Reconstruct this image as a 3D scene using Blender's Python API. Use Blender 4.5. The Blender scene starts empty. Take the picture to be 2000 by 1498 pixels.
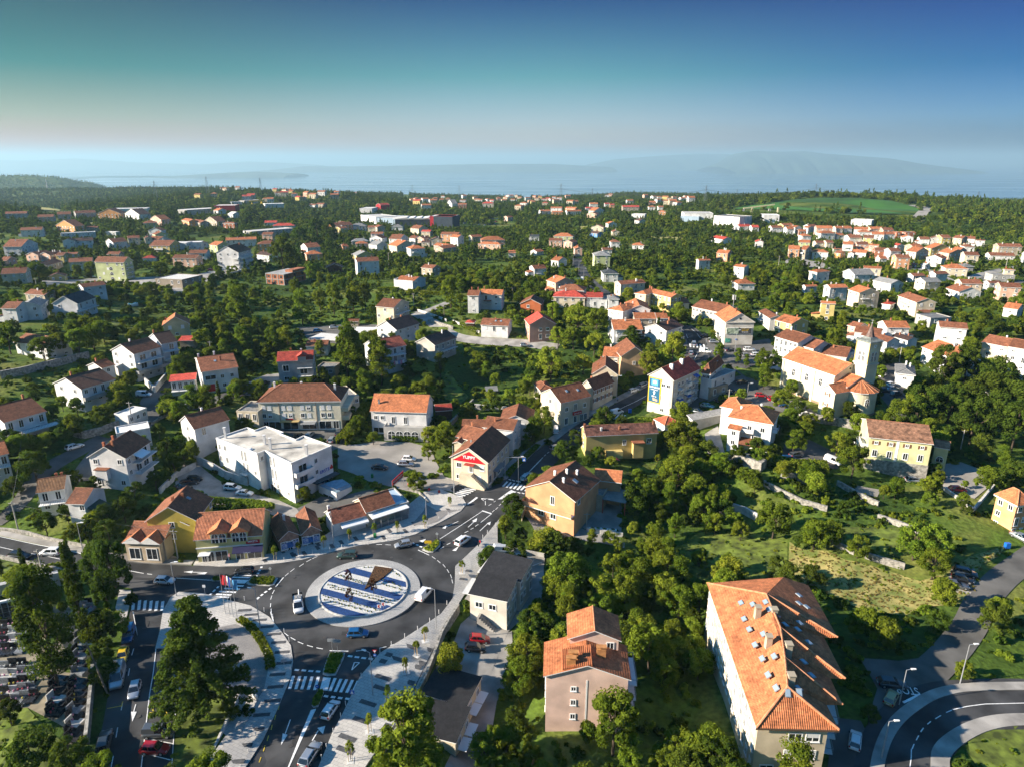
import bpy, bmesh, math, random
import numpy as np
from mathutils import Vector, Matrix
R=math.radians
def sv(n,k,v): n.inputs[k].default_value=v
rnd=random.Random(7)
SC=bpy.context.scene
COL=SC.collection
cd=bpy.data.cameras.new('camera');cam=bpy.data.objects.new('camera',cd);COL.objects.link(cam)
cam.location=(0,0,84);cam.rotation_euler=(R(90-18.1),0,0)
cd.sensor_width=36;cd.lens=24.0;cd.clip_start=1;cd.clip_end=200000
SC.camera=cam
SUN_EL=R(23);SUN_AZ=(-1.0,-0.19)
w=bpy.data.worlds.new('World');SC.world=w;w.use_nodes=True
nt=w.node_tree;nt.nodes.clear()
o=nt.nodes.new('ShaderNodeOutputWorld');bg=nt.nodes.new('ShaderNodeBackground');sk=nt.nodes.new('ShaderNodeTexSky')
sk.sky_type='NISHITA';sk.sun_disc=False;sk.sun_elevation=SUN_EL
sk.sun_rotation=math.atan2(SUN_AZ[0],SUN_AZ[1])
sk.air_density=1.0;sk.dust_density=.8;sk.ozone_density=2.0;sk.altitude=0
tc=nt.nodes.new('ShaderNodeTexCoord');sx=nt.nodes.new('ShaderNodeSeparateXYZ');nt.links.new(tc.outputs['Generated'],sx.inputs[0])
def ramp(st):
 r=nt.nodes.new('ShaderNodeValToRGB');e=r.color_ramp.elements;e[0].position,e[0].color=st[0][0],(*st[0][1],1);e[1].position,e[1].color=st[-1][0],(*st[-1][1],1)
 for p,c in st[1:-1]: x=e.new(p);x.color=(*c,1)
 nt.links.new(sx.outputs[2],r.inputs[0]);return r
UP=[(.4,(.03,.17,.25)),(.7,(.08,.30,.44)),(1,(.10,.34,.50))]  # upper sky tint, out of view, brightened to add fill light in the shadows
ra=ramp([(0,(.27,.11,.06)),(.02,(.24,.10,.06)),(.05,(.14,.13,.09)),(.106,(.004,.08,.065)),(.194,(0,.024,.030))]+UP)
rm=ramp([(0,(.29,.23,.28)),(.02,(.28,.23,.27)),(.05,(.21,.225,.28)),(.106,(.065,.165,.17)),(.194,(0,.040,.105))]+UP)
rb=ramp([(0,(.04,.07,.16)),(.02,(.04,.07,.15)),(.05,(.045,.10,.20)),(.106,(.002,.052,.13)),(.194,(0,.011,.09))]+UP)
def mixx(a,b,lo,hi):
 mr=nt.nodes.new('ShaderNodeMapRange');mr.interpolation_type='SMOOTHSTEP';sv(mr,'From Min',lo);sv(mr,'From Max',hi);nt.links.new(sx.outputs[0],mr.inputs[0])
 m=nt.nodes.new('ShaderNodeMix');m.data_type='RGBA';nt.links.new(mr.outputs[0],m.inputs[0]);nt.links.new(a,m.inputs[6]);nt.links.new(b,m.inputs[7]);return m
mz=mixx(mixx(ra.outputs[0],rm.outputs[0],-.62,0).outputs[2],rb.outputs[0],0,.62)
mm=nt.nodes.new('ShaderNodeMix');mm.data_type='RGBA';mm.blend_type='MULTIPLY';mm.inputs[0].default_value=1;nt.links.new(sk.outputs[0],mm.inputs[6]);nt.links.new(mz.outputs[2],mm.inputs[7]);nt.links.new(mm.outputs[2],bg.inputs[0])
bg.inputs[1].default_value=0.15
nt.links.new(bg.outputs[0],o.inputs[0])
sd=bpy.data.lights.new('sun','SUN');sd.energy=4.2;sd.angle=R(0.55);sd.color=(1.0,0.88,0.73)
so=bpy.data.objects.new('sun',sd);COL.objects.link(so)
a=math.hypot(*SUN_AZ);dv=Vector((SUN_AZ[0]/a*math.cos(SUN_EL),SUN_AZ[1]/a*math.cos(SUN_EL),math.sin(SUN_EL)))
so.rotation_euler=dv.to_track_quat('Z','Y').to_euler();so.location=dv*300
SC.view_settings.view_transform='Standard';SC.view_settings.look='None'
SC.view_settings.exposure=1.8;SC.view_settings.gamma=1.0;SC.view_settings.use_curve_mapping=False
SC.cycles.use_denoising=True
SC.cycles.max_bounces=5;SC.cycles.diffuse_bounces=2;SC.cycles.glossy_bounces=2
SC.cycles.transmission_bounces=2;SC.cycles.volume_bounces=0;SC.cycles.transparent_max_bounces=4
SC.cycles.use_adaptive_sampling=True;SC.cycles.adaptive_threshold=0.02
SC.cycles.volume_max_steps=64
CTRL=[(-79.2,120.7,0.0),(-61.8,130.1,0.0),(-48.0,140.8,0.0),(-37.3,103.5,0.0),(-29.2,118.9,0.0),(-16.0,104.9,0.0),(-15.8,120.7,0.0),(-12.0,140.8,0.0),(-44.9,115.5,0.0),(-25.1,98.2,0.0),(-63.4,120.7,0.0),(-5.4,163.0,0.6),(1.5,186.7,2.0),(19.9,206.8,4.0),(36.5,212.3,5.5),(81.3,254.9,13.0),(92.1,256.2,14.5),(75.5,284.9,16.0),(-44.9,77.8,1.0),(-53.7,98.2,0.0),(-40.7,86.6,0.0),(-53.5,80.1,1.5),(-69.9,88.8,3.0),(-88.2,101.1,3.0),(-70.3,104.2,0.5),(-59.9,85.0,1.5),(-30.3,78.8,0.0),(-19.5,86.6,0.0),(-22.7,78.8,0.0),(-7.7,106.3,-3.5),(-3.4,90.7,-4.0),(0.0,119.7,-3.0),(8.0,83.5,-2.0),(12.3,87.6,-1.0),(26.8,96.5,-4.0),(28.0,127.9,-5.0),(11.9,139.0,-3.0),(37.5,88.7,-2.0),(49.7,145.8,-3.0),(59.0,137.4,-2.0),(51.9,81.6,0.0),(65.4,93.3,0.0),(73.2,86.6,0.0),(81.9,107.7,0.0),(100.7,124.7,1.0),(70.6,113.7,-1.0),(76.3,151.2,1.0),(95.4,151.2,1.0),(108.8,164.2,3.0),(122.8,165.2,4.0),(92.7,173.9,4.5),(84.0,177.6,6.0),(73.3,179.9,5.0),(99.2,200.1,10.0),(82.2,206.2,9.5),(119.3,208.3,10.5),(69.4,186.5,7.0),(55.6,197.2,6.0),(12.9,153.9,-0.5),(22.1,179.4,2.0),(43.1,173.2,-3.0),(118.4,144.4,2.0),(171.2,216.4,4.0),(-101.9,132.0,2.0),(-112.5,134.4,2.5),(-102.9,143.9,5.0),(-120.5,174.3,9.0),(-132.1,173.2,11.0),(-101.1,159.1,7.0),(-117.1,211.3,13.0),(-130.3,199.3,12.0),(-147.3,196.5,13.0),(-92.9,205.8,14.0),(-87.5,186.5,7.0),(-102.3,199.3,11.0),(-38.0,178.3,2.5),(-45.1,184.4,3.0),(-64.3,199.8,5.0),(-65.5,192.6,4.5),(-31.7,185.9,4.0),(-20.3,177.2,3.0),(-16.2,162.2,1.0),(-21.8,152.5,0.3),(-65.4,163.6,0.3),(-77.4,163.2,0.5),(-46.2,143.1,0.0),(-81.7,149.4,2.0),(-56.6,208.3,7.0),(-17.4,218.7,5.0),(-20.7,265.1,8.0),(0.0,254.2,7.0),(-51.0,275.0,14.0),(-28.2,258.5,12.0),(-57.0,311.3,17.0),(-82.3,297.4,13.0),(-86.9,241.0,11.0),(14.5,227.9,5.5),(30.0,238.0,8.0),(40.8,262.1,11.0),(55.6,254.7,11.0),(50.3,283.9,14.0),(51.6,322.9,17.0),(8.9,289.1,15.0),(-8.8,284.9,16.0),(-14.3,313.3,19.0),(-29.9,300.4,17.0),(25.5,335.4,17.0),(46.3,410.8,16.0),(0.0,390.1,15.0),(-54.1,357.8,18.0),(-78.7,345.4,15.0),(-124.3,364.4,14.0),(-137.3,309.4,15.0),(-140.2,267.6,18.0),(-200.0,378.8,17.0),(-186.7,368.6,16.0),(-185.4,434.3,17.0),(-169.2,447.3,15.0),(-249.5,422.9,14.0),(-188.8,287.0,20.0),(-197.7,268.6,22.0),(-248.2,339.2,24.0),(-253.3,373.2,18.0),(-172.4,223.3,20.0),(-164.1,233.7,17.0),(-140.0,413.5,14.0),(-334.7,500.0,18.0),(-326.6,588.2,15.0),(-403.9,581.7,20.0),(-476.0,812.9,18.0),(-251.6,545.5,12.0),(-251.4,654.4,12.0),(-181.8,613.7,12.0),(-95.2,453.7,14.0),(-130.8,630.8,10.0),(-72.0,647.8,8.0),(-36.1,483.6,13.0),(-106.8,973.0,5.0),(-213.7,973.0,5.0),(-381.9,1164.7,6.0),(-483.2,945.1,14.0),(-467.2,1168.5,14.0),(24.0,647.8,8.0),(60.9,545.5,12.0),(80.1,426.5,15.0),(165.7,639.3,9.0),(147.3,426.5,15.0),(167.2,395.8,14.0),(206.8,460.2,13.0),(212.0,401.4,13.0),(235.4,390.1,15.0),(292.4,432.7,14.0),(257.1,345.4,15.0),(191.6,293.3,14.0),(196.2,266.2,12.0),(154.9,266.2,12.0),(151.7,211.0,6.0),(299.8,575.8,8.0),(340.2,656.4,7.0),(384.6,609.8,8.0),(455.7,647.8,8.0),(251.8,681.7,9.0),(281.3,960.7,6.0),(257.1,1066.6,5.0),(157.8,1080.1,4.0),(0.0,1080.1,4.0),(124.4,289.1,15.0),(108.5,315.9,16.0),(87.3,300.4,17.0),(116.7,249.4,12.5),(-1192.1,1500.0,14.5),(-1490.1,1875.0,2.5),(-1027.0,1500.0,-23.3),(-1283.7,1875.0,-35.3),(-861.1,1500.0,-12.7),(-1076.4,1875.0,-24.7),(-759.9,1500.0,6.2),(-949.9,1875.0,-5.8),(-683.3,1500.0,10.4),(-854.2,1875.0,-1.6),(-585.6,1450.0,24.6),(-732.0,1812.5,12.6),(-541.4,1500.0,18.7),(-676.7,1875.0,6.7),(-508.8,1600.0,8.3),(-636.0,2000.0,-3.7),(-495.1,1800.0,-7.6),(-618.8,2250.0,-19.6),(-412.6,1900.0,-13.5),(-515.8,2375.0,-25.5),(-275.2,1900.0,-16.2),(-344.0,2375.0,-28.2),(-144.9,2000.0,-25.2),(-181.2,2500.0,-37.2),(0.0,2000.0,-28.0),(0.0,2500.0,-40.0),(145.1,2000.0,-30.8),(181.3,2500.0,-42.8),(260.8,1800.0,-12.6),(326.0,2250.0,-24.6),(307.7,1700.0,-4.2),(384.6,2125.0,-16.2),(391.5,1800.0,-17.7),(489.4,2250.0,-29.7),(522.4,1800.0,-21.4),(653.0,2250.0,-33.4),(616.6,1700.0,-14.9),(770.7,2125.0,-26.9),(630.9,1500.0,-3.3),(788.7,1875.0,-15.3),(762.0,1500.0,-6.4),(952.5,1875.0,-18.4),(988.5,1700.0,-25.6),(1235.7,2125.0,-37.6),(1112.9,1700.0,-29.2),(1391.1,2125.0,-41.2),(1310.4,1800.0,-40.5),(1638.0,2250.0,-52.5),(1441.5,1800.0,-40.5),(1801.8,2250.0,-52.5),(360.0,1100.0,16.6),(414.0,1140.0,18.9),(513.6,1180.0,21.6),(599.4,1180.0,19.9),(635.8,1120.0,13.0),(308.6,940.0,17.1),(394.6,900.0,15.4),(524.1,920.0,15.9),(-60,60.0,0.0),(-30.0,60.0,0.0),(0,60.0,0.0),(30.0,60.0,0.0),(60,60.0,0.0)]
import numpy as np
def _ctl():
 P=np.array(CTRL,dtype=float)
 return P[:,0]/P[:,1], np.log(P[:,1]), P[:,2]
_CU,_CV,_CZ=_ctl()
def terr(x,y):
 x=np.asarray(x,dtype=float);y=np.asarray(y,dtype=float);sh=np.broadcast(x,y).shape
 x=np.broadcast_to(x,sh).ravel();y=np.broadcast_to(y,sh).ravel()
 yy=np.maximum(y,60.0)
 u=np.clip(x/yy,-1.0,1.0);v=np.log(yy)
 out=np.empty(len(u))
 for i in range(0,len(u),20000):
  a=u[i:i+20000,None]-_CU[None];b=v[i:i+20000,None]-_CV[None]
  q=(a/.075)**2+(b/.085)**2
  w=np.exp(-q)+3e-3*np.exp(-q/9)+1e-5/(1+q)
  out[i:i+20000]=(w*_CZ).sum(1)/w.sum(1)
 f=np.clip((y-2300)/2600,0,1);f=f*f*(3-2*f)
 out=out*(1-f)+(-340)*f
 out+=185*np.exp(-((x+2950)/800)**2-((y-3900)/700)**2)*np.clip((y-2300)/1000,0,1)
 out+= 118*np.exp(-((x+2500)/520)**2-((y-4200)/450)**2)*np.clip((y-2300)/1000,0,1)
 g=np.clip((y-500)/600,0,1)
 out+=g*(2.2*np.sin(x/63+1.3)*np.sin(y/71)+1.5*np.sin(x/29+y/37))
 return out.reshape(sh) if sh else float(out[0])
def node(nt,t,**k):
 n=nt.nodes.new(t)
 for a,v in k.items():
  if a in n.inputs: n.inputs[a].default_value=v
  else: setattr(n,a,v)
 return n
MATS={}
def mat(name,col,rough=.8,var=.15,scale=.6,bump=0,bscale=8,metal=0,col2=None,spec=.35,objvar=0,coord='Object',detail=4,emit=0):
 if name in MATS: return MATS[name]
 m=bpy.data.materials.new(name);m.use_nodes=True;t=m.node_tree;L=t.links
 b=t.nodes['Principled BSDF'];sv(b,'Roughness',rough);sv(b,'Metallic',metal)
 sv(b,'Specular IOR Level',spec)
 c=(*col,1)
 if var>0 or col2:
  tc=node(t,'ShaderNodeTexCoord');n=node(t,'ShaderNodeTexNoise');sv(n,'Scale',scale);sv(n,'Detail',detail)
  L.new(tc.outputs[coord],n.inputs['Vector'])
  r=node(t,'ShaderNodeValToRGB');r.color_ramp.elements[0].position=.35;r.color_ramp.elements[1].position=.68
  d=col2 or tuple(x*(1-var*1.6) for x in col);e=col if col2 else tuple(min(1,x*(1+var*.5)) for x in col)
  r.color_ramp.elements[0].color=(*d,1);r.color_ramp.elements[1].color=(*e,1)
  L.new(n.outputs['Fac'],r.inputs['Fac']);out=r.outputs['Color']
  if objvar:
   oi=node(t,'ShaderNodeObjectInfo');h=node(t,'ShaderNodeHueSaturation');mr=node(t,'ShaderNodeMapRange')
   sv(mr,'To Min',1-objvar);sv(mr,'To Max',1+objvar)
   L.new(oi.outputs['Random'],mr.inputs['Value']);L.new(mr.outputs[0],h.inputs['Value']);L.new(out,h.inputs['Color']);out=h.outputs[0]
  L.new(out,b.inputs['Base Color'])
 else: sv(b,'Base Color',c)
 if bump:
  tc=node(t,'ShaderNodeTexCoord');n=node(t,'ShaderNodeTexNoise');sv(n,'Scale',bscale)
  L.new(tc.outputs[coord],n.inputs['Vector']);bp=node(t,'ShaderNodeBump');sv(bp,'Strength',bump);sv(bp,'Distance',.05)
  L.new(n.outputs['Fac'],bp.inputs['Height']);L.new(bp.outputs[0],b.inputs['Normal'])
 if emit:
  sv(b,'Emission Color',c);sv(b,'Emission Strength',emit)
 MATS[name]=m;return m
def tag(o,label=None,cat=None,group=None,kind=None):
 if label: o['label']=label
 if cat: o['category']=cat
 if group: o['group']=group
 if kind: o['kind']=kind
 return o
def link(name,data,parent=None,loc=None,rz=None):
 o=bpy.data.objects.new(name,data);COL.objects.link(o)
 if parent: o.parent=parent
 if loc is not None: o.location=loc
 if rz is not None: o.rotation_euler=(0,0,rz)
 return o
def empty(name,loc,rz=0,label=None,cat=None,group=None):
 o=link(name,None,None,loc,rz);o.empty_display_size=.5
 return tag(o,label,cat,group)
class MB:
 def __init__(s): s.v=[];s.f=[];s.m=[];s.uv=[]
 def face(s,ps,m=0,uv=None):
  n=len(s.v);s.v+= [tuple(p) for p in ps];s.f.append(tuple(range(n,n+len(ps))));s.m.append(m)
  s.uv+= uv if uv else [(0,0)]*len(ps);return s
 def box(s,x0,x1,y0,y1,z0,z1,m=0,mt=None):
  a=[(x0,y0,z0),(x1,y0,z0),(x1,y1,z0),(x0,y1,z0),(x0,y0,z1),(x1,y0,z1),(x1,y1,z1),(x0,y1,z1)]
  return s.hexa(a,m,mt)
 def hexa(s,a,m=0,mt=None):
  for q,k in (((0,3,2,1),m),((4,5,6,7),m if mt is None else mt),((0,1,5,4),m),((1,2,6,5),m),((2,3,7,6),m),((3,0,4,7),m)):
   s.face([a[i] for i in q],k,None)
  return s
 def prism(s,poly,z0,z1,m=0,mt=None):
  n=len(poly)
  if area(poly)<0: poly=poly[::-1]
  s.face([(x,y,z1) for x,y in poly],m if mt is None else mt)
  s.face([(x,y,z0) for x,y in poly[::-1]],m)
  for i in range(n):
   (a,b),(c,d)=poly[i],poly[(i+1)%n];s.face([(a,b,z0),(c,d,z0),(c,d,z1),(a,b,z1)],m)
  return s
 def tube(s,p,q,r0,r1=None,n=8,m=0,caps=True):
  p=Vector(p);q=Vector(q);r1=r0 if r1 is None else r1;ax=(q-p).normalized()
  a=ax.orthogonal().normalized();b=ax.cross(a)
  A=[p+(a*math.cos(t)+b*math.sin(t))*r0 for t in [2*math.pi*i/n for i in range(n)]]
  B=[q+(a*math.cos(t)+b*math.sin(t))*r1 for t in [2*math.pi*i/n for i in range(n)]]
  for i in range(n):
   j=(i+1)%n;s.face([A[i],A[j],B[j],B[i]],m)
  if caps: s.face(A[::-1],m);s.face(B,m)
  return s
 def rings(s,rs,m=0,cap=True):
  for A,B in zip(rs,rs[1:]):
   n=len(A)
   for i in range(n):
    j=(i+1)%n;s.face([A[i],A[j],B[j],B[i]],m)
  if cap: s.face(rs[0][::-1],m);s.face(rs[-1],m)
  return s
 def ball(s,c,r,m=0,n=8,k=5,sq=1):
  rs=[]
  for i in range(1,k):
   t=-math.pi/2+math.pi*i/k;rs.append([(c[0]+r*math.cos(t)*math.cos(2*math.pi*j/n),c[1]+r*math.cos(t)*math.sin(2*math.pi*j/n),c[2]+sq*r*math.sin(t)) for j in range(n)])
  return s.rings(rs,m)
 def mesh(s,name,mats,smooth=False,weld=False):
  me=bpy.data.meshes.new(name);me.from_pydata(s.v,[],s.f)
  for x in mats: me.materials.append(x)
  me.polygons.foreach_set('material_index',s.m)
  if any(u!=(0,0) for u in s.uv):
   l=me.uv_layers.new(name='UVMap');l.data.foreach_set('uv',[c for u in s.uv for c in u])
  if weld or smooth:
   b=bmesh.new();b.from_mesh(me);bmesh.ops.remove_doubles(b,verts=b.verts,dist=.0005)
   bmesh.ops.recalc_face_normals(b,faces=b.faces);b.to_mesh(me);b.free()
  if smooth: me.polygons.foreach_set('use_smooth',[True]*len(me.polygons))
  me.update();return me
 def build(s,name,mats,parent=None,loc=None,rz=None,smooth=False):
  if not isinstance(mats,(list,tuple)): mats=[mats]
  return link(name,s.mesh(name,mats,smooth),parent,loc,rz)
def bx(*a): return MB().box(*a)
def area(p): return sum(p[i][0]*p[(i+1)%len(p)][1]-p[(i+1)%len(p)][0]*p[i][1] for i in range(len(p)))/2
def inpoly(x,y,poly):
 x=np.asarray(x);y=np.asarray(y);c=np.zeros(x.shape,bool);n=len(poly);j=n-1
 for i in range(n):
  xi,yi=poly[i];xj,yj=poly[j]
  if yi!=yj: c^=((yi>y)!=(yj>y))&(x<(xj-xi)*(y-yi)/(yj-yi)+xi)
  j=i
 return c
def pl(s,k=2):
 v=list(map(float,s.split()));return [tuple(v[i:i+k]) for i in range(0,len(v),k)]
FOOT=[]
MEADOW=[]
def gz(x,y): return float(terr(x,y))
def drape(name,poly,off,m,skirt=0,step=3.0,parent=None,keep=True,zf=None,mside=None,kind='structure'):
 if keep: FOOT.append(poly)
 if name in('lawn','dry_meadow') and poly[0][1]<450: MEADOW.append((poly,name))
 bm=bmesh.new();vs=[bm.verts.new((x,y,0)) for x,y in (poly if area(poly)>0 else poly[::-1])]
 bm.faces.new(vs)
 xs=[p[0] for p in poly];ys=[p[1] for p in poly]
 if step:
  for ax,lo,hi in ((0,min(xs),max(xs)),(1,min(ys),max(ys))):
   k=math.ceil(lo/step)
   while k*step<hi:
    co=[0,0,0];no=[0,0,0];co[ax]=k*step;no[ax]=1
    bmesh.ops.bisect_plane(bm,geom=bm.verts[:]+bm.edges[:]+bm.faces[:],plane_co=co,plane_no=no);k+=1
 bmesh.ops.triangulate(bm,faces=bm.faces[:])
 X=[v.co.x for v in bm.verts];Y=[v.co.y for v in bm.verts]
 Z=terr(np.array(X),np.array(Y)) if zf is None else np.array([zf(a,b) for a,b in zip(X,Y)])
 for v,z in zip(bm.verts,Z): v.co.z=float(z)+off
 for f in bm.faces:
  f.normal_update()
  if f.normal.z<0: f.normal_flip()
 if skirt:
  be=[e for e in bm.edges if len(e.link_faces)==1]
  nv={}
  for e in be:
   for v in e.verts:
    if v not in nv: nv[v]=bm.verts.new(v.co-Vector((0,0,skirt)))
  for e in be:
   l=e.link_loops[0];a,b=l.vert,l.link_loop_next.vert
   f=bm.faces.new((b,a,nv[a],nv[b]));f.material_index=1 if mside else 0
 me=bpy.data.meshes.new(name);bm.to_mesh(me);bm.free();me.materials.append(m)
 if mside: me.materials.append(mside)
 o=link(name,me,parent)
 if kind and not parent: o['kind']=kind
 return o
def strip(line,w,w2=None):
 L=[];Rr=[];n=len(line);w2=w if w2 is None else w2
 for i,(x,y) in enumerate(line):
  a=line[max(0,i-1)];b=line[min(n-1,i+1)];dx,dy=b[0]-a[0],b[1]-a[1];l=math.hypot(dx,dy) or 1
  h=(w+(w2-w)*i/(n-1))/2
  L.append((x-dy/l*h,y+dx/l*h));Rr.append((x+dy/l*h,y-dx/l*h))
 return L+Rr[::-1]
def smoothline(p,k=4):
 out=[];n=len(p)
 for i in range(n-1):
  a=p[max(0,i-1)];b=p[i];c=p[i+1];d=p[min(n-1,i+2)]
  for j in range(k):
   t=j/k;out.append(tuple(.5*((2*b[q])+(-a[q]+c[q])*t+(2*a[q]-5*b[q]+4*c[q]-d[q])*t*t+(-a[q]+3*b[q]-3*c[q]+d[q])*t**3) for q in (0,1)))
 out.append(p[-1]);return out
def ground_mat():
 m=bpy.data.materials.new('ground');m.use_nodes=True;t=m.node_tree;L=t.links;b=t.nodes['Principled BSDF']
 sv(b,'Roughness',.95);sv(b,'Specular IOR Level',.1)
 g=node(t,'ShaderNodeNewGeometry');
 n1=node(t,'ShaderNodeTexNoise',Scale=.035,Detail=6.0);n2=node(t,'ShaderNodeTexNoise',Scale=.9,Detail=5.0)
 L.new(g.outputs['Position'],n1.inputs['Vector']);L.new(g.outputs['Position'],n2.inputs['Vector'])
 r1=node(t,'ShaderNodeValToRGB');e=r1.color_ramp.elements;e[0].position=.38;e[0].color=(.035,.065,.012,1);e[1].position=.66;e[1].color=(.15,.16,.04,1)
 x=e.new(.52);x.color=(.075,.12,.018,1)
 L.new(n1.outputs['Fac'],r1.inputs['Fac'])
 mx=node(t,'ShaderNodeMix',data_type='RGBA',blend_type='MULTIPLY');mx.inputs[0].default_value=.8
 r2=node(t,'ShaderNodeValToRGB');r2.color_ramp.elements[0].position=.3;r2.color_ramp.elements[0].color=(.45,.45,.4,1);r2.color_ramp.elements[1].position=.7;r2.color_ramp.elements[1].color=(1.3,1.3,1.2,1)
 L.new(n2.outputs['Fac'],r2.inputs['Fac']);L.new(r1.outputs[0],mx.inputs[6]);L.new(r2.outputs[0],mx.inputs[7]);L.new(mx.outputs[2],b.inputs['Base Color'])
 bp=node(t,'ShaderNodeBump');sv(bp,'Strength',.8);sv(bp,'Distance',.4)
 L.new(n2.outputs['Fac'],bp.inputs['Height']);L.new(bp.outputs[0],b.inputs['Normal'])
 return m
GROUND=ground_mat()
def build_ground():
 us=np.concatenate([np.linspace(-3.2,-1.15,16)[:-1],np.linspace(-1.15,1.15,421),np.linspace(1.15,3.2,16)[1:]])
 ys=np.concatenate([[-60,-20,20,45],np.geomspace(60,560,200),np.geomspace(560,7000,130)[1:]])
 U,Y=np.meshgrid(us,ys);X=U*np.maximum(np.abs(Y),60);Z=terr(X,Y)
 lower=ground_cuts(X,Y,Z) if 'ground_cuts' in globals() else Z
 h,wd=X.shape;v=np.stack([X,Y,lower],-1).reshape(-1,3)
 i=np.arange(h*wd).reshape(h,wd);f=np.stack([i[:-1,:-1],i[:-1,1:],i[1:,1:],i[1:,:-1]],-1).reshape(-1,4)
 me=bpy.data.meshes.new('ground');me.vertices.add(len(v));me.vertices.foreach_set('co',v.ravel())
 me.loops.add(f.size);me.loops.foreach_set('vertex_index',f.ravel().astype(np.int32))
 me.polygons.add(len(f));me.polygons.foreach_set('loop_start',np.arange(0,f.size,4,dtype=np.int32))
 me.polygons.foreach_set('use_smooth',np.ones(len(f),bool))
 me.update(calc_edges=True);me.validate();me.materials.append(GROUND)
 tag(link('ground',me),'green hillside ground',None,None,'structure')
build_ground()
def sea():
 m=bpy.data.materials.new('sea_water');m.use_nodes=True;t=m.node_tree;L=t.links;b=t.nodes['Principled BSDF']
 sv(b,'Base Color',(.010,.07,.15,1));sv(b,'Roughness',.22);sv(b,'IOR',1.33)
 g=node(t,'ShaderNodeNewGeometry');mp=node(t,'ShaderNodeMapping');sv(mp,'Scale',(.0006,.0022,1))
 n=node(t,'ShaderNodeTexNoise',Scale=1.0,Detail=8.0);L.new(g.outputs['Position'],mp.inputs['Vector']);L.new(mp.outputs[0],n.inputs['Vector'])
 mr=node(t,'ShaderNodeMapRange');sv(mr,'From Min',.3);sv(mr,'From Max',.7);sv(mr,'To Min',.06);sv(mr,'To Max',.2)
 L.new(n.outputs['Fac'],mr.inputs['Value']);L.new(mr.outputs[0],b.inputs['Roughness'])
 mb=MB()
 X=[-90000,-20000,-8000,0,8000,20000,90000];Y=[2400,6000,12000,25000,50000,110000]
 for a,c in zip(X,X[1:]):
  for d,e in zip(Y,Y[1:]): mb.face([(a,d,-300),(c,d,-300),(c,e,-300),(a,e,-300)])
 tag(mb.build('sea',m),'calm pale blue sea beyond the town',None,None,'structure')
sea()
def far_hill(name,label,prof,base,dist,depth,col,seed):
 m=mat(name+'_slope',col,.95,.35,.0012,coord='Object')
 r=random.Random(seed);xs=[p[0] for p in prof];zs=[p[1] for p in prof];N=90;K=10
 X=np.linspace(xs[0],xs[-1],N);Hh=np.interp(X,xs,zs)+300
 Hh=np.maximum(Hh,0)
 V=[];F=[]
 ph=[r.random()*6.28 for _ in range(6)]
 for j in range(K+1):
  s=j/K
  for i in range(N):
   t=(X[i]-X[0])/(X[-1]-X[0])*40
   wob=sum(math.sin(t*(q+1)*.9+ph[q]+s*3)/(q+1.5) for q in range(6))
   pr=math.sin(math.pi*s)**.8 if 0<s<1 else 0
   z=-300+Hh[i]*pr*(1+.018*wob*(1-abs(2*s-1)) if j!=K//2 else 1)-(6 if j in (0,K) else 0)
   V.append((X[i],dist-depth*(1-2*s)+depth*.05*wob,z))
 for j in range(K):
  for i in range(N-1):
   a=j*N+i;F.append((a,a+1,a+N+1,a+N))
 me=bpy.data.meshes.new(name);me.from_pydata(V,[],F);me.materials.append(m);me.polygons.foreach_set('use_smooth',[True]*len(F))
 tag(link(name,me),label,None,None,'structure')
def prof(p): return [(a,c) for a,b,c in p]
far_hill('island','long mountainous island on the right horizon',prof([(6780.42,24000,-139.39),(7190.39,24000,56.47),(7509.49,24000,283.67),(8096.1,24000,380.62),(8525.98,24000,348.33),(9037.54,24000,348.33),(9717.47,24000,364.48),(10237.95,24000,299.85),(10927.72,24000,251.3),(11618.41,24000,202.69),(12310.01,24000,154.02),(13014.07,24000,40.19),(13720.31,24000,-73.99),(14336.48,24000,-155.76)]),0,24000,2600,(.05,.075,.05),3)
far_hill('island','fainter lower ridge behind the mountainous island',prof([(3536.48,33000,-110.78),(4704.87,33000,113.26),(6109.56,33000,224.9),(7512.81,33000,314.04),(8682.85,33000,358.55),(9858.38,33000,336.3),(11279.19,33000,224.9),(13185.3,33000,23.76),(14610.97,33000,-65.89)]),0,33000,2500,(.05,.07,.06),4)
far_hill('coast','low wooded coast across the bay in the middle',prof([(-8563.72,26000,-246.76),(-7435.13,26000,-122.57),(-5949.43,26000,-140.28),(-4646.96,26000,-122.57),(-2786.94,26000,-87.15),(-928.57,26000,-51.77),(185.71,26000,-51.77),(1485.71,26000,-51.77),(2415.88,26000,-104.86),(3533.26,26000,-158.01)]),0,26000,2400,(.05,.075,.05),5)
far_hill('coast','long headland across the bay left of the middle',prof([(-10223.17,17000,-436.1),(-9903.8,17000,-365.67),(-9408.41,17000,-330.52),(-8549.28,17000,-307.12),(-7933.31,17000,-272.06),(-7318.16,17000,-237.04),(-6703.83,17000,-202.07),(-6091.68,17000,-178.78),(-5121.57,17000,-225.38)]),0,17000,1100,(.05,.08,.05),6)
far_hill('coast','low dark headland at the far left edge of the bay',prof([(-14006.21,15000,-250.79),(-11861.99,15000,-292.09),(-10786.04,15000,-302.43),(-10147.94,15000,-343.82),(-9720.46,15000,-364.54),(-9176.33,15000,-343.82),(-9058.94,15000,-406.04)]),0,15000,900,(.05,.08,.05),8)
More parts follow.
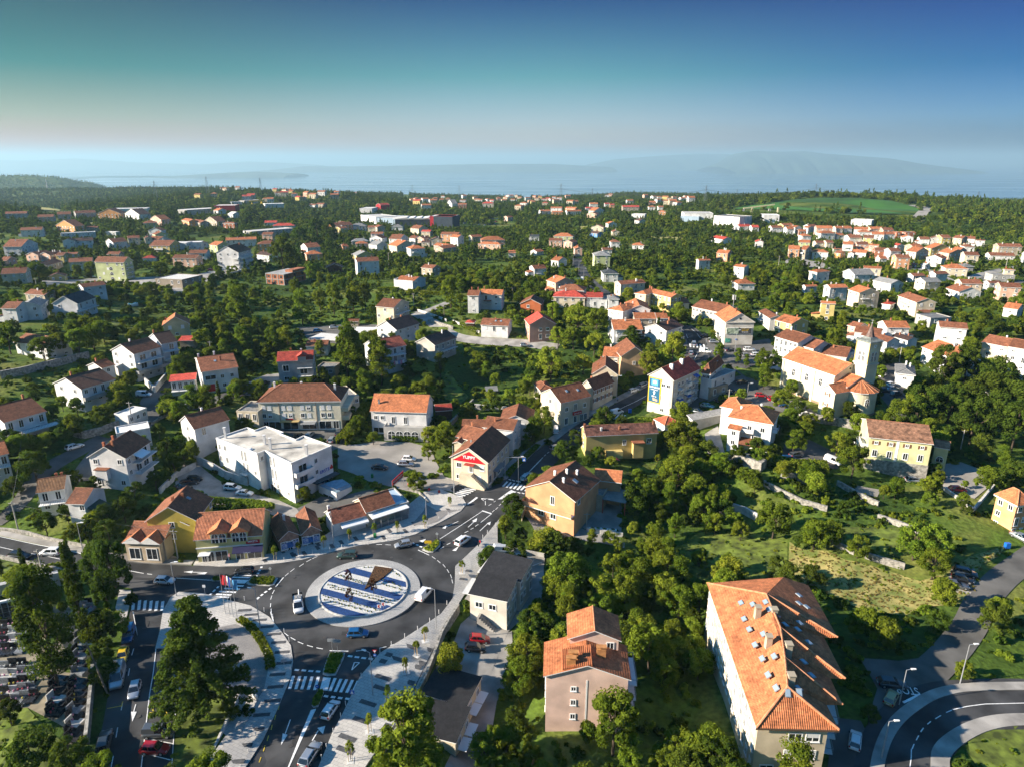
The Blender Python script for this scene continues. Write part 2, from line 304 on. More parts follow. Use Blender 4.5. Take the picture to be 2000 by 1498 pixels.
far_hill('coast','far hazy mountains above the left end of the bay',prof([(-35912.16,36000,164.67),(-28241.7,36000,67.12),(-24133.82,36000,67.12),(-21803.81,36000,164.67),(-19015.82,36000,-30.59),(-15431.92,36000,-128.48),(-13356.54,36000,18.29),(-11820.64,36000,-30.59),(-9775.72,36000,-152.98)]),0,36000,2500,(.05,.07,.07),7)
def haze():
 mb=MB();mb.box(-95000,95000,-3000,115000,-345,440)
 m=bpy.data.materials.new('haze');m.use_nodes=True;t=m.node_tree;t.nodes.clear()
 o=node(t,'ShaderNodeOutputMaterial');v=node(t,'ShaderNodeVolumePrincipled');sv(v,'Density',HAZE_D);sv(v,'Color',(.46,.72,.88,1));sv(v,'Anisotropy',.2)
 t.links.new(v.outputs[0],o.inputs['Volume'])
 tag(mb.build('haze',m),'pale blue summer haze over the bay',None,None,'stuff')
HAZE_D=6.5e-5
haze()
def leafmat(name,c1,c2,objvar=.25):
 m=bpy.data.materials.new(name);m.use_nodes=True;t=m.node_tree;L=t.links;t.nodes.clear()
 o=node(t,'ShaderNodeOutputMaterial');d=node(t,'ShaderNodeBsdfDiffuse');tr=node(t,'ShaderNodeBsdfTranslucent');mx=node(t,'ShaderNodeMixShader');mx.inputs[0].default_value=.38
 tc=node(t,'ShaderNodeTexCoord');n=node(t,'ShaderNodeTexNoise',Scale=1.7,Detail=3.0);L.new(tc.outputs['Object'],n.inputs['Vector'])
 r=node(t,'ShaderNodeValToRGB');r.color_ramp.elements[0].position=.36;r.color_ramp.elements[1].position=.64
 r.color_ramp.elements[0].color=(*c1,1);r.color_ramp.elements[1].color=(*c2,1)
 oi=node(t,'ShaderNodeObjectInfo');h=node(t,'ShaderNodeHueSaturation');mr=node(t,'ShaderNodeMapRange');sv(mr,'To Min',1-objvar);sv(mr,'To Max',1+objvar)
 m2=node(t,'ShaderNodeMapRange');sv(m2,'To Min',.485);sv(m2,'To Max',.52)
 mm=node(t,'ShaderNodeMath',operation='FRACT');m3=node(t,'ShaderNodeMath',operation='MULTIPLY');m3.inputs[1].default_value=7.31
 L.new(n.outputs['Fac'],r.inputs['Fac']);L.new(oi.outputs['Random'],mr.inputs['Value']);L.new(oi.outputs['Random'],m3.inputs[0]);L.new(m3.outputs[0],mm.inputs[0]);L.new(mm.outputs[0],m2.inputs['Value'])
 L.new(mr.outputs[0],h.inputs['Value']);L.new(m2.outputs[0],h.inputs['Hue']);L.new(r.outputs[0],h.inputs['Color'])
 L.new(h.outputs[0],d.inputs[0]);L.new(h.outputs[0],tr.inputs[0]);L.new(d.outputs[0],mx.inputs[1]);L.new(tr.outputs[0],mx.inputs[2]);L.new(mx.outputs[0],o.inputs[0])
 return m
LEAF=leafmat('leaf_green',(.075,.115,.012),(.19,.235,.022))
LEAFY=leafmat('leaf_light',(.12,.17,.015),(.26,.29,.03))
LEAFD=leafmat('leaf_dark',(.038,.068,.010),(.095,.13,.016))
LEAFC=leafmat('needle_dark',(.05,.09,.014),(.12,.17,.025))
STRAW=leafmat('dry_blades',(.16,.13,.04),(.34,.26,.09))
LEAFR=leafmat('leaf_purple',(.03,.012,.010),(.08,.03,.02))
BARK=mat('bark',(.085,.062,.042),.95,.4,3,bump=.4)
def leaves_mesh(name,m,P,N,size,rg,aspect=1.6):
 n=len(P);N=N/np.linalg.norm(N,axis=1,keepdims=True)
 a=np.cross(N,rg.normal(size=(n,3)));a/=np.linalg.norm(a,axis=1,keepdims=True)+1e-9;b=np.cross(N,a)
 s=(size*(.6+.8*rg.random(n)))[:,None]
 V=np.stack([P-a*s*.5*aspect, P-b*s*.42+N*s*.08, P+a*s*.5*aspect, P+b*s*.42+N*s*.08],1).reshape(-1,3)
 me=bpy.data.meshes.new(name);me.vertices.add(4*n);me.vertices.foreach_set('co',V.ravel())
 me.loops.add(4*n);me.loops.foreach_set('vertex_index',np.arange(4*n,dtype=np.int32))
 me.polygons.add(n);me.polygons.foreach_set('loop_start',np.arange(0,4*n,4,dtype=np.int32))
 me.update(calc_edges=True);me.materials.append(m);return me
def crown_pts(rg,n,kind,nc):
 if kind=='broad':
  th=rg.random(nc)*2*np.pi;z=rg.random(nc)**.75;rr=np.sqrt(np.maximum(0,1-(z*1.0-.28)**2/.62))*(.45+.5*rg.random(nc)**.6)
  sq=rg.uniform(.72,1.1,2);hh=rg.uniform(1.15,1.75);C=np.stack([np.cos(th)*rr*.84*sq[0]+.22*(z-.5)*rg.normal(),np.sin(th)*rr*.84*sq[1],z*hh+.12],1);cr=.13+.24*rg.random(nc)**1.6;st=rg.random(nc)<.13;C[st,:2]*=1.22;cr[st]*=.7
 elif kind=='tall':
  th=rg.random(nc)*2*np.pi;z=rg.random(nc);rr=np.sin(np.pi*(.12+.8*z))**.7*(.3+.55*rg.random(nc))
  C=np.stack([np.cos(th)*rr*.8,np.sin(th)*rr*.8,z*2.1+.1],1);cr=.12+.23*rg.random(nc)**1.5
 elif kind=='bush':
  th=rg.random(nc)*2*np.pi;rr=.75*np.sqrt(rg.random(nc));C=np.stack([np.cos(th)*rr,np.sin(th)*rr,.15+.55*rg.random(nc)*(1.1-rr)],1);cr=.22+.16*rg.random(nc)
 elif kind=='cone':
  z=rg.random(nc);th=rg.random(nc)*2*np.pi;rr=(1-z)**.85*(.35+.6*rg.random(nc));C=np.stack([np.cos(th)*rr*.9,np.sin(th)*rr*.9,z*2.7+.1-.25*rr],1);cr=.10+.16*(1-z)
 elif kind=='cedar':
  C=[];cr=[]
  nt_=16
  for k in range(nt_):
   z=k/nt_;L=(1-z)**.8*.98+.08
   for j in range(int(9-4*z)):
    t=rg.random()*6.283;n2=6
    for q in range(n2):
     s=(q+1)/n2;C.append((math.cos(t)*L*s,math.sin(t)*L*s,z*2.35+.15+.12*s-.16*s*s+rg.normal()*.02));cr.append(.085+.05*(1-s)+.03*rg.random())
  C=np.array(C);cr=np.array(cr);nc=len(C)
 elif kind=='cypress':
  z=rg.random(nc);th=rg.random(nc)*2*np.pi;rr=.13*np.sin(np.pi*(.08+.87*z))**.6*(.6+.4*rg.random(nc));C=np.stack([np.cos(th)*rr,np.sin(th)*rr,z*2.0],1);cr=.035+.05*np.sin(np.pi*np.clip(z,.05,.93))
 ci=rg.integers(0,nc,n);D=rg.normal(size=(n,3));D/=np.linalg.norm(D,axis=1,keepdims=True)
 flat=.55 if kind in('cedar',) else .8
 rad=cr[ci][:,None]*(.55+.5*rg.random((n,1)));P=C[ci]+D*rad*np.array([1,1,flat])
 N=D*.75+rg.normal(size=(n,3))*.45+np.array([0,0,.35])
 if kind=='cypress': N=D+np.array([0,0,.1])+rg.normal(size=(n,3))*.3
 P[:,2]=np.maximum(P[:,2],.02)
 return P,N,C,cr
def trunk_mesh(name,rg,kind,C,lift):
 mb=MB();h=C[:,2].max()+lift;r=.055
 px=py=0;pz=-.15;K=5
 for k in range(K):
  z=lift*.2+(h*.8)*(k+1)/K;qx=px+rg.normal()*.03;qy=py+rg.normal()*.03
  mb.tube((px,py,pz),(qx,qy,z),r*(1-.17*k),r*(1-.17*(k+1)),6,caps=(k==0));px,py,pz=qx,qy,z
 for c in C[rg.permutation(len(C))[:9]]:
  z0=max(lift*.6,(c[2]+lift)*.55);mb.tube((0,0,z0),(c[0]*.9,c[1]*.9,c[2]+lift),.022,.008,5,caps=False)
 return mb.mesh(name,[BARK])
TREES={}
def tree_proto(key,kind,m,n,nc,size,seed,lift):
 rg=np.random.default_rng(seed);P,N,C,cr=crown_pts(rg,n,kind,nc);P[:,2]+=lift
 TREES[key]=(leaves_mesh('crown',m,P,N,size,rg),trunk_mesh('trunk',rg,kind,C,lift))
S=0
for i in range(4):
 tree_proto('broad%d'%i,'broad',LEAF,9000,46,.062,10+i,.55);tree_proto('dark%d'%i,'broad',LEAFD,8000,42,.062,20+i,.5)
 tree_proto('light%d'%i,'broad',LEAFY,7000,38,.066,30+i,.5);tree_proto('tall%d'%i,'tall',LEAF,9000,50,.06,40+i,.5)
 tree_proto('bush%d'%i,'bush',[LEAF,LEAFY,LEAFD,LEAF][i],2200,16,.11,50+i,0)
for i in range(2):
 tree_proto('cone%d'%i,'cone',LEAFC,9000,90,.05,60+i,.25);tree_proto('cypress%d'%i,'cypress',LEAFD,7000,150,.03,64+i,.02)
tree_proto('talldark0','tall',LEAFD,14000,60,.05,77,.3)
tree_proto('cedar0','cedar',LEAFC,42000,0,.042,70,.35)
tree_proto('purple0','broad',LEAFR,2500,20,.08,71,.5)
for i in range(6):
 tree_proto('far%d'%i,'broad' if i<5 else 'cone',[LEAF,LEAFD,LEAF,LEAFY,LEAFD,LEAFC][i],700,22,.20,80+i,.25)
tree_proto('straw0','bush',STRAW,300,9,.2,98,0);tree_proto('straw1','bush',STRAW,300,9,.2,99,0)
for i in range(4): tree_proto('under%d'%i,'bush',[LEAFD,LEAF,LEAFD,LEAFY][i],420,9,.24,90+i,0)
def add_tree(x,y,r,key,label,group='trees',name='tree',cat='tree',z=None,rz=None,sz=None,parts=True):
 z=gz(x,y) if z is None else z
 rz=rnd.random()*6.28 if rz is None else rz
 cm,tm=TREES[key];e=empty(name,(x,y,z-.05),rz,label,cat,group);s=r*(sz or 1)
 e.scale=(r,r,s);link('crown' if cat!='shrub' else 'foliage',cm,e);
 if parts and cat!='shrub': link('trunk',tm,e)
 return e
def scatter_stuff(name,label,P,keys,w=None):
 n=len(P);me=bpy.data.meshes.new(name);me.vertices.add(n);me.vertices.foreach_set('co',P[:,:3].astype(np.float32).ravel())
 a=me.attributes.new('scl','FLOAT','POINT');a.data.foreach_set('value',P[:,3].astype(np.float32))
 o=link(name,me);tag(o,label,None,None,'stuff')
 lib=bpy.data.collections.new(name+'_kinds')
 for k in keys:
  q=bpy.data.objects.new(k+'_leafage',TREES[k][0]);lib.objects.link(q)
 g=bpy.data.node_groups.new(name,'GeometryNodeTree')
 g.interface.new_socket('Geometry',in_out='INPUT',socket_type='NodeSocketGeometry');g.interface.new_socket('Geometry',in_out='OUTPUT',socket_type='NodeSocketGeometry')
 gi=g.nodes.new('NodeGroupInput');go=g.nodes.new('NodeGroupOutput');ip=g.nodes.new('GeometryNodeInstanceOnPoints');ci=g.nodes.new('GeometryNodeCollectionInfo')
 sv(ci,'Collection',lib);sv(ci,'Separate Children',True);sv(ci,'Reset Children',True)
 sv(ip,'Pick Instance',True)
 na=g.nodes.new('GeometryNodeInputNamedAttribute');na.data_type='FLOAT';sv(na,'Name','scl')
 rv=g.nodes.new('FunctionNodeRandomValue');rv.data_type='INT';rv.inputs[4].default_value=0;rv.inputs[5].default_value=len(keys)-1
 rr=g.nodes.new('FunctionNodeRandomValue');rr.data_type='FLOAT_VECTOR';rr.inputs[0].default_value=(0,0,0);rr.inputs[1].default_value=(.1,.1,6.28)
 L=g.links;L.new(gi.outputs[0],ip.inputs['Points']);L.new(ci.outputs[0],ip.inputs['Instance']);L.new(na.outputs[0],ip.inputs['Scale'])
 L.new([s for s in rv.outputs if s.enabled and s.type=='INT'][0],ip.inputs['Instance Index'])
 L.new([s for s in rr.outputs if s.enabled and s.type=='VECTOR'][0],ip.inputs['Rotation']);L.new(ip.outputs[0],go.inputs[0])
 md=o.modifiers.new('plants','NODES');md.node_group=g
 return o
ASPH=mat('asphalt',(.056,.056,.057),.85,.42,.16,bump=.15,bscale=30,coord='Object')
ASPH2=mat('old_asphalt',(.12,.115,.105),.9,.3,.15,bump=.2,bscale=20)
CONC=mat('concrete_paving',(.33,.31,.28),.9,.25,.25,bump=.2,bscale=12)
GRAVEL=mat('gravel',(.31,.285,.25),.95,.2,.14,bump=.3,bscale=40,detail=9)
LINE=mat('road_paint',(.78,.78,.76),.6,.12,3.0)
YLINE=mat('yellow_road_paint',(.72,.50,.05),.6,.15,3.0)
KERB=mat('kerb_stone',(.50,.49,.46),.8,.2,1.5)
GRASS=mat('lawn',(.13,.17,.022),.95,.45,.5,bump=.7,bscale=10)
DRY=mat('dry_grass',(.36,.29,.10),.95,.5,.35,bump=.8,bscale=6,col2=(.12,.15,.03))
def slab_mat(name,c,c2,sx,sy,rot=0):
 m=bpy.data.materials.new(name);m.use_nodes=True;t=m.node_tree;L=t.links;b=t.nodes['Principled BSDF'];sv(b,'Roughness',.8)
 tc=node(t,'ShaderNodeTexCoord');mp=node(t,'ShaderNodeMapping');sv(mp,'Rotation',(0,0,rot));br=node(t,'ShaderNodeTexBrick')
 sv(br,'Scale',1);sv(br,'Brick Width',sx);sv(br,'Row Height',sy);sv(br,'Mortar Size',.02)
 sv(br,'Color1',(*c,1));sv(br,'Color2',(*c2,1));sv(br,'Mortar',(*[x*.45 for x in c],1))
 n=node(t,'ShaderNodeTexNoise',Scale=.25,Detail=5.0);mx=node(t,'ShaderNodeMix',data_type='RGBA',blend_type='MULTIPLY');mx.inputs[0].default_value=.5
 r=node(t,'ShaderNodeValToRGB');r.color_ramp.elements[0].color=(.6,.6,.6,1);r.color_ramp.elements[0].position=.3;r.color_ramp.elements[1].position=.7;r.color_ramp.elements[1].color=(1.1,1.1,1.1,1)
 L.new(tc.outputs['Object'],mp.inputs[0]);L.new(mp.outputs[0],br.inputs['Vector']);L.new(tc.outputs['Object'],n.inputs['Vector']);L.new(n.outputs['Fac'],r.inputs['Fac'])
 L.new(br.outputs['Color'],mx.inputs[6]);L.new(r.outputs[0],mx.inputs[7]);L.new(mx.outputs[2],b.inputs['Base Color'])
 return m
PAV=slab_mat('pale_paving',(.50,.475,.43),(.42,.40,.37),.9,.6,.4)
SETT=slab_mat('stone_setts',(.30,.28,.26),(.22,.21,.20),.24,.16,.2)
SETL=slab_mat('pale_setts',(.44,.43,.41),(.33,.33,.32),.26,.18,.3)
DSLAB=mat('dark_slab',(.085,.085,.088),.7,.2,2)
AO,PO,MO=.15,.27,.20
road=drape('road',[p for p in pl('-125.9 139.9 -116.9 137.3 -105.3 133.4 -93.6 129.8 -84.2 129.2 -69.4 128.9 -50.5 130 -41.4 133.7 -35.2 137.1 -22.7 141.8 -15.1 149.2 -12.4 155.7 -14.7 160.5 -16.3 163.3 -10.6 171 -6.8 163.3 -2.1 168.8 2.9 177.9 9.2 188.8 16.7 197 25.3 207.2 39.7 222 47.4 228.6 55.3 234.2 56.5 229.4 48.7 223.2 40.6 213.5 25.2 198.6 15 183.2 5.7 164.7 0 152.9 -3.8 146.5 -8.2 137 -10.6 129.4 -10.2 118.8 -13.2 114.2 -19.9 105.6 -23.7 101.2 -26 95.4 -27 87.2 -27.7 83.2 -28.2 77.2 -28.4 69.6 -39.7 68.9 -38.6 76.5 -37.9 82 -37.7 88.5 -37.8 95.4 -38.6 99.2 -40.2 103.2 -43.1 107 -47 111.5 -51.8 114.9 -57.4 116.9 -62.8 118.9 -68.1 119.4 -68.9 117.5 -77.6 120.2 -88.2 123.7 -97.5 125.2 -110.7 128.5 -118.9 130.6')],AO,ASPH)
road['label']='dark asphalt carriageway of the roundabout and its arms'
drape('street',pl('-78.8 122.3 -69.1 118.2 -68.5 114.1 -65.8 106.9 -64.3 102.3 -60.8 102.4 -53.4 87.7 -48.8 75.9 -47.1 71.5 -58.1 71.3 -59.4 75.5 -61.1 79.4 -62.9 83.9 -64.9 88.6 -67.7 95.6 -70.3 101.4 -72.9 108.8 -75 114'),AO-.01,ASPH)
drape('road',[*pl('55.3 234.2 61.6 242.1 67.7 256.1 71.6 270.6 72.6 281.3 70.3 287.7'),*pl('76.7 289.6 79.2 275.9 77.8 260.4 75.5 247 70.5 240.4 63.3 233.4 56.5 229.4')],AO,ASPH)
drape('road',strip(smoothline(pl('50 527 47 483 45 432 46 403 47.7 376.3 49.8 349.4 53.1 324.2')),7.5),AO,ASPH)
drape('side_street',strip(smoothline(pl('-44.5 310.1 -36.4 296.5 -28 283.7 -20.4 277.6 -8.5 274 6.3 271.6 18.7 268')),6.5),AO,CONC)
drape('side_street',strip(smoothline(pl('-30.2 331.3 -38.4 315.1 -44.5 310.1')),5),AO,CONC)
drape('side_street',strip(smoothline(pl('-117.8 220.5 -113.9 203 -110.2 196.3 -108.2 187.5 -109.5 180.4 -111.9 174.7 -110.8 165.9 -108.7 156.2')),6),AO,ASPH2)
drape('side_street',strip(smoothline(pl('-111.1 198.1 -104.8 198 -99.4 199.3 -93.7 204.9 -88.8 213.4 -87.7 222')),5),AO,ASPH2)
drape('side_street',strip(smoothline(pl('-115.5 178.9 -116.7 174.6 -118 165.9 -119.7 157 -120.5 150.5 -121.4 146.2 -122.2 142.4')),5),AO,ASPH2)
drape('forecourt',pl('-91.4 220.6 -90 228.6 -88.1 233.5 -77.3 238.8 -71.9 227.5 -81 214.7 -87 210.8'),AO,CONC)
drape('side_street',strip(pl('52.21 154.8 54.01 156.63'),4),AO,ASPH2)
drape('side_street',strip(smoothline(pl('264 467 271 465 277 455 268 411 312 447 355 475')),7),AO,CONC)
drape('side_street',strip(smoothline(pl('164 420 160 397 157.6 378.2 162.2 365.8 167.4 356.4')),6),AO,ASPH2)
drape('side_street',strip(smoothline(pl('308 440 287 412 283 396 311 413')),6),AO,ASPH2)
drape('forecourt',pl('210 527 236 550 227 506 223 476 205 455 208 475 195 474 188 473'),AO,GRAVEL)
drape('car_park',pl('-225 421 -196 418 -188 480 -176 461 -179 415 -172.8 375.2 -178.5 363 -208.1 373.7 -237 401 -245.2 378.2 -243.9 357.1 -271 389 -260 419'),AO,CONC)
drape('car_park',pl('-51.5 186.2 -45.7 187.6 -40.9 190 -30.8 189.5 -23.9 185.7 -21.8 177.7 -18.1 168.4 -13.3 168.8 -10.3 166.3 -12.7 160.6 -17.6 162.5 -23 163 -26.9 161.6 -32.6 163.5 -38.4 165.4 -43.3 169.4 -48.2 172.3'),AO,GRAVEL)
drape('car_park',pl('-71.3 194.3 -70 197.3 -49.4 197.7 -49.6 191.4 -50.2 185.7 -53.2 181 -60.2 185'),AO,ASPH2)
drape('back_yard',pl('-91.1 172.6 -86.9 173.2 -81.1 168.9 -75.7 165 -69.6 162.2 -60.3 158.5 -54.5 154.4 -51.9 150.3 -57.6 150.1 -66.9 154.9 -76.5 154.8 -83.7 154.8 -89.3 163.9'),AO,CONC)
drape('driveway',pl('-54.5 154.4 -49.8 160.2 -45.3 158.9 -37 161.7 -34.9 161.2 -43 152.8 -46.3 150.3 -51.7 149.5'),AO-.02,ASPH2)
drape('driveway',pl('-3.7 137.7 7.6 136.9 7.1 132.3 6.9 121.3 3 116.2 -.7 111.1 -2.9 103.2 -4.9 95.9 -6.2 89.4 -9.9 88.5 -10.3 100.5 -11.8 102 -10 111.9 -8.1 114.9 -3.4 112.3 .8 121.1 4.1 134.9 -4 135.9'),AO,CONC)
drape('driveway',pl('-5.5 101.1 -3 109.5 0 111.3 .3 100.9 -2.6 93.9 -4 80.4 -9.5 73.2 -9.9 77.8 -6.4 96.9'),AO-.03,CONC)
drape('courtyard',pl('15.2 149.6 17.4 154.9 19.4 161 29 160.4 26.6 146.6 18 147.3'),AO,CONC)
drape('driveway',pl('3.1 152.7 5.9 154 14.6 150.2 18 147 27 143.4 26.6 141.8 17.9 142.9 13.2 144.6 9.1 142.1 6.5 142.5 5 148'),AO-.02,CONC)
drape('forecourt',pl('-20.5 169.9 -16.7 168.7 -15.4 169.9 -10.5 166.8 -6.9 167.3 -5.5 167.4 -5.5 164.7 -7.4 162.4 -11.4 163.8 -16.3 163.5 -20.6 166.1'),AO-.02,CONC)
drape('pavement',[*pl('-5.7 167.7 -1.4 169.3 .6 173.8 9.2 189.4 11 192.6'),*pl('10.1 193.7 7.8 191.9 .6 181.7 -5.43 169.11')],PO,CONC,skirt=.4)
drape('pavement',strip(smoothline(pl('11.7 191.9 19.6 202.7 27.1 211.6 40 224.3 47.7 230.7')),2.6),PO,CONC,skirt=.4)
drape('square',pl('77.7 289.1 81.7 261.9 105.5 271.5 100.8 249.5 92.1 240.7 87.8 237 80.6 231.1 82 228 85.6 226.1 90.5 220.5 88.6 209 93.8 211.4 94.6 200.2 98.2 195.2 104.3 191.9 114.1 191.5 119.1 203.5 121.3 214.2 135.5 241.4 145.9 245.8 129.8 212.3 122.4 196.8 126.7 194 112.4 187.9 103.2 189.5 92.5 194.9 85.7 201.4 77.9 202.9 74.2 211.2 67.1 215 62.9 213.7 57.5 204.8 54.4 205.4 57.6 219 67.2 224.4 80.6 228.9 69.5 260.7 65.7 273.3'),AO,ASPH2)
drape('paved_path',pl('88.4 240.5 98.3 251.2 99.2 241.6 96.6 233.5 92.6 233.2 91.6 237.3'),AO+.05,PAV)
drape('lawn',pl('79.5 235.4 85.2 232.6 88.3 227.3 85.4 225.6 80.9 230'),AO+.06,GRASS)
drape('lawn',pl('88.3 220.5 93.9 217.4 98.2 206.4 99 200.8 99 197.3 105.3 194.1 111.8 195.1 116.5 199.5 119.5 206.3 117.8 207.8 111.8 197.3 101.5 197 97 201.1 98.8 207.8 95 220.2'),AO+.06,GRASS)
drape('lawn',pl('38.2 201.9 46.3 210.7 53.7 206.4 56.2 199.6 47.9 198.1 38 198.3'),AO,GRASS)
drape('gravel_yard',pl('120.7 174.2 125.7 174.8 130.2 165.1 116.2 154.1 111.3 159.8'),AO,GRAVEL)
drape('driveway',pl('83.5 189.8 86.5 184.8 92.3 175.8 88.3 168.6 77.6 169.4 74 171.9 78.7 182'),AO,ASPH2)
drape('terrace_paving',pl('58.1 191 63.3 195.4 60.5 178.7 63.3 172.6 60.5 170.9 56.2 179.6'),AO,CONC)
R1=smoothline(pl('118.4 133.4 108.3 127 101.1 122 93.1 115.3 87.2 109.2 82.4 104.8 77.8 100.9 73.7 97.8 70.3 95.2'))
drape('lane',strip(R1,5.5),AO-.02,ASPH2)
drape('lane',pl('62 100.6 68.3 99.4 74.6 100.5 81.1 104.8 85.3 107.2 76.1 98.7 72.8 95.2 72.7 93.1 68.4 91.9 63.3 89.1 59 85.8 56.5 86.5 61.1 92.7'),AO-.03,ASPH2)
RB=smoothline(pl('89.1 89.3 83.4 89.5 77.4 89.3 71.8 88.7 67.2 86.9 62.8 84 59 80.6 56.3 77.1 53.9 73.5 51.6 69.6'))
drape('road',strip(RB,11),AO,ASPH)
drape('pavement',strip(smoothline(pl('86.5 85.9 80.9 86 76.4 85.6 71.9 84.3 67.1 81.9 64 79.6 62.3 77.1 59.5 72.4')),2.4),PO,CONC,skirt=.4)
drape('pavement',strip(smoothline(pl('92.1 93.2 86 93.2 80.5 93.1 74.9 92.7 69.8 91.3 64.9 88.7 60.7 85.8 57.3 82.6 54.4 79 52 75.3')),1.8),PO,CONC,skirt=.4)
drape('lawn',pl('69.7 82.6 73.6 84.3 77.5 85.2 83.2 85.2 75.8 75.2 67.6 75.2 67.9 79'),AO,GRASS)
drape('parking_lane',pl('51.1 86.5 55 85.8 54.7 82.9 51 76.5 45.6 76.5 48.4 81.6'),AO-.03,ASPH2)
drape('parking_lane',pl('89.2 120.6 94.6 127.2 98.8 126.4 97.5 123.3 92.7 118 90.6 118.2'),AO-.02,GRAVEL)
drape('dry_meadow',pl('65.1 140.8 66.7 137.5 71.6 135.6 73.8 131.6 78.4 129.7 83.1 126.8 85.8 123.5 91.7 124.8 100.9 131 111.3 134.9 107.1 130.9 101.1 127.7 94.1 119.1 88.7 115 83.7 114.9 76.8 112.9 69.8 115.1 66.4 118.6 62.9 124.2 59.2 125.4'),.12,DRY)
drape('lawn',pl('40.4 142.6 45.6 147.9 55.8 149.7 60.9 144.1 64.7 140.8 58.9 125.4 42.7 127.4 37.5 135'),.1,GRASS)
drape('lawn',pl('12.14 142.08 16.25 141.86 15.95 138.64 13.13 138.84'),.1,GRASS)
drape('lawn',pl('31.5 180.1 34.8 181.1 42.5 182 39.4 177.1 30.9 173.4'),.1,GRASS)
drape('lawn',pl('30.6 178.5 37.5 179.6 36.8 175.3 31.18 174.65'),.12,GRASS)
drape('lawn',pl('76.9 144.2 93.4 143.2 91.3 133.5 81.2 130.7 76.6 138'),.1,GRASS)
drape('gravel_yard',pl('89.35 162.26 96.17 160.62 93.65 157.37 89.68 158.77'),.1,GRAVEL)
drape('meadow',pl('398 1104 427 1138 488 1218 535 1199 579 1178 625 1167 622 1101 616 1060 539 934 515 933 462 924 421 938 397 962 370 994 328 1040 363 1099'),1.0,mat('bright_meadow',(.035,.135,.006),.95,.35,.01),step=0)
drape('lane',strip(smoothline(pl('625 1101 628 1077 620 1048 542 928 487 843')),14),1.5,GRAVEL)
drape('dry_meadow',pl('-1260 1804 -1232 1793 -1040 1571 -955 1489 -666 1033 -1029 1535 -1225 1763'),1.5,DRY,step=0)
drape('dry_meadow',pl('-464 750 -470 784 -450 763 -440 732 -452 730'),1,DRY,step=0)
drape('dry_meadow',pl('127 724 146 705 174 701 167 674 141 682'),1,DRY,step=0)
drape('dry_meadow',pl('79 833 101 820 96 795 78 795'),1,DRY,step=0)
drape('lawn',pl('-182.7 304.4 -176.1 328 -171.1 315.7 -167.4 296.9 -177.4 300'),.3,GRASS)
drape('lawn',pl('-168.5 279.9 -161.5 280.6 -162.3 272.4'),.3,GRASS)
drape('lawn',pl('-41.7 289.1 -27.8 289 -27.3 283.7 -38.1 282.1'),.2,GRASS)
drape('lawn',pl('-23.8 242.9 -15.2 224.9 -17.4 218.2 -23 222.6 -25.8 233.4'),.2,GRASS)
drape('car_park',pl('-95.6 296.1 -76.1 298 -59.2 293.8 -55.4 275.6 -59.3 266.3 -69.8 266.9 -83.4 272.8'),.1,ASPH2)
def plaza(poly,label,m=PAV):
 o=drape('plaza',poly,PO,m,skirt=.5,mside=KERB);o['label']=label;return o
NP=plaza(pl('-69.4 129.1 -69.7 131.3 -60.2 132 -55.9 133.3 -54 133.7 -44.5 140.7 -42.8 144 -43 147.3 -26.9 152.1 -26.1 155.7 -22.9 161.8 -18.7 162.7 -15 160.3 -12.6 158.3 -11.6 155.7 -12.8 152.3 -17.3 147.3 -22.7 141.8 -27.3 139.1 -35.2 137.1 -39.8 134.8 -46.4 131.3 -50.5 130 -55.8 129 -63.4 128.6'),'pale paved square north of the roundabout')
drape('sett_paving',pl('-21.7 155.2 -18.6 152.3 -12.9 153 -15.8 151.2 -18.1 147.3 -20.6 145.9 -24.3 145.8 -22.1 152.3'),PO+.05,SETT,keep=False)
SP_=plaza(pl('-8.2 137 -5.8 142.7 -3.5 148.3 -1.9 151.5 -3.5 145.7 -3.3 137.9 -5.7 135 -7.4 127.6 -10.7 117.4 -10.7 115.3 -13.3 107 -13.9 99.6 -15.8 91.8 -17.5 86 -19 83.5 -21.3 77.2 -22.2 72.8 -28.6 72.8 -28.1 77.6 -27.7 83.2 -27 87.2 -26 95.4 -23.7 101.2 -19.9 105.6 -13.9 113.8 -12.1 118.4 -12 123.3 -12.4 129.2'),'pale paved promenade east of the roundabout')
WP=plaza(pl('-39.6 71.9 -38.4 76.5 -37.9 82 -37.7 88.5 -37.8 95.4 -38.6 99.2 -40.2 103.2 -43.1 107 -47 111.5 -51.8 114.9 -57.4 116.9 -62.8 118.9 -68.1 119.4 -68.9 117.5 -68.3 113.2 -65.8 106.9 -64.2 102 -62.4 102.2 -55.5 91.5 -47.2 90.7 -41.7 89.6 -43.6 81.9 -44.1 76 -43.7 71.8'),'pale paved square west of the roundabout')
drape('sett_paving',pl('-56.5 100.7 -56.1 107.8 -52.6 109.2 -50.8 108.3 -47.3 104.8 -44.2 100.7 -42.2 96.9 -41.3 92.2 -41.6 90 -44.1 91.8 -45.7 91.2 -49.9 92.7 -53.1 94.3'),PO+.04,SETT,keep=False)
drape('pavement',strip(smoothline(pl('-118 138.8 -106.3 134.9 -94.3 131.1 -84.6 130.1 -69.9 130')),1.6),PO,CONC,skirt=.4)
drape('pavement',pl('-80.5 119.9 -78.1 119.9 -75.4 114 -73.3 108.8 -74.6 109.2 -78 114'),PO,PAV,skirt=.4)
drape('lawn',pl('-54.4 89.4 -48.9 91.8 -44.9 90.9 -44.4 83 -43.9 74.8 -48 74.6 -50.5 80.7'),PO-.02,GRASS,skirt=.3)
drape('forecourt',pl('-87.5 130.9 -84.6 131.6 -76 132.4 -73.1 131.5 -73.1 129.7 -80.4 129.8'),AO+.03,mat('tan_paving',(.36,.29,.21),.9,.2,1),keep=True)
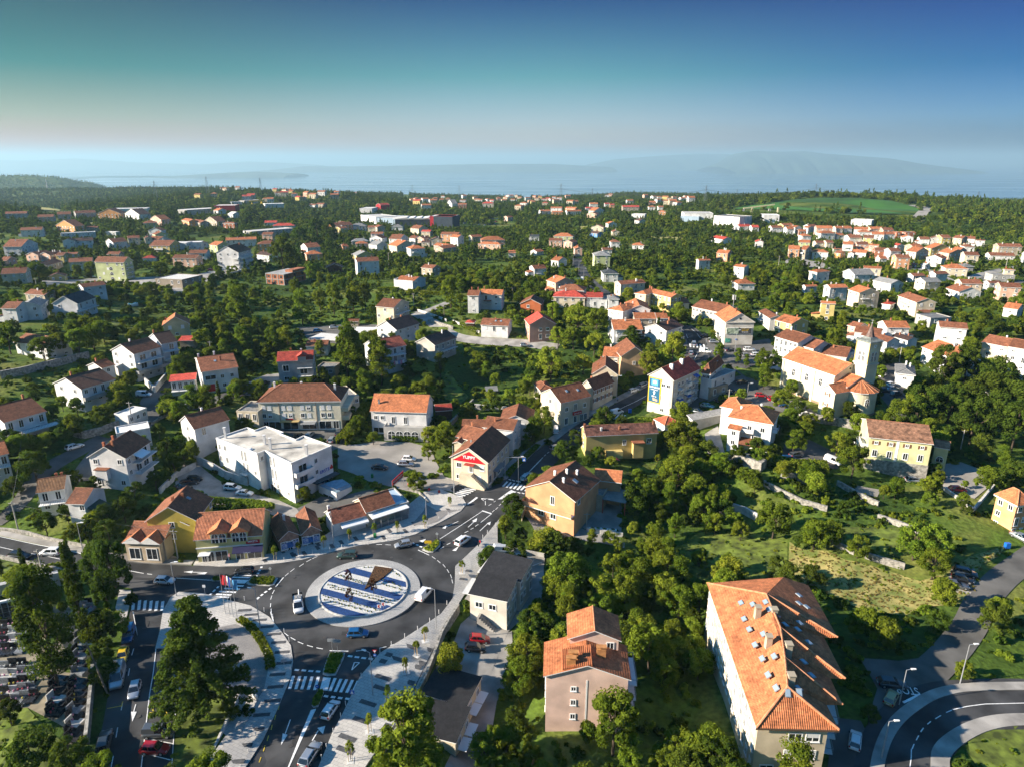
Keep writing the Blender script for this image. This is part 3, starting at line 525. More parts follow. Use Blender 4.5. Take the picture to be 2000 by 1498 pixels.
def slabs(P,rot,parent,L=2.3,W=.5):
 L*=1.15;W*=1.45
 me=bx(-L/2,L/2,-W/2,W/2,-.04,.012).mesh('paving_slab',[DSLAB])
 for x,y in P:
  link('paving_slab',me,parent,(x,y,gz(x,y)+PO+.012),rot)
slabs(pl('-52.4 113.4 -50.6 112 -48.4 110.4 -46.4 108.4 -44.3 106.3 -42.7 104 -41.2 101.4 -40 98.6 -40.2 95.8 -39.6 92.9 -39.1 89.8 -39.8 86.8 -39.7 83.8 -40.3 80.5 -40.2 77.2'),.1,WP)
slabs(pl('-18.8 103.4 -20.4 99.8 -22 95.1 -21.8 92.6 -23.4 89.3 -23.7 85.7 -25.1 82.3 -24.9 80'),-.38,SP_,2.6,.6)
slabs(pl('-15.2 103.1 -16 99.2 -16.5 98.1 -17.1 94.1 -17.7 91.6 -18.5 88.1 -19.4 84.6 -22.7 99.1 -22 100.8'),-.35,SP_,1.1,.7)
slabs(pl('-49.1 133.3 -46.6 133.8 -44.3 136.2 -41.1 136.8 -39.4 138.4 -36.4 140 -29.2 143.4 -30 140.3 -25.3 143.1 -23.7 146.5 -16 153'),-1.0,NP,1.7,.55)
slabs(pl('-10.93 125.06 -9.98 128.06'),0,SP_,1.4,.5)
slabs(pl('-60.1 132.2 -56.6 132.5 -54.4 130.8 -51.6 134.4 -44.4 137.4 -48.5 133.1'),-.9,NP,1.2,.5)
drape('drain',strip(pl('-13.6 106.9 -15 100 -16.4 92.5 -18.9 82.9 -20.4 77.2'),.16),PO+.03,DSLAB,keep=False)
def line(p,q,w=.14,name='road_line',m=LINE,off=MO):
 d=math.hypot(q[0]-p[0],q[1]-p[1]);
 drape(name,strip([p,q],w),off,m,keep=False,step=0 if d<6 else 3,parent=None)
def pair(P,w=.14,name='road_line',m=LINE):
 for i in range(0,len(P)-1,2): line(P[i],P[i+1],w,name,m)
def poly(P,name='road_marking',m=LINE): drape(name,P,MO,m,keep=False,step=0)
S_=.52
pair(pl('-37.43 95.59 -37.12 92.48 -36.3 95.52 -36.09 92.45 -35.29 95.48 -35.08 92.41 -34.17 95.41 -33.98 92.35 -33.07 95.34 -32.89 92.28 -30.14 95.05 -30.29 92.04 -29.1 94.87 -29.36 91.87 -28.11 94.76 -28.44 91.77 -27.08 94.62 -27.42 91.66 -26.07 94.4 -26.41 91.49'),S_,'crossing_stripe')
poly(pl('-32.24 95.27 -30.89 95.12 -30.7 92.14 -32.06 92.25'),'crossing_stripe')
pair(pl('-75.85 116.66 -74.25 113.31 -74.61 116.58 -73.12 113.33 -73.43 116.51 -71.99 113.26 -72.22 116.43 -70.82 113.19 -71.01 116.36 -69.67 113.12 -69.83 116.28 -68.51 113.15'),.55,'crossing_stripe')
pair(pl('-59.08 125.5 -55.42 125.4 -59.19 124.65 -55.45 124.51 -58.92 121.79 -55.65 121.51 -59.33 120.7 -56.02 120.47 -59.96 119.63 -56.37 119.35 -60.19 118.7 -56.99 118.43 -60.37 117.93 -57.13 117.62'),.5,'crossing_stripe')
poly(pl('-59.15 123.82 -55.33 123.72 -55.74 122.37 -58.94 122.56'),'crossing_stripe')
pair(pl('-12.65 163.78 -9.61 163 -13.28 163.08 -10.18 162.22 -13.91 162.39 -10.81 161.39 -14.47 161.69 -11.37 160.65 -14.95 160.98 -12.13 159.89 -15.15 160.08 -12.75 159.23'),.5,'crossing_stripe')
pair(pl('-1.22 167.99 -2.44 165.21 -.25 167.56 -1.48 164.86 .72 167.2 -.52 164.43 1.69 166.84 .44 164.18 2.68 166.49 1.39 163.77 3.48 165.88 2.35 163.59 4.35 164.91 3.43 163.38'),.55,'crossing_stripe')
pair(pl('35.1 208.9 32.6 204 36 208.2 33.5 203.6 36.8 207.6 34.5 203.1'),.5,'crossing_stripe')
pair(pl('71.6 266.1 70.9 262 72.8 265.6 72 261.4 74.1 265.1 73.3 260.9 75.3 264.6 74.6 260.6 76.6 264.4 76 260.4'),.6,'crossing_stripe')
IC=(-30.45,119.9)
def dash(P,L=1.3,w=.14):
 for x,y in P:
  a=math.atan2(y-IC[1],x-IC[0])+math.pi/2;c,s=math.cos(a)*L/2,math.sin(a)*L/2
  line((x-c,y-s),(x+c,y+s),w)
dash(pl('-43.8 132.2 -44.8 131 -45.9 129.2 -47.3 127.3 -48 125.6 -48.8 119.5 -48.6 117.6 -47.9 115.1 -47.2 113.4 -42 106.3 -40.4 105.1 -38.7 104 -36.7 103.1 -34.8 102.5 -27.4 101.9 -23.4 102.8 -21.6 103.7 -17.4 132.2 -16.1 130.7 -14.8 129.2 -13.8 127.4 -13 125.6 -12.6 123.9 -30.5 137.5 -28.4 137.3'))
dash(pl('-48.62 122.92 -31.14 101.83 -19.88 134.19 -46.42 111.53'),3.4,.2)
pair(pl('-16.81 139.84 -7.47 152.33 -5.05 151.39 -7.63 147.22 -7.66 143.53 -5.94 146.85 -16.54 144.53 -13.09 147.66 -10.57 145.03 -9.32 147.37'),.16)
pair(pl('-7.48 152.62 -5.13 151.38 -11.32 155.58 -8.94 159.11'),.45)
pair(pl('-16.24 135.87 -15.54 136.64 -14.98 137.48 -14.2 138.26 -13.7 139.11 -12.87 139.91 -11.26 142.59 -10.39 143.41 -9.88 144.1 -9.19 144.86 -8.85 145.48 -8.16 146.45 -4.96 152.11 -4.41 153.09 -4.14 153.4 -3.58 154.48 -3.29 155.33 -2.83 156.2 -2.53 156.99 -2.03 158.12 -5.94 155.13 -5.26 156.01 -4.7 156.97 -4.2 157.62 -1.56 159.18 -.96 160.26 -.36 161.11 .16 162.11 -7.92 158.52 -7.28 157.45 -6.93 158.56 -4.93 158.51 -6.89 157.47 -6.73 155.32'),.15)
poly(pl('-3.7 158.4 -.2 163.7 1.1 162.6 -1 161 -2.5 158.7'))
poly(pl('-9.73 147.91 -8.55 149.25 -8.7 147.66 -9.21 147.37'));poly(pl('-16.72 144.53 -15.74 145.91 -15.89 144.33'));poly(pl('-6.13 146.97 -5.14 147.87 -5.36 146.24'));poly(pl('-21.53 138.98 -20.03 139.79 -20.56 138.35'));poly(pl('-13.55 135.14 -12.13 137.05 -12.67 134.99'))
pair(pl('0 161.99 0 161.99 4.33 172.37 9 181.5 9.3 182.3 9.9 183.3 10.3 184.1 11 185.1 11.4 185.7 11.9 186.5'),.15)
pair(pl('4.3 172.34 6.7 176.8 6.9 177.1 8.9 181.4'),.16)
pair(pl('19 195.8 19.9 196.9 20.5 197.5 21.6 198.6 23 200.7 29.6 206.3 31.3 208.2 32.5 209.1 34 211.1 46.4 222.8'),.14)
pair(pl('68.6 247 71.5 253.7 72 254.9 74.3 261 76.4 283.5 77 279.3 77.2 277.3 77.3 271.7 72.2 284.2 72.8 281.2 72.7 277.2 72.2 272.3'),.15)
poly(pl('-32.3 87.9 -31.5 88.2 -32 82.6 -32.4 76.8 -32.6 76.8 -32.5 82.6'))
pair(pl('-34.98 85.96 -34.9 83.16 -30.39 81.82 -29.98 83.77'),.16);poly(pl('-35.32 83.22 -34.47 82.93 -34.84 80.97'));poly(pl('-30.28 84.28 -29.14 84.67 -29.08 83.08 -29.72 83.68'))
pair(pl('-37.69 88.83 -37.53 87.95 -37.6 86.9 -37.46 85.89 -37.48 84.87 -37.32 83.89 -37.32 82.75 -37.2 81.71 -37.21 80.83 -37.06 79.66 -37.03 78.63 -36.94 77.6'),.13,'road_line',YLINE)
pair(pl('-27.7 98.88 -26.79 98.8 -26.79 98.8 -27.76 96.97 -27.76 96.97 -27.7 98.88'),.2)
pair(pl('-29.24 100.52 -28.38 100.36 -27.98 100.28 -27.13 100.13 -26.73 100.05 -25.88 99.89 -25.45 99.89 -24.62 99.7 -37.68 97.04 -36.88 96.93 -36.43 96.93 -35.62 96.82 -35.19 96.78 -34.36 96.67 -33.88 96.67 -33.11 96.56 -31.01 90.98 -30.26 90.81 -29.79 90.78 -29.05 90.64 -28.58 90.57 -27.84 90.44 -27.33 90.41 -26.59 90.24'),.45)
pair(pl('-49.7 120.86 -49.99 120.23 -50.23 119.81 -50.52 119.18 -50.69 118.76 -50.91 118.14 -51.08 117.73 -51.32 117.02 -22.91 138.12 -22.44 137.8 -21.97 137.43 -21.36 137.05 -21.1 136.74 -20.5 136.37'),.45)
pair(pl('-54.37 128.65 -54.33 128.06 -54.3 127.48 -54.32 126.91 -54.22 126.33 -54.24 125.76 -54.24 125.29 -54.26 124.73'),.5)
pair(pl('-60.8 121.41 -60.87 120.75 -61.01 120.28 -61.16 119.44 -61.25 118.98 -61.38 118.25'),.45)
pair(pl('-.88 169.18 -.32 168.79 .03 168.8 .8 168.33 1.15 168.42 2.4 167.85 .16 163.01 1.05 162.64 1.45 162.52 2.19 162.15 2.6 162.32 3.27 161.93 -7.93 158.6 -6.8 158.38 -6.07 158.37 -4.74 158.11'),.4)
poly(pl('-10.63 157.04 -9.3 159.33 -8.82 159.09 -9.97 156.97'))
pair(pl('-81.97 126.47 -78.49 125.76 -77.76 125.66 -76.58 125.47 -70.87 124.3 -63.26 123.56 -70.26 126.53 -65.25 126.34'),.18);poly(pl('-70.26 126.53 -68.56 127.02 -68.42 126.08'));poly(pl('-67.36 125.86 -65.23 126.44 -65.49 125.64'))
pair(pl('-116.7 137.01 -105.28 133.34 -105.28 133.34 -93.43 129.93 -113.62 132.67 -109.21 131.28 -105.04 130.14 -103.79 129.83 -101.33 129.25 -96.94 128.01 -96.31 127.83 -91.61 126.7'),.15)
pair(pl('-67.98 101.84 -67.37 100.01 -65.74 96.38 -64.67 94.08 -62.1 87.79 -61.37 85.97 -60.09 82.63 -59.31 80.73 -57.92 77.47 -57.2 75.63 -59.86 87.4 -59.37 85.85'),.13);poly(pl('-59.77 85.82 -58.9 85.88 -58.54 83.87'))
pair(pl('-63.58 86.07 -61.65 86.95 -62.1 87.79 -61.74 86.65 -57.8 87.98 -53.68 87.47 -56.92 85.83 -52.82 85.22 -57.69 87.99 -56.3 85.86 -56.61 87.76 -55.13 85.64 -55.43 87.56 -54 85.48 -54.42 87.45 -53.09 85.34'),.14,'road_line',YLINE)
pair(pl('-64.09 101.99 -60.54 93.69 -59.25 91.03 -56.54 90.64 -60.54 93.69 -57.1 85.54 -57.1 85.54 -52.9 75.53 -53.51 87.32 -48.74 75.92 -53.83 78.11 -49.48 77.07 -55.21 80.81 -50.45 79.98'),.13)
pair(pl('-2.91 133.57 1.81 137.21 3.01 135.24 4.44 136.17 -.14 133.88 .56 134.62'),.14);line(*pl('4 132.59 6.84 134.56'),.14)
for i,(a,b) in enumerate(zip(pl('70.6 87.9 68.2 86.8 65.9 85.6 64 84.3 62.4 82.8 60.8 81.2'),pl('69.4 87.4 66.9 86.1 65 85 63.1 83.5 61.5 81.9 60 80.3'))): line(a,b,.15)
for a,b in zip(pl('86.3 89.5 80.3 89.3 76.8 89.2 73.6 88.7 59.9 80.3 58.9 78.6 57.9 77.1'),pl('80.3 89.3 76.8 89.2 73.6 88.7 70.8 88 58.9 78.6 57.9 77.1 56.8 75.3')): line(a,b,.14)
poly(pl('63.6 89.69 67.39 91.54 67.59 91.06 63.74 89.31'),'stop_line')
def text_on(s,size,loc,rz,m,name='lettering',parent=None,rx=0,ext=.01,bold=False,align='CENTER'):
 c=bpy.data.curves.new(name,'FONT');c.body=s;c.size=size;c.extrude=ext;c.align_x=align;c.align_y='CENTER'
 if bold: c.offset=size*.02
 o=bpy.data.objects.new('tmp_text',c);COL.objects.link(o)
 dg=bpy.context.evaluated_depsgraph_get();me=bpy.data.meshes.new_from_object(o.evaluated_get(dg));bpy.data.objects.remove(o)
 me.materials.clear();me.materials.append(m)
 q=link(name,me,parent,loc);q.rotation_euler=(rx,0,rz);return q
_s=pl('65.85 92.19')[0];o=text_on('STOP',1.5,(_s[0],_s[1],gz(*_s)+.25),R(172),LINE,'road_lettering');o.scale=(1,1.7,1);o['kind']='structure'
def circ(c,r,n=72,a0=0,a1=2*math.pi,full=True): return [(c[0]+r*math.cos(a0+(a1-a0)*i/n),c[1]+r*math.sin(a0+(a1-a0)*i/n)) for i in range(n if full else n+1)]
def clip(P,a,b,c):
 o=[];n=len(P)
 for i in range(n):
  p,q=P[i],P[(i+1)%n];dp=a*p[0]+b*p[1]-c;dq=a*q[0]+b*q[1]-c
  if dp<=0: o.append(p)
  if (dp<0)!=(dq<0) and dp!=dq: t=dp/(dp-dq);o.append((p[0]+(q[0]-p[0])*t,p[1]+(q[1]-p[1])*t))
 return o
FOOT.append(circ(IC,11.6))
isl=empty('roundabout_island',(IC[0],IC[1],gz(*IC)),0);tag(isl,kind='structure')
def loc(P): return [(x-IC[0],y-IC[1]) for x,y in P]
def ringmesh(r0,r1,z0,z1,zt0,zt1,m,name,n=96):
 mb=MB()
 for i in range(n):
  a,b=2*math.pi*i/n,2*math.pi*(i+1)/n
  c=lambda r,t,z:(r*math.cos(t),r*math.sin(t),z)
  mb.face([c(r0,a,zt0),c(r1,a,zt1),c(r1,b,zt1),c(r0,b,zt0)]);mb.face([c(r1,a,z1),c(r1,b,z1),c(r1,b,zt1),c(r1,a,zt1)]);mb.face([c(r0,b,z0),c(r0,a,z0),c(r0,a,zt0),c(r0,b,zt0)])
 return mb.build(name,m,isl)
ringmesh(8.95,11.5,0,.0,.38,.27,SETL,'sett_apron');ringmesh(8.7,8.97,0,0,.62,.62,KERB,'kerb_ring')
WG=mat('white_gravel',(.62,.61,.58),.9,.3,6,bump=.6,bscale=30);BG=mat('blue_gravel',(.012,.055,.19),.8,.35,5,bump=.8,bscale=25)
MB().prism(circ((0,0),8.72),.2,.50).build('gravel_bed',WG,isl)
BR=mat('russet_planting',(.10,.045,.015),.95,.6,4,bump=1,bscale=12)
def band(u,l,name='gravel_stripe',z=.53):
 (x0,y0),(x1,y1)=loc(u);(x2,y2),(x3,y3)=loc(l);P=circ((0,0),8.66)
 nx,ny=-(y1-y0),(x1-x0);P=clip(P,nx,ny,nx*x0+ny*y0)
 if l!=u: nx,ny=(y3-y2),-(x3-x2);P=clip(P,nx,ny,nx*x2+ny*y2)
 MB().prism(P,.4,z).build(name,BG,isl)
band(pl('-34.19 127.83 -22.11 122.5'),pl('-36.19 126.43 -21.67 120.6'));band(pl('-37.96 124.55 -21.23 117.57'),pl('-38.64 122.77 -21.58 115.8'))
band(pl('-39.12 120.44 -22.82 113.97'),pl('-38.99 118.45 -23.46 112.38'));band(pl('-37.95 115.7 -26.65 111.11'),pl('-37.95 115.7 -26.65 111.11'))
MB().prism(loc(pl('-29.7 128.2 -25.6 127.2 -26.1 125.9 -27.8 122.9 -30.2 119.8')),.4,.7).build('planting_bed',BR,isl)
MH=MB().tube((0,0,0),(0,0,.02),.36,.36,14).mesh('manhole_cover',[mat('cast_iron',(.06,.055,.05),.6,.2,4)])
for x,y in pl('-27.7 106.6 -34.6 105.5 -26.8 132.2 -31.4 134.7 -22.3 131.6 -9.6 142.6 -46.1 124.6 -15.8 110.5 -37.2 99.7 -40.5 97.4')+pl('-34.62 89.83 -33.38 80.9 -33.15 90.84')+pl('-69.12 107.6 -58.16 84.94'): link('manhole_cover',MH,road,(x,y,gz(x,y)+AO+.03))
PT=mat('asphalt_patch',(.032,.032,.033),.9,.2,.6)
for i,P in enumerate((pl('-31.86 107.23 -27.16 106.81 -27.04 105.51 -31.74 106.14'),pl('-26.72 131.59 -22.79 128.06 -23.33 127.18 -27.07 130.69'),pl('-79.84 124.43 -75.11 124.15 -74.8 123.25 -79.56 123.64'),pl('-33.6 84.73 -32.59 84.58 -32.37 80.62 -33.33 80.76'),pl('-11.66 145.96 -10.26 147.35 -9.84 146.54 -11.23 144.94'),pl('-71.69 110.07 -69.27 109.91 -68.57 108.02 -70.95 108.18'))): drape('repair_patch',P,AO+.03,PT,keep=False,step=0,parent=None)
def plaster(n,c,v=.15): return mat(n,c,.85,v,.30,bump=.1,bscale=25,objvar=.05)
WALL={'W':('white',plaster('white_plaster',(.66,.65,.63))),'C':('cream',plaster('cream_plaster',(.60,.52,.38))),'Y':('yellow',plaster('yellow_plaster',(.58,.46,.17))),
 'P':('pink',plaster('pink_plaster',(.60,.38,.28))),'O':('orange',plaster('orange_plaster',(.56,.27,.10))),'G':('pale green',plaster('green_plaster',(.44,.48,.24))),
 'T':('tan',plaster('tan_plaster',(.40,.34,.25),.2)),'B':('brick red',mat('brick_wall',(.38,.14,.07),.9,.3,1.5,bump=.3,bscale=9)),'g':('grey',plaster('grey_plaster',(.36,.35,.33),.2)),
 'X':('red orange',plaster('red_orange_plaster',(.50,.14,.05))),'S':('peach',plaster('peach_plaster',(.62,.32,.18))),'L':('lilac',plaster('lilac_plaster',(.50,.42,.46))),
 'N':('weathered cream',mat('weathered_plaster',(.62,.58,.51),.9,.35,.35,bump=.2,bscale=12,col2=(.45,.41,.34))),'U':('blue',plaster('blue_plaster',(.10,.22,.45))),'K':('dark blue grey',plaster('dark_cladding',(.035,.05,.07))),
 'R':('red',plaster('red_cladding',(.38,.02,.03))),'D':('dark brown timber',mat('dark_timber',(.07,.045,.03),.9,.3,3)),'M':('lemon yellow',plaster('lemon_plaster',(.62,.56,.24)))}
def roofmat(n,c,v=.38,tile=True):
 m=bpy.data.materials.new(n);m.use_nodes=True;t=m.node_tree;L=t.links;b=t.nodes['Principled BSDF'];sv(b,'Roughness',.8);sv(b,'Specular IOR Level',.25)
 uv=node(t,'ShaderNodeUVMap');sp=node(t,'ShaderNodeSeparateXYZ');L.new(uv.outputs[0],sp.inputs[0])
 tc=node(t,'ShaderNodeTexCoord');n1=node(t,'ShaderNodeTexNoise',Scale=.7,Detail=6.0,Roughness=.7);n2=node(t,'ShaderNodeTexVoronoi',Scale=3.2)
 L.new(tc.outputs['Object'],n1.inputs['Vector']);L.new(uv.outputs[0],n2.inputs['Vector'])
 r=node(t,'ShaderNodeValToRGB');e=r.color_ramp.elements;e[0].position=.3;e[1].position=.72;e[0].color=(*[x*(1-v*1.5) for x in c],1);e[1].color=(*[min(1,x*(1+v*.7)) for x in c],1)
 L.new(n1.outputs['Fac'],r.inputs['Fac'])
 mr=node(t,'ShaderNodeMapRange');sv(mr,'To Min',.80);sv(mr,'To Max',1.2);sc=node(t,'ShaderNodeSeparateColor');L.new(n2.outputs['Color'],sc.inputs[0]);L.new(sc.outputs[0],mr.inputs['Value'])
 oi=node(t,'ShaderNodeObjectInfo');m2=node(t,'ShaderNodeMapRange');sv(m2,'To Min',.72);sv(m2,'To Max',1.2);L.new(oi.outputs['Random'],m2.inputs['Value'])
 mu=node(t,'ShaderNodeMath',operation='MULTIPLY');L.new(mr.outputs[0],mu.inputs[0]);L.new(m2.outputs[0],mu.inputs[1])
 h=node(t,'ShaderNodeHueSaturation');L.new(mu.outputs[0],h.inputs['Value']);L.new(r.outputs[0],h.inputs['Color']);L.new(h.outputs[0],b.inputs['Base Color'])
 if tile:
  def wave(out,period):
   a=node(t,'ShaderNodeMath',operation='MULTIPLY');a.inputs[1].default_value=2*math.pi/period;s=node(t,'ShaderNodeMath',operation='SINE');L.new(out,a.inputs[0]);L.new(a.outputs[0],s.inputs[0]);return s.outputs[0]
  a=node(t,'ShaderNodeMath',operation='ADD');w1=wave(sp.outputs[0],.30);w2=wave(sp.outputs[1],.42);k=node(t,'ShaderNodeMath',operation='MULTIPLY');k.inputs[1].default_value=.5;L.new(w2,k.inputs[0])
  L.new(w1,a.inputs[0]);L.new(k.outputs[0],a.inputs[1]);bp=node(t,'ShaderNodeBump');sv(bp,'Strength',.55);sv(bp,'Distance',.045);L.new(a.outputs[0],bp.inputs['Height']);L.new(bp.outputs[0],b.inputs['Normal'])
 return m
ROOF={'o':('orange',roofmat('orange_tiles',(.43,.15,.062))),'b':('brown',roofmat('brown_tiles',(.23,.088,.045))),'d':('dark brown',roofmat('dark_tiles',(.085,.048,.038))),
 'r':('red',roofmat('red_tiles',(.48,.07,.045))),'s':('grey',roofmat('grey_sheets',(.22,.22,.215),.2)),'k':('slate black',roofmat('slate_tiles',(.05,.058,.065))),
 'w':('white',roofmat('white_membrane',(.62,.60,.56),.12,False)),'a':('dark flat',roofmat('bitumen',(.022,.022,.024),.25,False)),'m':('mottled',roofmat('mottled_tiles',(.33,.17,.10),.55)),'g':('grey concrete',roofmat('concrete_roof',(.28,.27,.25),.25,False))}
TRIM=mat('white_trim',(.70,.69,.66),.7,.05,2);CHIM=mat('chimney_brick',(.42,.16,.08),.9,.25,3);CHIW=mat('white_chimney',(.68,.67,.65),.85,.1,3)
GLASS=mat('window_glass',(.018,.024,.03),.08,0,spec=.9);FRAME=mat('window_frame',(.72,.72,.70),.5,0);FRB=mat('brown_frame',(.16,.075,.035),.6,0);SHUT=mat('closed_shutter',(.66,.66,.65),.6,0)
GREYM=mat('grey_metal',(.30,.31,.32),.45,.05,metal=.4);RAIL=mat('railing',(.22,.23,.24),.5,0);DARK=mat('dark_opening',(.02,.02,.022),.8,0)
RIDGE=mat('ridge_tile',(.55,.24,.12),.8,.2,2);BRIDGE=mat('brown_ridge_tile',(.30,.13,.075),.8,.2,2)
_MC={}
def cached(key,f):
 if key not in _MC: _MC[key]=f()
 return _MC[key]
class Frm:
 def __init__(s,root,x=0,y=0,z=0,rz=0): s.root=root;s.x,s.y,s.z,s.rz=x,y,z,rz
 def put(s,name,me,x=0,y=0,z=0,rz=0,parent=None):
  if parent is not None: return link(name,me,parent,(x,y,z),rz)
  c,q=math.cos(s.rz),math.sin(s.rz)
  return link(name,me,s.root,(s.x+x*c-y*q,s.y+x*q+y*c,s.z+z),s.rz+rz)
def walls_mesh(w,d,h,roof,rise,below,m,base=None,basem=None):
 x,y=w/2,d/2;mb=MB()
 def wall(a,b,top=None):
  P=[(a[0],a[1],-below),(b[0],b[1],-below),(b[0],b[1],h)]
  if top: P.append(top)
  P.append((a[0],a[1],h));mb.face(P)
 g=roof
 wall((-x,-y),(x,-y),(0,-y,h+rise) if g=='gy' else None);wall((x,-y),(x,y),(x,0,h+rise) if g=='gx' else None)
 wall((x,y),(-x,y),(0,y,h+rise) if g=='gy' else None);wall((-x,y),(-x,-y),(-x,0,h+rise) if g=='gx' else None)
 if g=='shed':
  mb=MB();z2=h+rise
  mb.face([(-x,-y,-below),(x,-y,-below),(x,-y,h),(-x,-y,h)]);mb.face([(x,-y,-below),(x,y,-below),(x,y,z2),(x,-y,h)]);mb.face([(x,y,-below),(-x,y,-below),(-x,y,z2),(x,y,z2)]);mb.face([(-x,y,-below),(-x,-y,-below),(-x,-y,h),(-x,y,z2)])
 if g=='flat': mb.face([(-x,-y,h),(x,-y,h),(x,y,h),(-x,y,h)])
 return mb
def roof_mesh(w,d,h,kind,rise,o,og,tr,th=.16,inset=None):
 mb=MB();
 def slab(P,L):
  (ax,ay,az),(bx,by,bz)=P[0],P[1];u=math.dist(P[0],P[1])
  ex=((bx-ax)/u,(by-ay)/u);uv=[]
  for p in P:
   du=(p[0]-ax)*ex[0]+(p[1]-ay)*ex[1];dv=math.sqrt(max(0,(p[0]-ax)**2+(p[1]-ay)**2+(p[2]-az)**2-du*du));uv.append((du+.001,dv+.001))
  T=[(p[0],p[1],p[2]+th) for p in P]
  mb.face(T,0,uv);mb.face(P[::-1],1)
  for i in range(len(P)):
   j=(i+1)%len(P);mb.face([P[i],P[j],T[j],T[i]],1)
 if kind=='gx':
  k=rise/(d/2);X=w/2+og;Y=d/2+o;z0=h-k*o;zr=h+rise
  slab([(-X,-Y,z0),(X,-Y,z0),(X,0,zr),(-X,0,zr)],0);slab([(X,Y,z0),(-X,Y,z0),(-X,0,zr),(X,0,zr)],0)
  rl=[((-X,0,zr+th),(X,0,zr+th))]
 elif kind=='gy':
  k=rise/(w/2);X=w/2+o;Y=d/2+og;z0=h-k*o;zr=h+rise
  slab([(X,-Y,z0),(X,Y,z0),(0,Y,zr),(0,-Y,zr)],0);slab([(-X,Y,z0),(-X,-Y,z0),(0,-Y,zr),(0,Y,zr)],0)
  rl=[((0,-Y,zr+th),(0,Y,zr+th))]
 elif kind=='hip':
  X,Y=w/2+o,d/2+o;z0=h-.05;zr=h+rise;rl=[]
  if w>=d:
   q=X-Y*(inset or .95);A,B=(-q,0,zr),(q,0,zr)
   slab([(-X,-Y,z0),(X,-Y,z0),B,A],0);slab([(X,Y,z0),(-X,Y,z0),A,B],0);slab([(X,-Y,z0),(X,Y,z0),B],0);slab([(-X,Y,z0),(-X,-Y,z0),A],0)
   C=[((-X,-Y,z0),A),((-X,Y,z0),A),((X,-Y,z0),B),((X,Y,z0),B)]
  else:
   q=Y-X*(inset or .95);A,B=(0,-q,zr),(0,q,zr)
   slab([(X,-Y,z0),(X,Y,z0),B,A],0);slab([(-X,Y,z0),(-X,-Y,z0),A,B],0);slab([(-X,-Y,z0),(X,-Y,z0),A],0);slab([(X,Y,z0),(-X,Y,z0),B],0)
   C=[((-X,-Y,z0),A),((X,-Y,z0),A),((-X,Y,z0),B),((X,Y,z0),B)]
  rl=[(A,B)]+C;rl=[((a[0],a[1],a[2]+th),(b[0],b[1],b[2]+th)) for a,b in rl]
  mb.box(-X+.02,X-.02,-Y+.02,Y-.02,z0-.14,z0-.002,1)
 elif kind=='shed':
  X,Y=w/2+og,d/2+o;k=rise/d;slab([(-X,-Y,h-k*o),(X,-Y,h-k*o),(X,Y,h+rise+k*o),(-X,Y,h+rise+k*o)],0);rl=[]
 elif kind=='flat':
  x,y=w/2+.06,d/2+.06;mb.face([(-x,-y,h+.05),(x,-y,h+.05),(x,y,h+.05),(-x,y,h+.05)],0,[(0,0),(w,0),(w,d),(0,d)])
  for a in ((-x,x,-y,-y+.25),(-x,x,y-.25,y),(-x,-x+.25,-y+.25,y-.25),(x-.25,x,-y+.25,y-.25)): mb.box(*a,h-.15,h+.35,1)
  rl=[]
 return mb,rl
def window_mesh(w,h,t):
 def f():
  mb=MB();b=.09
  if t in('o','h','d','b'):
   fm=1
   mb.box(-w/2,w/2,-.03,.0,0,h,0)
   for a in ((-w/2-.05,-w/2+b),(w/2-b,w/2+.05)): mb.box(a[0],a[1],-.09,0,-.05,h+.05,1)
   for a in ((-.05,b),(h-b,h+.05)): mb.box(-w/2+b,w/2-b,-.085,0,a[0],a[1],1)
   if w>.75: mb.box(-.045,.045,-.075,-.0,b,h-b,1)
   if t=='h': mb.box(-w/2+b,w/2-b,-.07,-.031,h*.5,h-b,2)
   if t=='b':
    for s in (-1,1): mb.box(s*(w/2+.30)-.24,s*(w/2+.30)+.24,-.07,0,-.05,h+.05,3)
   mb.box(-w/2-.12,w/2+.12,-.16,0,-.12,-.052,1)
  elif t=='s':
   mb.box(-w/2,w/2,-.06,0,0,h,2);mb.box(-w/2-.1,w/2+.1,-.12,0,-.1,-.002,1)
  elif t=='g': mb.box(-w/2,w/2,-.06,0,0,h,2)
  return mb.mesh('window',[GLASS,FRAME if t!='n' else FRB,SHUT,FRB])
 return cached(('win',round(w,2),round(h,2),t),f)
def side_pos(w,d,side,t):
 return {'F':(-w/2+t,-d/2,0),'R':(w/2,-d/2+t,math.pi/2),'B':(w/2-t,d/2,math.pi),'L':(-w/2,d/2-t,-math.pi/2)}[side]
def add_window(fr,w,d,side,t,z,ww=1.1,wh=1.3,ty='o',name='window'):
 x,y,r=side_pos(w,d,side,t);return fr.put(name,window_mesh(ww,wh,ty),x,y,z,r)
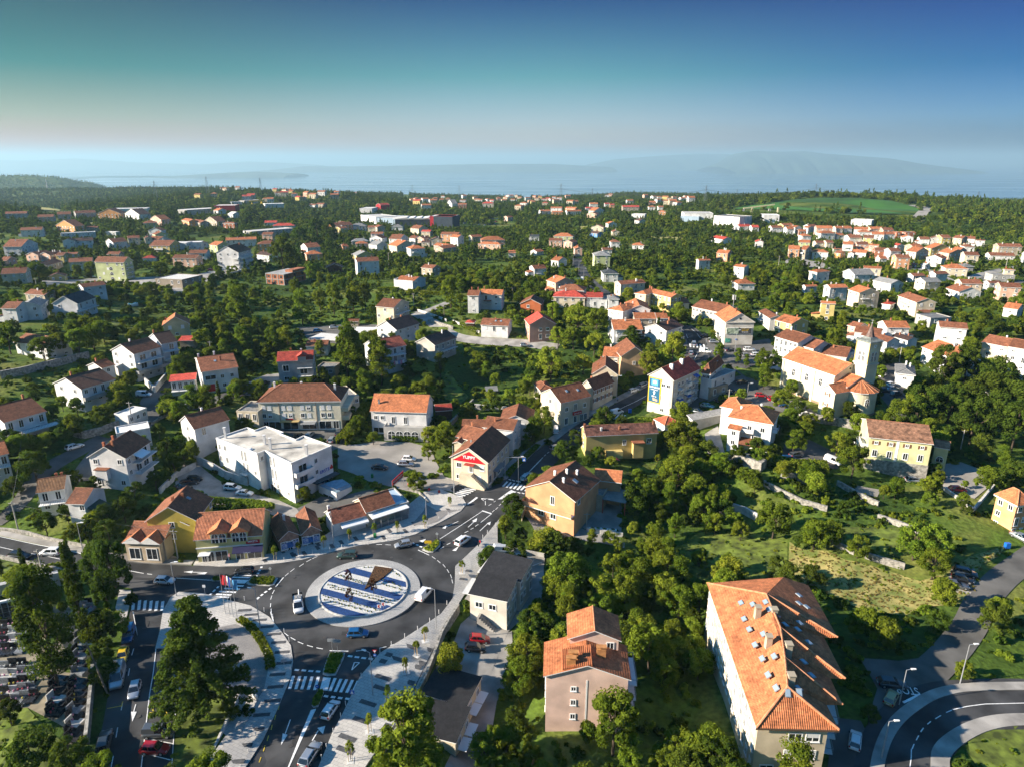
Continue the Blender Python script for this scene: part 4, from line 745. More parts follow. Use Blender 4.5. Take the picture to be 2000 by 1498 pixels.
def add_balcony(fr,w,d,side,t0,t1,z,dep=1.3,style='rail',wallm=None,wm=None):
 x,y,r=side_pos(w,d,side,(t0+t1)/2);L=t1-t0
 mb=MB();mb.box(-L/2,L/2,-dep,-.002,-.18,0,0)
 b=fr.put('balcony',cached(('bal',round(L,1),dep,style,wm.name if wm else ''),lambda:mb.mesh('balcony',[wm or TRIM])),x,y,z,r)
 def rl():
  q=MB()
  if style=='rail':
   q.box(-L/2,L/2,-dep,-dep+.05,.92,1.0);q.box(-L/2,-L/2+.05,-dep+.05,-.01,.92,1.0);q.box(L/2-.05,L/2,-dep+.05,-.01,.92,1.0)
   n=max(2,int(L/.35))
   for i in range(n+1): xx=-L/2+.025+(L-.05)*i/n;q.box(xx-.02,xx+.02,-dep+.01,-dep+.04,0,.92)
  else:
   q.box(-L/2,L/2,-dep,-dep+.1,.002,.95);q.box(-L/2,-L/2+.1,-dep+.1,-.005,.002,.95);q.box(L/2-.1,L/2,-dep+.1,-.005,.002,.95)
  return q.mesh('balcony_railing',[RAIL if style=='rail' else (wm or TRIM)])
 link('balcony_railing',cached(('brl',round(L,1),dep,style,wm.name if wm else ''),rl),b)
 return b
def add_chimney(fr,x,y,ztop,h=1.3,m=None,s=.5,name='chimney'):
 m=m or CHIM
 def f():
  mb=MB();mb.box(-s/2,s/2,-s*.4,s*.4,-1.6,h,0);mb.box(-s/2-.08,s/2+.08,-s*.4-.08,s*.4+.08,h,h+.1,1);mb.box(-s/2+.05,s/2-.05,-s*.25,s*.25,h+.1,h+.25,1);return mb.mesh('chimney',[m,TRIM if m is CHIW else CHIM])
 return fr.put(name,cached(('chi',h,m.name,s),f),x,y,ztop)
def roof_z(w,d,h,kind,rise,x,y):
 if kind=='gx': return h+rise*(1-abs(y)/(d/2))
 if kind=='gy': return h+rise*(1-abs(x)/(w/2))
 if kind=='hip': return h+rise*min(1,(min(w/2-abs(x),d/2-abs(y)))/(min(w,d)/2))
 if kind=='shed': return h+rise*(y+d/2)/d
 return h
def add_skylight(fr,w,d,h,kind,rise,x,y,s=.8):
 z=roof_z(w,d,h,kind,rise,x,y)+.16
 def f():
  mb=MB();mb.box(-s/2,s/2,-s*.65,s*.65,0,.12,1);mb.box(-s/2+.1,s/2-.1,-s*.65+.1,s*.65-.1,.12,.15,0);return mb.mesh('skylight',[mat('skylight_glass',(.25,.33,.40),.1,0,spec=1),GREYM])
 o=fr.put('skylight',cached(('sky',s),f),x,y,z)
 if kind=='gx' : o.rotation_euler=(math.atan(rise/(d/2))*(1 if y<0 else -1),0,fr.rz)
 if kind=='gy':
  e=Matrix.Rotation(fr.rz,3,'Z')@Matrix.Rotation(math.atan(rise/(w/2))*(-1 if x<0 else 1)*-1,3,'Y').inverted()@Matrix.Rotation(math.pi/2,3,'Z');o.rotation_euler=e.to_euler()
 return o
HREG=[]
def house(label,H,h=6.,roof='gx',rise=None,wall='W',rc='b',win='auto',chim=None,near=None,name='house',cat='house',group=None,o=.45,below=2.5,ridge=None,chm=None,seed=None,storeys=None,wtypes='ooshhd',sky=(),base=None,trim=None,fr=None,foot=True,wm=None,rm=None,ztop=0):
 if len(H)==5: H=(*H[:2],gz(*H[:2]),*H[2:])
 cx,cy,z,W,D,rz=H;rr=random.Random(seed if seed is not None else int(cx*7+cy*13));
 og=.3 if roof in('gx','gy') else o
 if roof=='gx': w,d=W-2*og,D-2*o
 elif roof=='gy': w,d=W-2*o,D-2*og
 elif roof=='hip': w,d=W-2*o,D-2*o
 elif roof=='shed': w,d=W-2*og,D-2*o
 else: w,d=W,D
 w=max(w,2);d=max(d,2)
 if near is None: near=cy<260
 if rise is None: rise={'gx':d*.20,'gy':w*.20,'hip':min(w,d)*.22,'shed':d*.15,'flat':0}[roof]
 if fr is None:
  e=empty(name,(cx,cy,z),rz,label,cat,group);fr=Frm(e)
 else:
  e=fr.root;dx,dy=cx-e.location.x,cy-e.location.y;r0=e.rotation_euler.z;c,s=math.cos(-r0),math.sin(-r0)
  fr=Frm(e,dx*c-dy*s,dx*s+dy*c,z-e.location.z,rz-r0)
 HREG.append((cx,cy,z+h*.4,W))
 if foot:
  c,s=math.cos(rz),math.sin(rz);FOOT.append([(cx+a*c-b*s,cy+a*s+b*c) for a,b in ((-W/2-.8,-D/2-1.6),(W/2+.8,-D/2-1.6),(W/2+.8,D/2+.8),(-W/2-.8,D/2+.8))])
 wmat=wm or WALL[wall][1]
 wb=walls_mesh(w,d,h,roof,rise,below,0);fr.put('wall',wb.mesh('wall',[wmat]))
 if base:
  mb=MB();b=.05;mb.box(-w/2-b,w/2+b,-d/2-b,d/2+b,-below,base[0]);fr.put('plinth',mb.mesh('plinth',[base[1]]))
 rm_=rm or ROOF[rc][1]
 mb,rl=roof_mesh(w,d,h,roof,rise,o,og,None);ro=fr.put('roof',mb.mesh('roof',[rm_,trim or (TRIM if roof!='flat' else wmat)]),0,0,.003)
 if near and rl and ridge is not False:
  q=MB()
  for a,b in rl: q.tube((a[0],a[1],a[2]+.02),(b[0],b[1],b[2]+.02),.11,.11,6)
  link('ridge_cap',q.mesh('ridge_cap',[RIDGE if rc in 'or' else BRIDGE if rc in 'bm' else rm_]),ro)
 st=storeys or max(1,int(round((h-.3)/2.9)))
 if win=='auto': win={'F':None,'R':None,'L':None,'B':None}
 if win:
  for s,spec in win.items():
   L=w if s in 'FB' else d
   lst=isinstance(spec,(list,tuple))
   n=int(spec) if isinstance(spec,(int,float)) else max(1,int(L/(3.1 if near else 3.6)))
   if n==0: continue
   for k in range(st):
    if lst:
     row=spec[min(st-1-k,len(spec)-1)] if st-1-k<len(spec) else ''
     n=len(row)
    zz=(h-st*2.8)+k*2.8+.95
    if zz<.3: zz=.6
    for i in range(n):
     ty=row[i] if lst else rr.choice(wtypes)
     t=L*(i+.5)/n+(0 if lst else rr.uniform(-.3,.3))
     if ty==' ': continue
     if ty=='d': add_window(fr,w,d,s,t,zz-.75,1.15,2.1,'o')
     else: add_window(fr,w,d,s,t,zz,1.15 if ty!='n' else .6,1.3,'o' if ty=='n' else ty)
 if chim is None: chim=[(rr.uniform(-.3,.3),rr.uniform(-.15,.25)) for _ in range(rr.choice((1,1,2)))] if roof!='flat' else []
 for cxx,cyy in chim:
  xx,yy=cxx*w,cyy*d;add_chimney(fr,xx,yy,roof_z(w,d,h,roof,rise,xx,yy),rr.choice((.9,1.2,1.4)),chm or (CHIM if rr.random()<.65 else CHIW))
 for a,b in sky: add_skylight(fr,w,d,h,roof,rise,a*w,b*d)
 e['_d']=(w,d,h);
 F=Frm(e,fr.x,fr.y,fr.z,fr.rz);F.w,F.d,F.h,F.rise,F.roof=w,d,h,rise,roof;F.e=e;return F
def auto(zone,items,group):
 L=[]
 for it in items:
  H,h,wr,sh=it[:4];kw=it[4] if len(it)>4 else {}
  L.append([H,h,wr,sh,kw])
 desc={}
 for q in L:
  H,h,wr,sh,kw=q
  k='%s%s house with %s %s'%('tall ' if h>7.6 else 'low ' if h<4.1 else '',WALL[wr[0]][0],ROOF[wr[1]][0],{'gx':'roof','gy':'roof and front gable','hip':'hipped roof','flat':'flat roof','shed':'sloping roof'}[sh])
  if kw.get('cat'): k=k.replace('house',kw['cat'])
  desc.setdefault(k,[]).append(q)
 O=['leftmost','second','third','fourth','fifth','sixth','seventh','eighth','ninth','tenth','eleventh','twelfth','thirteenth','fourteenth','fifteenth','sixteenth','seventeenth','eighteenth','nineteenth','twentieth']
 for k,v in desc.items():
  v.sort(key=lambda q:q[0][0]/q[0][1])
  for i,(H,h,wr,sh,kw) in enumerate(v):
   if len(v)==1: lab=k+' '+zone
   elif i==0: lab='leftmost '+k+' '+zone
   elif i==len(v)-1: lab='rightmost '+k+' '+zone
   else: lab='%s from left, %s %s'%(O[min(i,19)],k,zone)
   F=house(lab,H,h,sh,wall=wr[0],rc=wr[1],group=group,**kw)
   q=random.Random(int(H[0]*3+H[1]))
   if h>4.9 and sh!='flat' and H[1]<720:
    if q.random()<.5: s='FRL'[int(q.random()*2.6)];L=F.w if s in 'FB' else F.d;a=q.uniform(.05,.4);add_balcony(F,F.w,F.d,s,a*L,(a+q.uniform(.35,.55))*L,h-2.9,1.3,q.choice(('wall','rail')))
    if q.random()<.4:
     s='LR'[int(q.random()*2)];x,y,r=side_pos(F.w,F.d,s,F.d*.5);g=F.d*q.uniform(.25,.4);j=q.uniform(2.4,3.4)
     F.put('annex',bx(-g,g,-j,-.01,-2.5,2.7).mesh('annex',[WALL[wr[0]][1]]),x,y,0,r);F.put('annex_roof',MB().hexa([(-g-.2,-j-.3,2.6),(g+.2,-j-.3,2.6),(g+.2,-.02,3.4),(-g-.2,-.02,3.4),(-g-.2,-j-.3,2.75),(g+.2,-j-.3,2.75),(g+.2,-.02,3.55),(-g-.2,-.02,3.55)]).mesh('annex_roof',[ROOF[wr[1]][1]]),x,y,0,r)
X=lambda *a:a
auto('on the far left slope',[
 ((-571,809,21.2,11,.46),6,'gb','gx'),((-515,775,15.5,12,.40),6,'Pb','gx'),((-524,821,13.7,14,.51),6,'Pb','gx'),((-518,851,22,13,.71),6,'gb','gx'),
 ((-478,839,28.9,16,.00),6,'Ob','gy'),((-443,830,30.7,14,-.56),6,'Wd','gy'),((-381,758,21.1,11,-.57),6,'Po','gy'),((-374,722,12.8,11,.41),6,'Yb','hip'),
 ((-420,610,16.4,10,.39),6,'Wb','gx'),((-433,684,27.9,11,-.41),6,'Ob','gy'),((-395,633,27.1,7,.61),4,'Ww','flat'),((-418,695,10.4,8,.26),3.5,'Tb','gx'),
 ((-386,672,11.5,6,-.14),3,'Ww','flat'),((-363,511,21.8,13,1.66),6,'Wb','gy'),((-324,472,10.6,12,-.21),5,'Pb','gy'),((-316,473,9.7,12,-.23),5,'Pb','gy'),
 ((-340,551,12.7,10,.50),6,'Wd','gx'),((-346,542,8.4,10,.37),6,'Wd','gy'),((-303,474,9.1,5.5,.15),5.5,'Yb','gx'),((-307,471,5.6,9,.00),5,'Yb','gx'),
 ((-302,446,19.7,10,1.67),4,'Tb','gx'),((-322,564,11.6,13.5,.93),6,'Wb','gx'),((-325,596,9.5,8.3,.53),6,'Cb','gx'),((-313,597,6.6,9,.54),6,'Cb','gy'),
 ((-324,640,11.5,10,.73),5,'Gb','gy'),((-342,671,13.3,10,.00),6,'Wo','gy'),((-306,603,17.3,12,1.02),3.4,'Wb','gy'),((-280,559,17.1,18.6,-.07),6,'Yb','gx'),
 ((-264,502,9.5,8,.25),3,'Wr','hip'),((-286,497,9,8,.00),3,'Tb','gx'),((-265,398,8.7,7,.37),3,'Yb','gy'),((-284,453,13.7,10,.45),5.5,'Cb','gx'),
 ((-266.5,367.2,11.4,12,.39),6.5,'Cb','gx'),((-204,329.8,10.6,6.8,.89),6,'Wb','gx'),((-201.9,274.1,6.3,10,.00),6,'Wb','gx'),((-200.1,281.2,8.8,12,.36),6,'Ws','gy'),((-215.4,310.2,12.3,8,-.31),4.5,'Tb','gx'),
 ((-332,453,5.1,10,.00),4,'Pb','gx'),
 ],'houses on the left slope')
auto('on the rise behind the white block',[
 ((-272,571,11.7,11,.00),6.5,'Ww','flat'),((-264,577,11.1,11,.28),6.5,'Ww','flat'),((-217,460,16.6,9.6,-.05),6,'Pb','gx'),((-234,516,13,10.1,.12),6,'Wb','gx'),
 ((-237,607,25.2,9,.36),6,'Wo','gx'),((-202,573,16.3,11,.27),6.5,'Ob','hip'),((-175,493,13.4,9,-.55),5,'Wd','gx'),((-242,571,8.3,8,.78),3,'Tb','gx'),
 ((-240,568,11,12.5,-.58),6,'Go','gx'),((-263,591,6.5,8,.51),4,'Wb','gy'),((-309,766,14.9,6.7,-.22),6.5,'Bb','hip'),((-336,792,25.4,12,-.63),5,'Tb','gy'),
 ((-354,768,23.2,10,-.82),5,'Oo','gx'),((-342,767,26.2,11,-.80),5,'Tb','gx'),((-284,824,14.2,10,.17),4,'Wr','gx'),((-246,703,17.3,46.4,-.71),5.5,'gw','flat',dict(cat='hall')),
 ((-250,766,23.6,12,.22),4,'Wr','hip'),((-238,727,11.6,8,.33),4,'Wb','gx'),((-229,654,10.2,10,.00),6,'Pb','gx'),((-163,559,11.3,14.4,.66),6,'Wb','gx'),
 ((-145,503,11.7,10,.42),5,'So','hip'),((-185,751,14.3,23.3,-.79),6,'Ob','gy'),((-334,1185,13.1,9,-.36),5,'Wb','gx'),((-325,1200,14.7,10,-.33),6,'Tb','gx'),
 ((-357,902,13.6,10,1.06),5,'Ww','gy'),((-395,950,13.7,10,1.03),5,'Wo','gy'),((-179,729,11,9,1.05),5,'Yo','gx'),((-186,762,6.6,10,.00),7,'Ob','gx')],'houses behind the white apartment block')
auto('below the shopping centre',[
 ((-168,766,17.2,12,.12),5,'Ws','hip'),((-142,748,9.7,10,.53),6,'Tb','gy'),((-150,751,9.8,9,.00),5,'Cb','gx'),((-128,781,13.1,11,.00),5,'Ws','hip'),
 ((-101,756,12.4,15,-.59),6,'Cb','gx'),((-89,730,10.6,8.3,-.35),5,'Tr','gx'),((-131,677,12.2,8.3,.00),6,'Wb','gx'),((-127,659,13.8,11,-.28),4,'Wb','gy'),
 ((-105,642,11.9,17.1,-.31),6,'Wb','gx'),((-92,658,7.7,10,-.51),5,'Wb','gx'),((-84,656,10.3,11,-.53),5,'Pb','gy'),((-78,631,8.2,7,-.17),4,'Td','gx'),
 ((-71,649,11.3,11,.00),5,'Tb','gy'),((-60,682,18.2,11,-.23),7,'Sb','gx'),((-51,645,9.4,10,-.59),8,'Wo','gx'),((-57,593,18.4,10,.98),4,'To','gx'),
 ((-60,606,16.2,10,-.73),4,'To','gx'),((-18,644,22.4,14,.10),6,'Po','hip'),((-19,618,21.7,9,-.31),4.5,'Po','hip'),((-36,683,11.1,9,.45),5,'Tb','gx'),
 ((-116,599,10.7,13.1,-.63),5,'Ws','gx'),((-92,580,12.5,20,-.81),7,'Co','gx'),((-74,531,12.1,11,.46),7,'Wo','hip'),((-140,638,15.6,10,.27),3.4,'gs','hip'),
 ((-134,618,11.3,9,.24),3.4,'Po','hip'),((-110,509,14.2,11,.53),4,'Ys','gy'),((-93,440,14.3,10,.37),9,'Wb','gx'),((-51,431,9.4,9,-.57),6,'Tb','gx'),
 ((-145,597,5.5,8,.60),3,'So','gx')],'houses below the shopping centre')
auto('beside the far road',[
 ((50,1083,16.6,10,.35),5,'Wo','gx'),((71,1119,18.2,10,-.23),6,'Wo','gx'),((69,1068,17.1,9,.00),4,'Oo','gx'),((94,1107,18.6,11,-.58),6,'Oo','gx'),
 ((93,1064,23.2,10,.24),5,'Wo','gx'),((118,1020,15.9,11,-.55),5,'Pb','gy'),((128,1170,12.3,9,.00),5,'Wr','gx'),((128,1066,22.6,12,.72),6,'Wo','gy'),
 ((142,1226,14.3,11,.00),6,'Wo','gx'),((164,1218,9,9,.00),5,'Wr','gx'),((170,1198,8.1,9,.00),5,'Or','gx'),((193,1147,27.5,13,.00),6,'Tr','gx',dict(cat='hall')),
 ((181,999,18.5,14,-.36),6,'Ww','flat',dict(cat='hall')),((226,1136,12.6,10,.00),5,'Wo','hip'),((238,1128,9,9,.00),5,'Wo','gx'),((230,1074,11.8,11,-.32),5,'Oo','hip'),
 ((160,874,10.4,10,.52),4,'Wd','gy'),((116,816,11.4,10,.20),4,'Wo','gy'),((96,776,14.7,11,-.35),5,'Co','gy'),((108,728,7.6,11,.00),5,'Cb','gy'),
 ((88,725,11.4,9,-.89),4,'Ud','gx'),((22,682,9.5,8,.00),5,'Wk','gx'),((50,666,19.1,13.1,-.20),6.5,'Go','hip'),((40,634,12.2,10,-.12),6,'Pb','gx'),
 ((52,617,9.4,11,-.53),6,'Pb','gy'),((52,545,6.6,12,.00),6,'Po','gy'),((20,550,8.1,8,.73),3,'Wo','gx'),((91,613,8.8,10,.00),5,'Wb','hip'),
 ((110,602,10.8,9,-.24),3.6,'Wo','hip'),((61,470,11.4,12,.00),8,'Gs','hip'),((77,561,8.1,8,.00),3,'Wb','gx'),((32,467,6.6,10.7,-.70),5,'Wo','gx'),
 ((16,425,8.4,9,.35),5,'Wb','gx'),((58,406,9.5,11,.00),5,'Wk','hip'),((0,529,5.6,8,.00),4,'Wo','gx'),((-5,944,10.6,9,.77),5,'Po','gx'),((-142,1164,15.9,10,.29),6,'Wo','gx'),
 ((-87,1236,15.2,11,.00),7,'Bo','gx'),((-42,1240,20.6,13,.00),8,'Cr','hip'),((-108,1276,33.4,11,-1.21),6,'Ws','gy')],'houses beside the far road')
auto('right of the far road',[
 ((255,772,15.9,11,.33),4.5,'Wr','gx'),((265,763,8,10,.00),5,'Wr','gx'),((287,759,12.2,11,.00),5,'Wb','gx'),((301,768,14.4,10,.37),6,'Yo','gx'),
 ((290,730,7.7,11,.00),7,'Wo','gx'),((306,753,9.3,10,.32),6,'Wo','gy'),((318,749,6.1,9,-.94),6,'Wo','gx'),((324,758,10.2,10,.30),6,'Wb','gx'),((302,727,8.1,9,.00),5,'Bo','gx'),
 ((282,669,9.2,10,.00),6,'Wo','hip'),((265,628,9.8,10,-.35),5,'Go','gx'),((327,732,16,12,-.18),8,'Po','gx'),((316,701,16.1,11,.11),6.5,'Wo','hip'),((349,747,7.9,11,.00),6,'Co','gx'),
 ((359,749,8.8,11,.00),6,'Wo','gx'),((330,702,7.4,9,.00),5,'Wo','gx'),((333,685,8.9,11,-.37),6,'Cb','hip'),((281,635,7.8,9,.00),4,'Cb','gx'),((288,631,6.7,9,.00),5,'Cb','gx'),
 ((296,610,8.3,10,-.40),6,'Wo','gx'),((278,590,7.8,0,.00),4,'Go','gx'),((269,565,5.5,9,-.92),4,'Ob','gx'),((274,556,5.1,10,-.56),5,'Wo','gy'),
 ((227,556,8.4,13,-.34),8,'So','gx'),((236,554,4.8,13.5,-.76),8,'To','gx'),((248,555,12.3,8.9,-.36),6,'Wo','hip'),((200,662,17.8,11,-1.20),4,'Wr','gx'),
 ((222,622,7.3,10,-.28),6,'Wr','gy'),((153,497,8.5,10.2,-.60),6.5,'So','gx'),((127,456,8.8,4.6,.23),6,'Wo','gx'),((141,421,7.6,6.3,-.85),7,'Wo','gx'),
 ((131,385,10.4,10,.05),3.6,'Wo','hip'),((184,409,10.9,6.7,.41),7,'Wo','hip'),((166.1,378.6,7.5,4,.15),3.4,'Wo','gx'),((170.1,356.7,10.2,6.7,.13),7,'Wo','gx'),
 ((174.7,336.4,10,11.2,-1.46),8,'Co','gx')],'houses right of the far road')
auto('in the dense rows at right',[
 ((373,745,13.7,11,-.43),6,'Wo','gx'),((391,751,14,11,.00),6,'Po','gx'),((399,743,11.5,12,.00),6,'Tb','gx'),((369,730,13,10,-.21),5,'Wo','hip'),((369,702,11.7,11,-.37),6,'Wo','gx'),
 ((379,702,10.5,11,.00),6,'Wo','gx'),((331,674,12.6,12,.00),6,'Wb','gx'),((340,662,8.8,12,-.44),7,'Yb','gx'),((304,623,4.7,9,.00),5,'To','gx'),((312,618,9.7,10,-.21),5,'Pb','gx'),
 ((315,602,8.3,5.5,-.57),5.5,'Po','gx'),((287,569,10.6,10,-.55),4,'Wo','gx'),((301,563,10.9,11,-.26),6,'Bb','gx'),((305,553,8.6,11,.00),7,'Lb','gx'),((289,538,5.7,8,.00),3,'Wo','gx'),
 ((339,607,6.5,7.8,-1.39),5,'Wr','gx'),((387,680,10.4,12,-.38),5,'Wo','gy'),((397,718,4.5,10,.00),6,'Bg','flat'),((409,718,10.7,11,.00),6,'Bg','flat'),((392,661,8.9,10,-.25),5,'Wb','gx'),
 ((401,657,8.5,11,-.46),6,'gb','gy'),((405,652,8.9,12,.00),7,'Yb','gx'),((416,644,8.7,11,-1.01),7,'Tb','gx'),((427,632,7.4,3.1,-.39),6,'Wb','gx'),((434,657,7.6,10,-.51),5,'Wb','gx'),
 ((405,565,17.4,11,-.17),9,'Tb','gx'),((412,582,11.8,12,-.35),4,'Pb','gy'),((387,546,17.9,10,-.23),4,'Wb','gx'),((388,589,8.4,11,-.22),6,'Wb','hip'),((329,495,9.3,10,-.25),6,'Cb','gx'),
 ((344,539,10.7,15.3,-1.37),7,'Po','gx'),((356,550,6.5,14.6,-.99),7,'go','gx'),((345,560,8.7,18.1,-1.45),8,'Yo','gx'),((348,599,10.8,10,.29),5,'To','gx'),((352,603,4.8,9,-1.21),5,'Wo','gx'),
 ((318,541,8.9,16.1,-1.11),8,'Co','gx'),((264,467,9,10,-.14),8,'Sb','gx'),((295,478,10.3,11,-.82),6,'Wo','gy'),((280,464,5,4,.25),2.8,'Ww','gy'),((277,472,3,4,.00),2.5,'Br','gy'),
 ((281,435,13,11,-.28),5,'Co','hip'),((300,454,7.4,9,.00),3.5,'gs','hip'),((220,418,9.9,5.9,-.44),8,'Co','gx'),((207,408,12.9,12.7,.12),6.5,'Ws','gx'),((208.2,376.4,9.5,13,.30),6,'Ws','gy'),
 ((239,404,8.3,6.8,.19),5,'Wb','gx'),((254,407,8.8,6.4,.22),5.5,'Wb','gx'),((230,376.5,9.7,9,.14),6,'Cs','gx'),((243.6,363,10.3,9,-.13),7,'Cb','gx'),
 ((238.1,357.6,12.2,12,.00),4,'Wb','gy'),((264.9,375.2,6.7,5.4,.00),5,'Wb','gx'),((256.9,351.6,9.5,9,-.27),7,'Pb','gx'),((296,414,12.3,9,-.13),4,'gg','flat'),((300,413,5.9,1.5,-.30),7,'Co','hip'),
 ((370,494,5.6,11,-.43),6,'Wo','gx')],'houses in the dense rows at right')
auto('right of the church',[
 ((193.2,322.2,17.2,9.6,-1.59),7,'Cb','gx'),((188.4,299.3,10.3,9,.17),4,'gs','flat'),((177,268.3,9.9,8.3,-.39),8,'Wb','gx'),((159.3,278.4,9.4,9.6,-.08),6,'Wo','gx'),
 ((147.5,284.5,5.4,7.2,-1.03),3.6,'Pb','gx'),((145.8,262.6,7.5,13,.37),5,'Wb','gy'),((158.4,267.5,6,8,.36),3.6,'Wd','gy'),((160.4,240.5,14.9,12.7,-1.42),7.5,'Wo','gx'),
 ((187.2,252.9,9.5,11,-.99),6,'Cb','gx'),((189.9,244.9,7.4,11,-.85),9,'Wb','gx'),((234.8,314.7,6,10,-.87),4,'Wo','gx'),((136.8,227.3,6.2,12,-.48),4.5,'Ws','hip'),
 ((172.7,229,5.7,11,-1.07),4,'Wr','hip'),((116.3,277.4,9,10.4,-1.14),6,'Yo','gx'),((142.2,303.2,6.2,4.1,-.31),8,'Yo','gx'),((112.2,290.3,14.7,6.5,-1.58),5,'Wb','gx'),
 ((145.9,272.1,9.8,9,-.57),5,'Wb','gx'),((184.5,330.1,4.5,7,-.79),3,'Wr','hip')],'houses round the church')
def wn(F,side,u,z,ww=1.1,wh=1.3,ty='o',name='window'):
 L=F.w if side in 'FB' else F.d;return add_window(F,F.w,F.d,side,u*L,z,ww,wh,ty,name)
def bal(F,side,u0,u1,z,dep=1.4,style='rail',wm=None):
 L=F.w if side in 'FB' else F.d;return add_balcony(F,F.w,F.d,side,u0*L,u1*L,z,dep,style,wm=wm)
def onside(F,side,u,name,mb,mats,z=0):
 L=F.w if side in 'FB' else F.d;x,y,r=side_pos(F.w,F.d,side,u*L);return F.put(name,mb.mesh(name,mats if isinstance(mats,list) else [mats]),x,y,z,r)
def rows(F,side,zs,us,ty,ww=1.1,wh=1.3):
 for k,z in enumerate(zs):
  for i,u in enumerate(us):
   t=ty[k] if isinstance(ty,(list,tuple)) else ty;t=t[i%len(t)]
   if t!=' ': wn(F,side,u,z,ww,2.1 if t=='d' else wh,'o' if t=='d' else t)
def oF(*a): return onside(F,'F',*a)
def oR(*a): return onside(F,'R',*a)
def wF(*a): return wn(F,'F',*a)
def wR(*a): return wn(F,'R',*a)
TERR=roofmat('terracotta_tiles',(.34,.125,.062))
F=house('tall white gabled house with red terracotta and brown roof beside double orange one',(-17.3,311.4,17.5,5.5,9,-.11),8,'gx',wall='W',rc='b',chim=[(-.25,.05),(.35,.05)])
F2=house('white house with bright orange striped roof, joined to a taller brown-roofed one',(-9.2,317.7,17.7,10.5,9,-.15),7,'gx',wall='W',rc='o',chim=[(-.4,.1)])
onside(F2,'F',.35,'porch_roof',bx(-1.8,1.8,-1.6,0,4.2,4.4),ROOF['b'][1]);bal(F2,'F',.2,.55,3.0)
F=house('low red-orange house with brown roof above the retaining wall',(9.4,314.1,16.8,10.2,11,-.17),4.5,'gy',wall='X',rc='b',rise=2.2,win={'F':[' o  ']},chim=[])
F=house('long low white house with brown roof beside the side street',(-6.5,282.1,14.1,12,9.8,-.19),4.5,'gx',wall='W',rc='b',sky=[(.0,-.2),(.2,-.2)])
house('small red tiled pavilion in the hedge garden',(-17.9,288.8,15.1,4,5,-.12),2.4,'hip',wall='D',rc='r',name='pavilion',cat='pavilion',win={},chim=[])
F=house('pinkish brown two storey house with red gable roof and outside stairs',(11.7,278.2,13.7,11.6,11,.16),6.5,'gy',wall='T',rc='r',wm=plaster('pink_brown_plaster',(.42,.25,.19)),rise=3,win={'L':2,'R':2},chim=[])
wF(.42,3.6,1.2,1.3);wF(.7,3.6,1.3,1.3);wF(.7,.8,1.3,1.3);wF(.42,.2,1.2,2.1,'o','door')
auto('in the village core',[
 ((25.9,363.2,16.3,12.3,10,.47),6.5,'Po','gy'),((30.7,344.5,16.9,13.6,11,-.24),5,'Wb','hip'),((60.9,351.5,16.8,7,15,-1.18),7,'Cb','gy'),
 ((27.9,327.2,16.9,15.8,11,-.13),5,'Cr','hip'),((39.9,326,16.8,8,9,-.13),5,'Wr','gx'),((48,320.1,16.6,5.5,9,-.09),5.5,'Ws','hip'),((41.4,322.6,16.8,8.1,8,-.12),4,'Wg','flat'),
 ((65.1,325.9,16.7,6.4,15,-.65),7,'Co','hip'),((79.4,318.6,16.4,6.1,9,.20),4,'Cb','gx'),((49,294.2,14.6,8.2,15,-.69),8,'Wo','hip'),((55.9,299.8,15.2,10.1,16,-.06),7,'Wo','gy'),
 ((56.3,286.9,14.3,9.2,9,.00),6,'To','gx'),((63.3,285.3,14.7,5,8,.00),6,'Wo','gx'),((49.5,294.1,14.6,6.4,7,.09),4,'Wo','gx'),((47,277.3,13,12.2,14,.04),5.5,'Wo','gx'),((62,272.1,13.5,10.8,13,-.76),6,'Wd','gy'),
 ((63.9,273.2,13.7,5.2,9,.16),3,'Rr','shed'),((37.8,246.1,9.5,6.8,11,-.24),6,'To','gx'),((10.7,222.2,5.5,5.2,9,.25),5,'Cb','hip'),
 ],'houses of the village core')
F=house('long yellow house with pinkish orange roof in the village core',(72.1,321.3,16.5,16.5,7.5,-1.00),7,'gx',wall='Y',rc='o',chim=[(.42,-.1),(.35,.2)],win={'F':6,'R':3})
F=house('long white two storey house with dark brown roof across the bend',(89.4,295.8,16.2,15.9,12.9,-.96),6,'gx',wall='C',rc='d',rm=ROOF['b'][1],win={'F':['oooooooo','oooooooo'],'L':2,'R':2},chim=[(.4,0),(-.2,.1)])
F=house('peach gabled house with half orange half brown roof among trees',(43.7,243.9,9.8,10.3,13.1,.09),7,'gy',wall='S',rc='b',rise=3.2,wm=plaster('sand_plaster',(.52,.34,.19)),win={'R':3},chim=[])
wF(.5,3.8,1,1.1)
F=house('weathered gable-end building carrying two billboards on the square',(89.9,270.5,14.4,12,15.3,.00),9,'gy',wall='N',rc='o',rise=3.4,win={'L':['ooooo','ooooo','ooooo'],'R':4},chim=[(-.05,-.2)],name='corner_building',cat='building')
oF(.5,'cornice',bx(-F.w/2-.3,F.w/2+.3,-.35,0,8.6,9.0),WALL['N'][1])
ph=cached('round',lambda:MB().tube((0,-.06,0),(0,.02,0),.45,.45,12).mesh('round_window',[DARK]));x,y,r=side_pos(F.w,F.d,'F',F.w*.5);F.put('round_window',ph,x,y,10.3,r)
BB=F
G1=house('white shop house with brown roof at the edge of the church square',(107.7,250.1,13.2,11.6,12,-1.13),7,'gx',wall='W',rc='b',win={'F':['oddoo','odood'],'L':['oo','oo']},chim=[(-.3,.0)])
G2=house('white house with stepped brown roofs behind the church nave',(112,246,12.8,8.8,11,-1.04),6,'gx',wall='W',rc='b',win={'F':2,'L':2,'R':2})
G3=house('low white annex with brown roof behind the church nave',(119.6,242,12.4,8.7,12,-.62),4.5,'gx',wall='W',rc='b',win={'R':2})
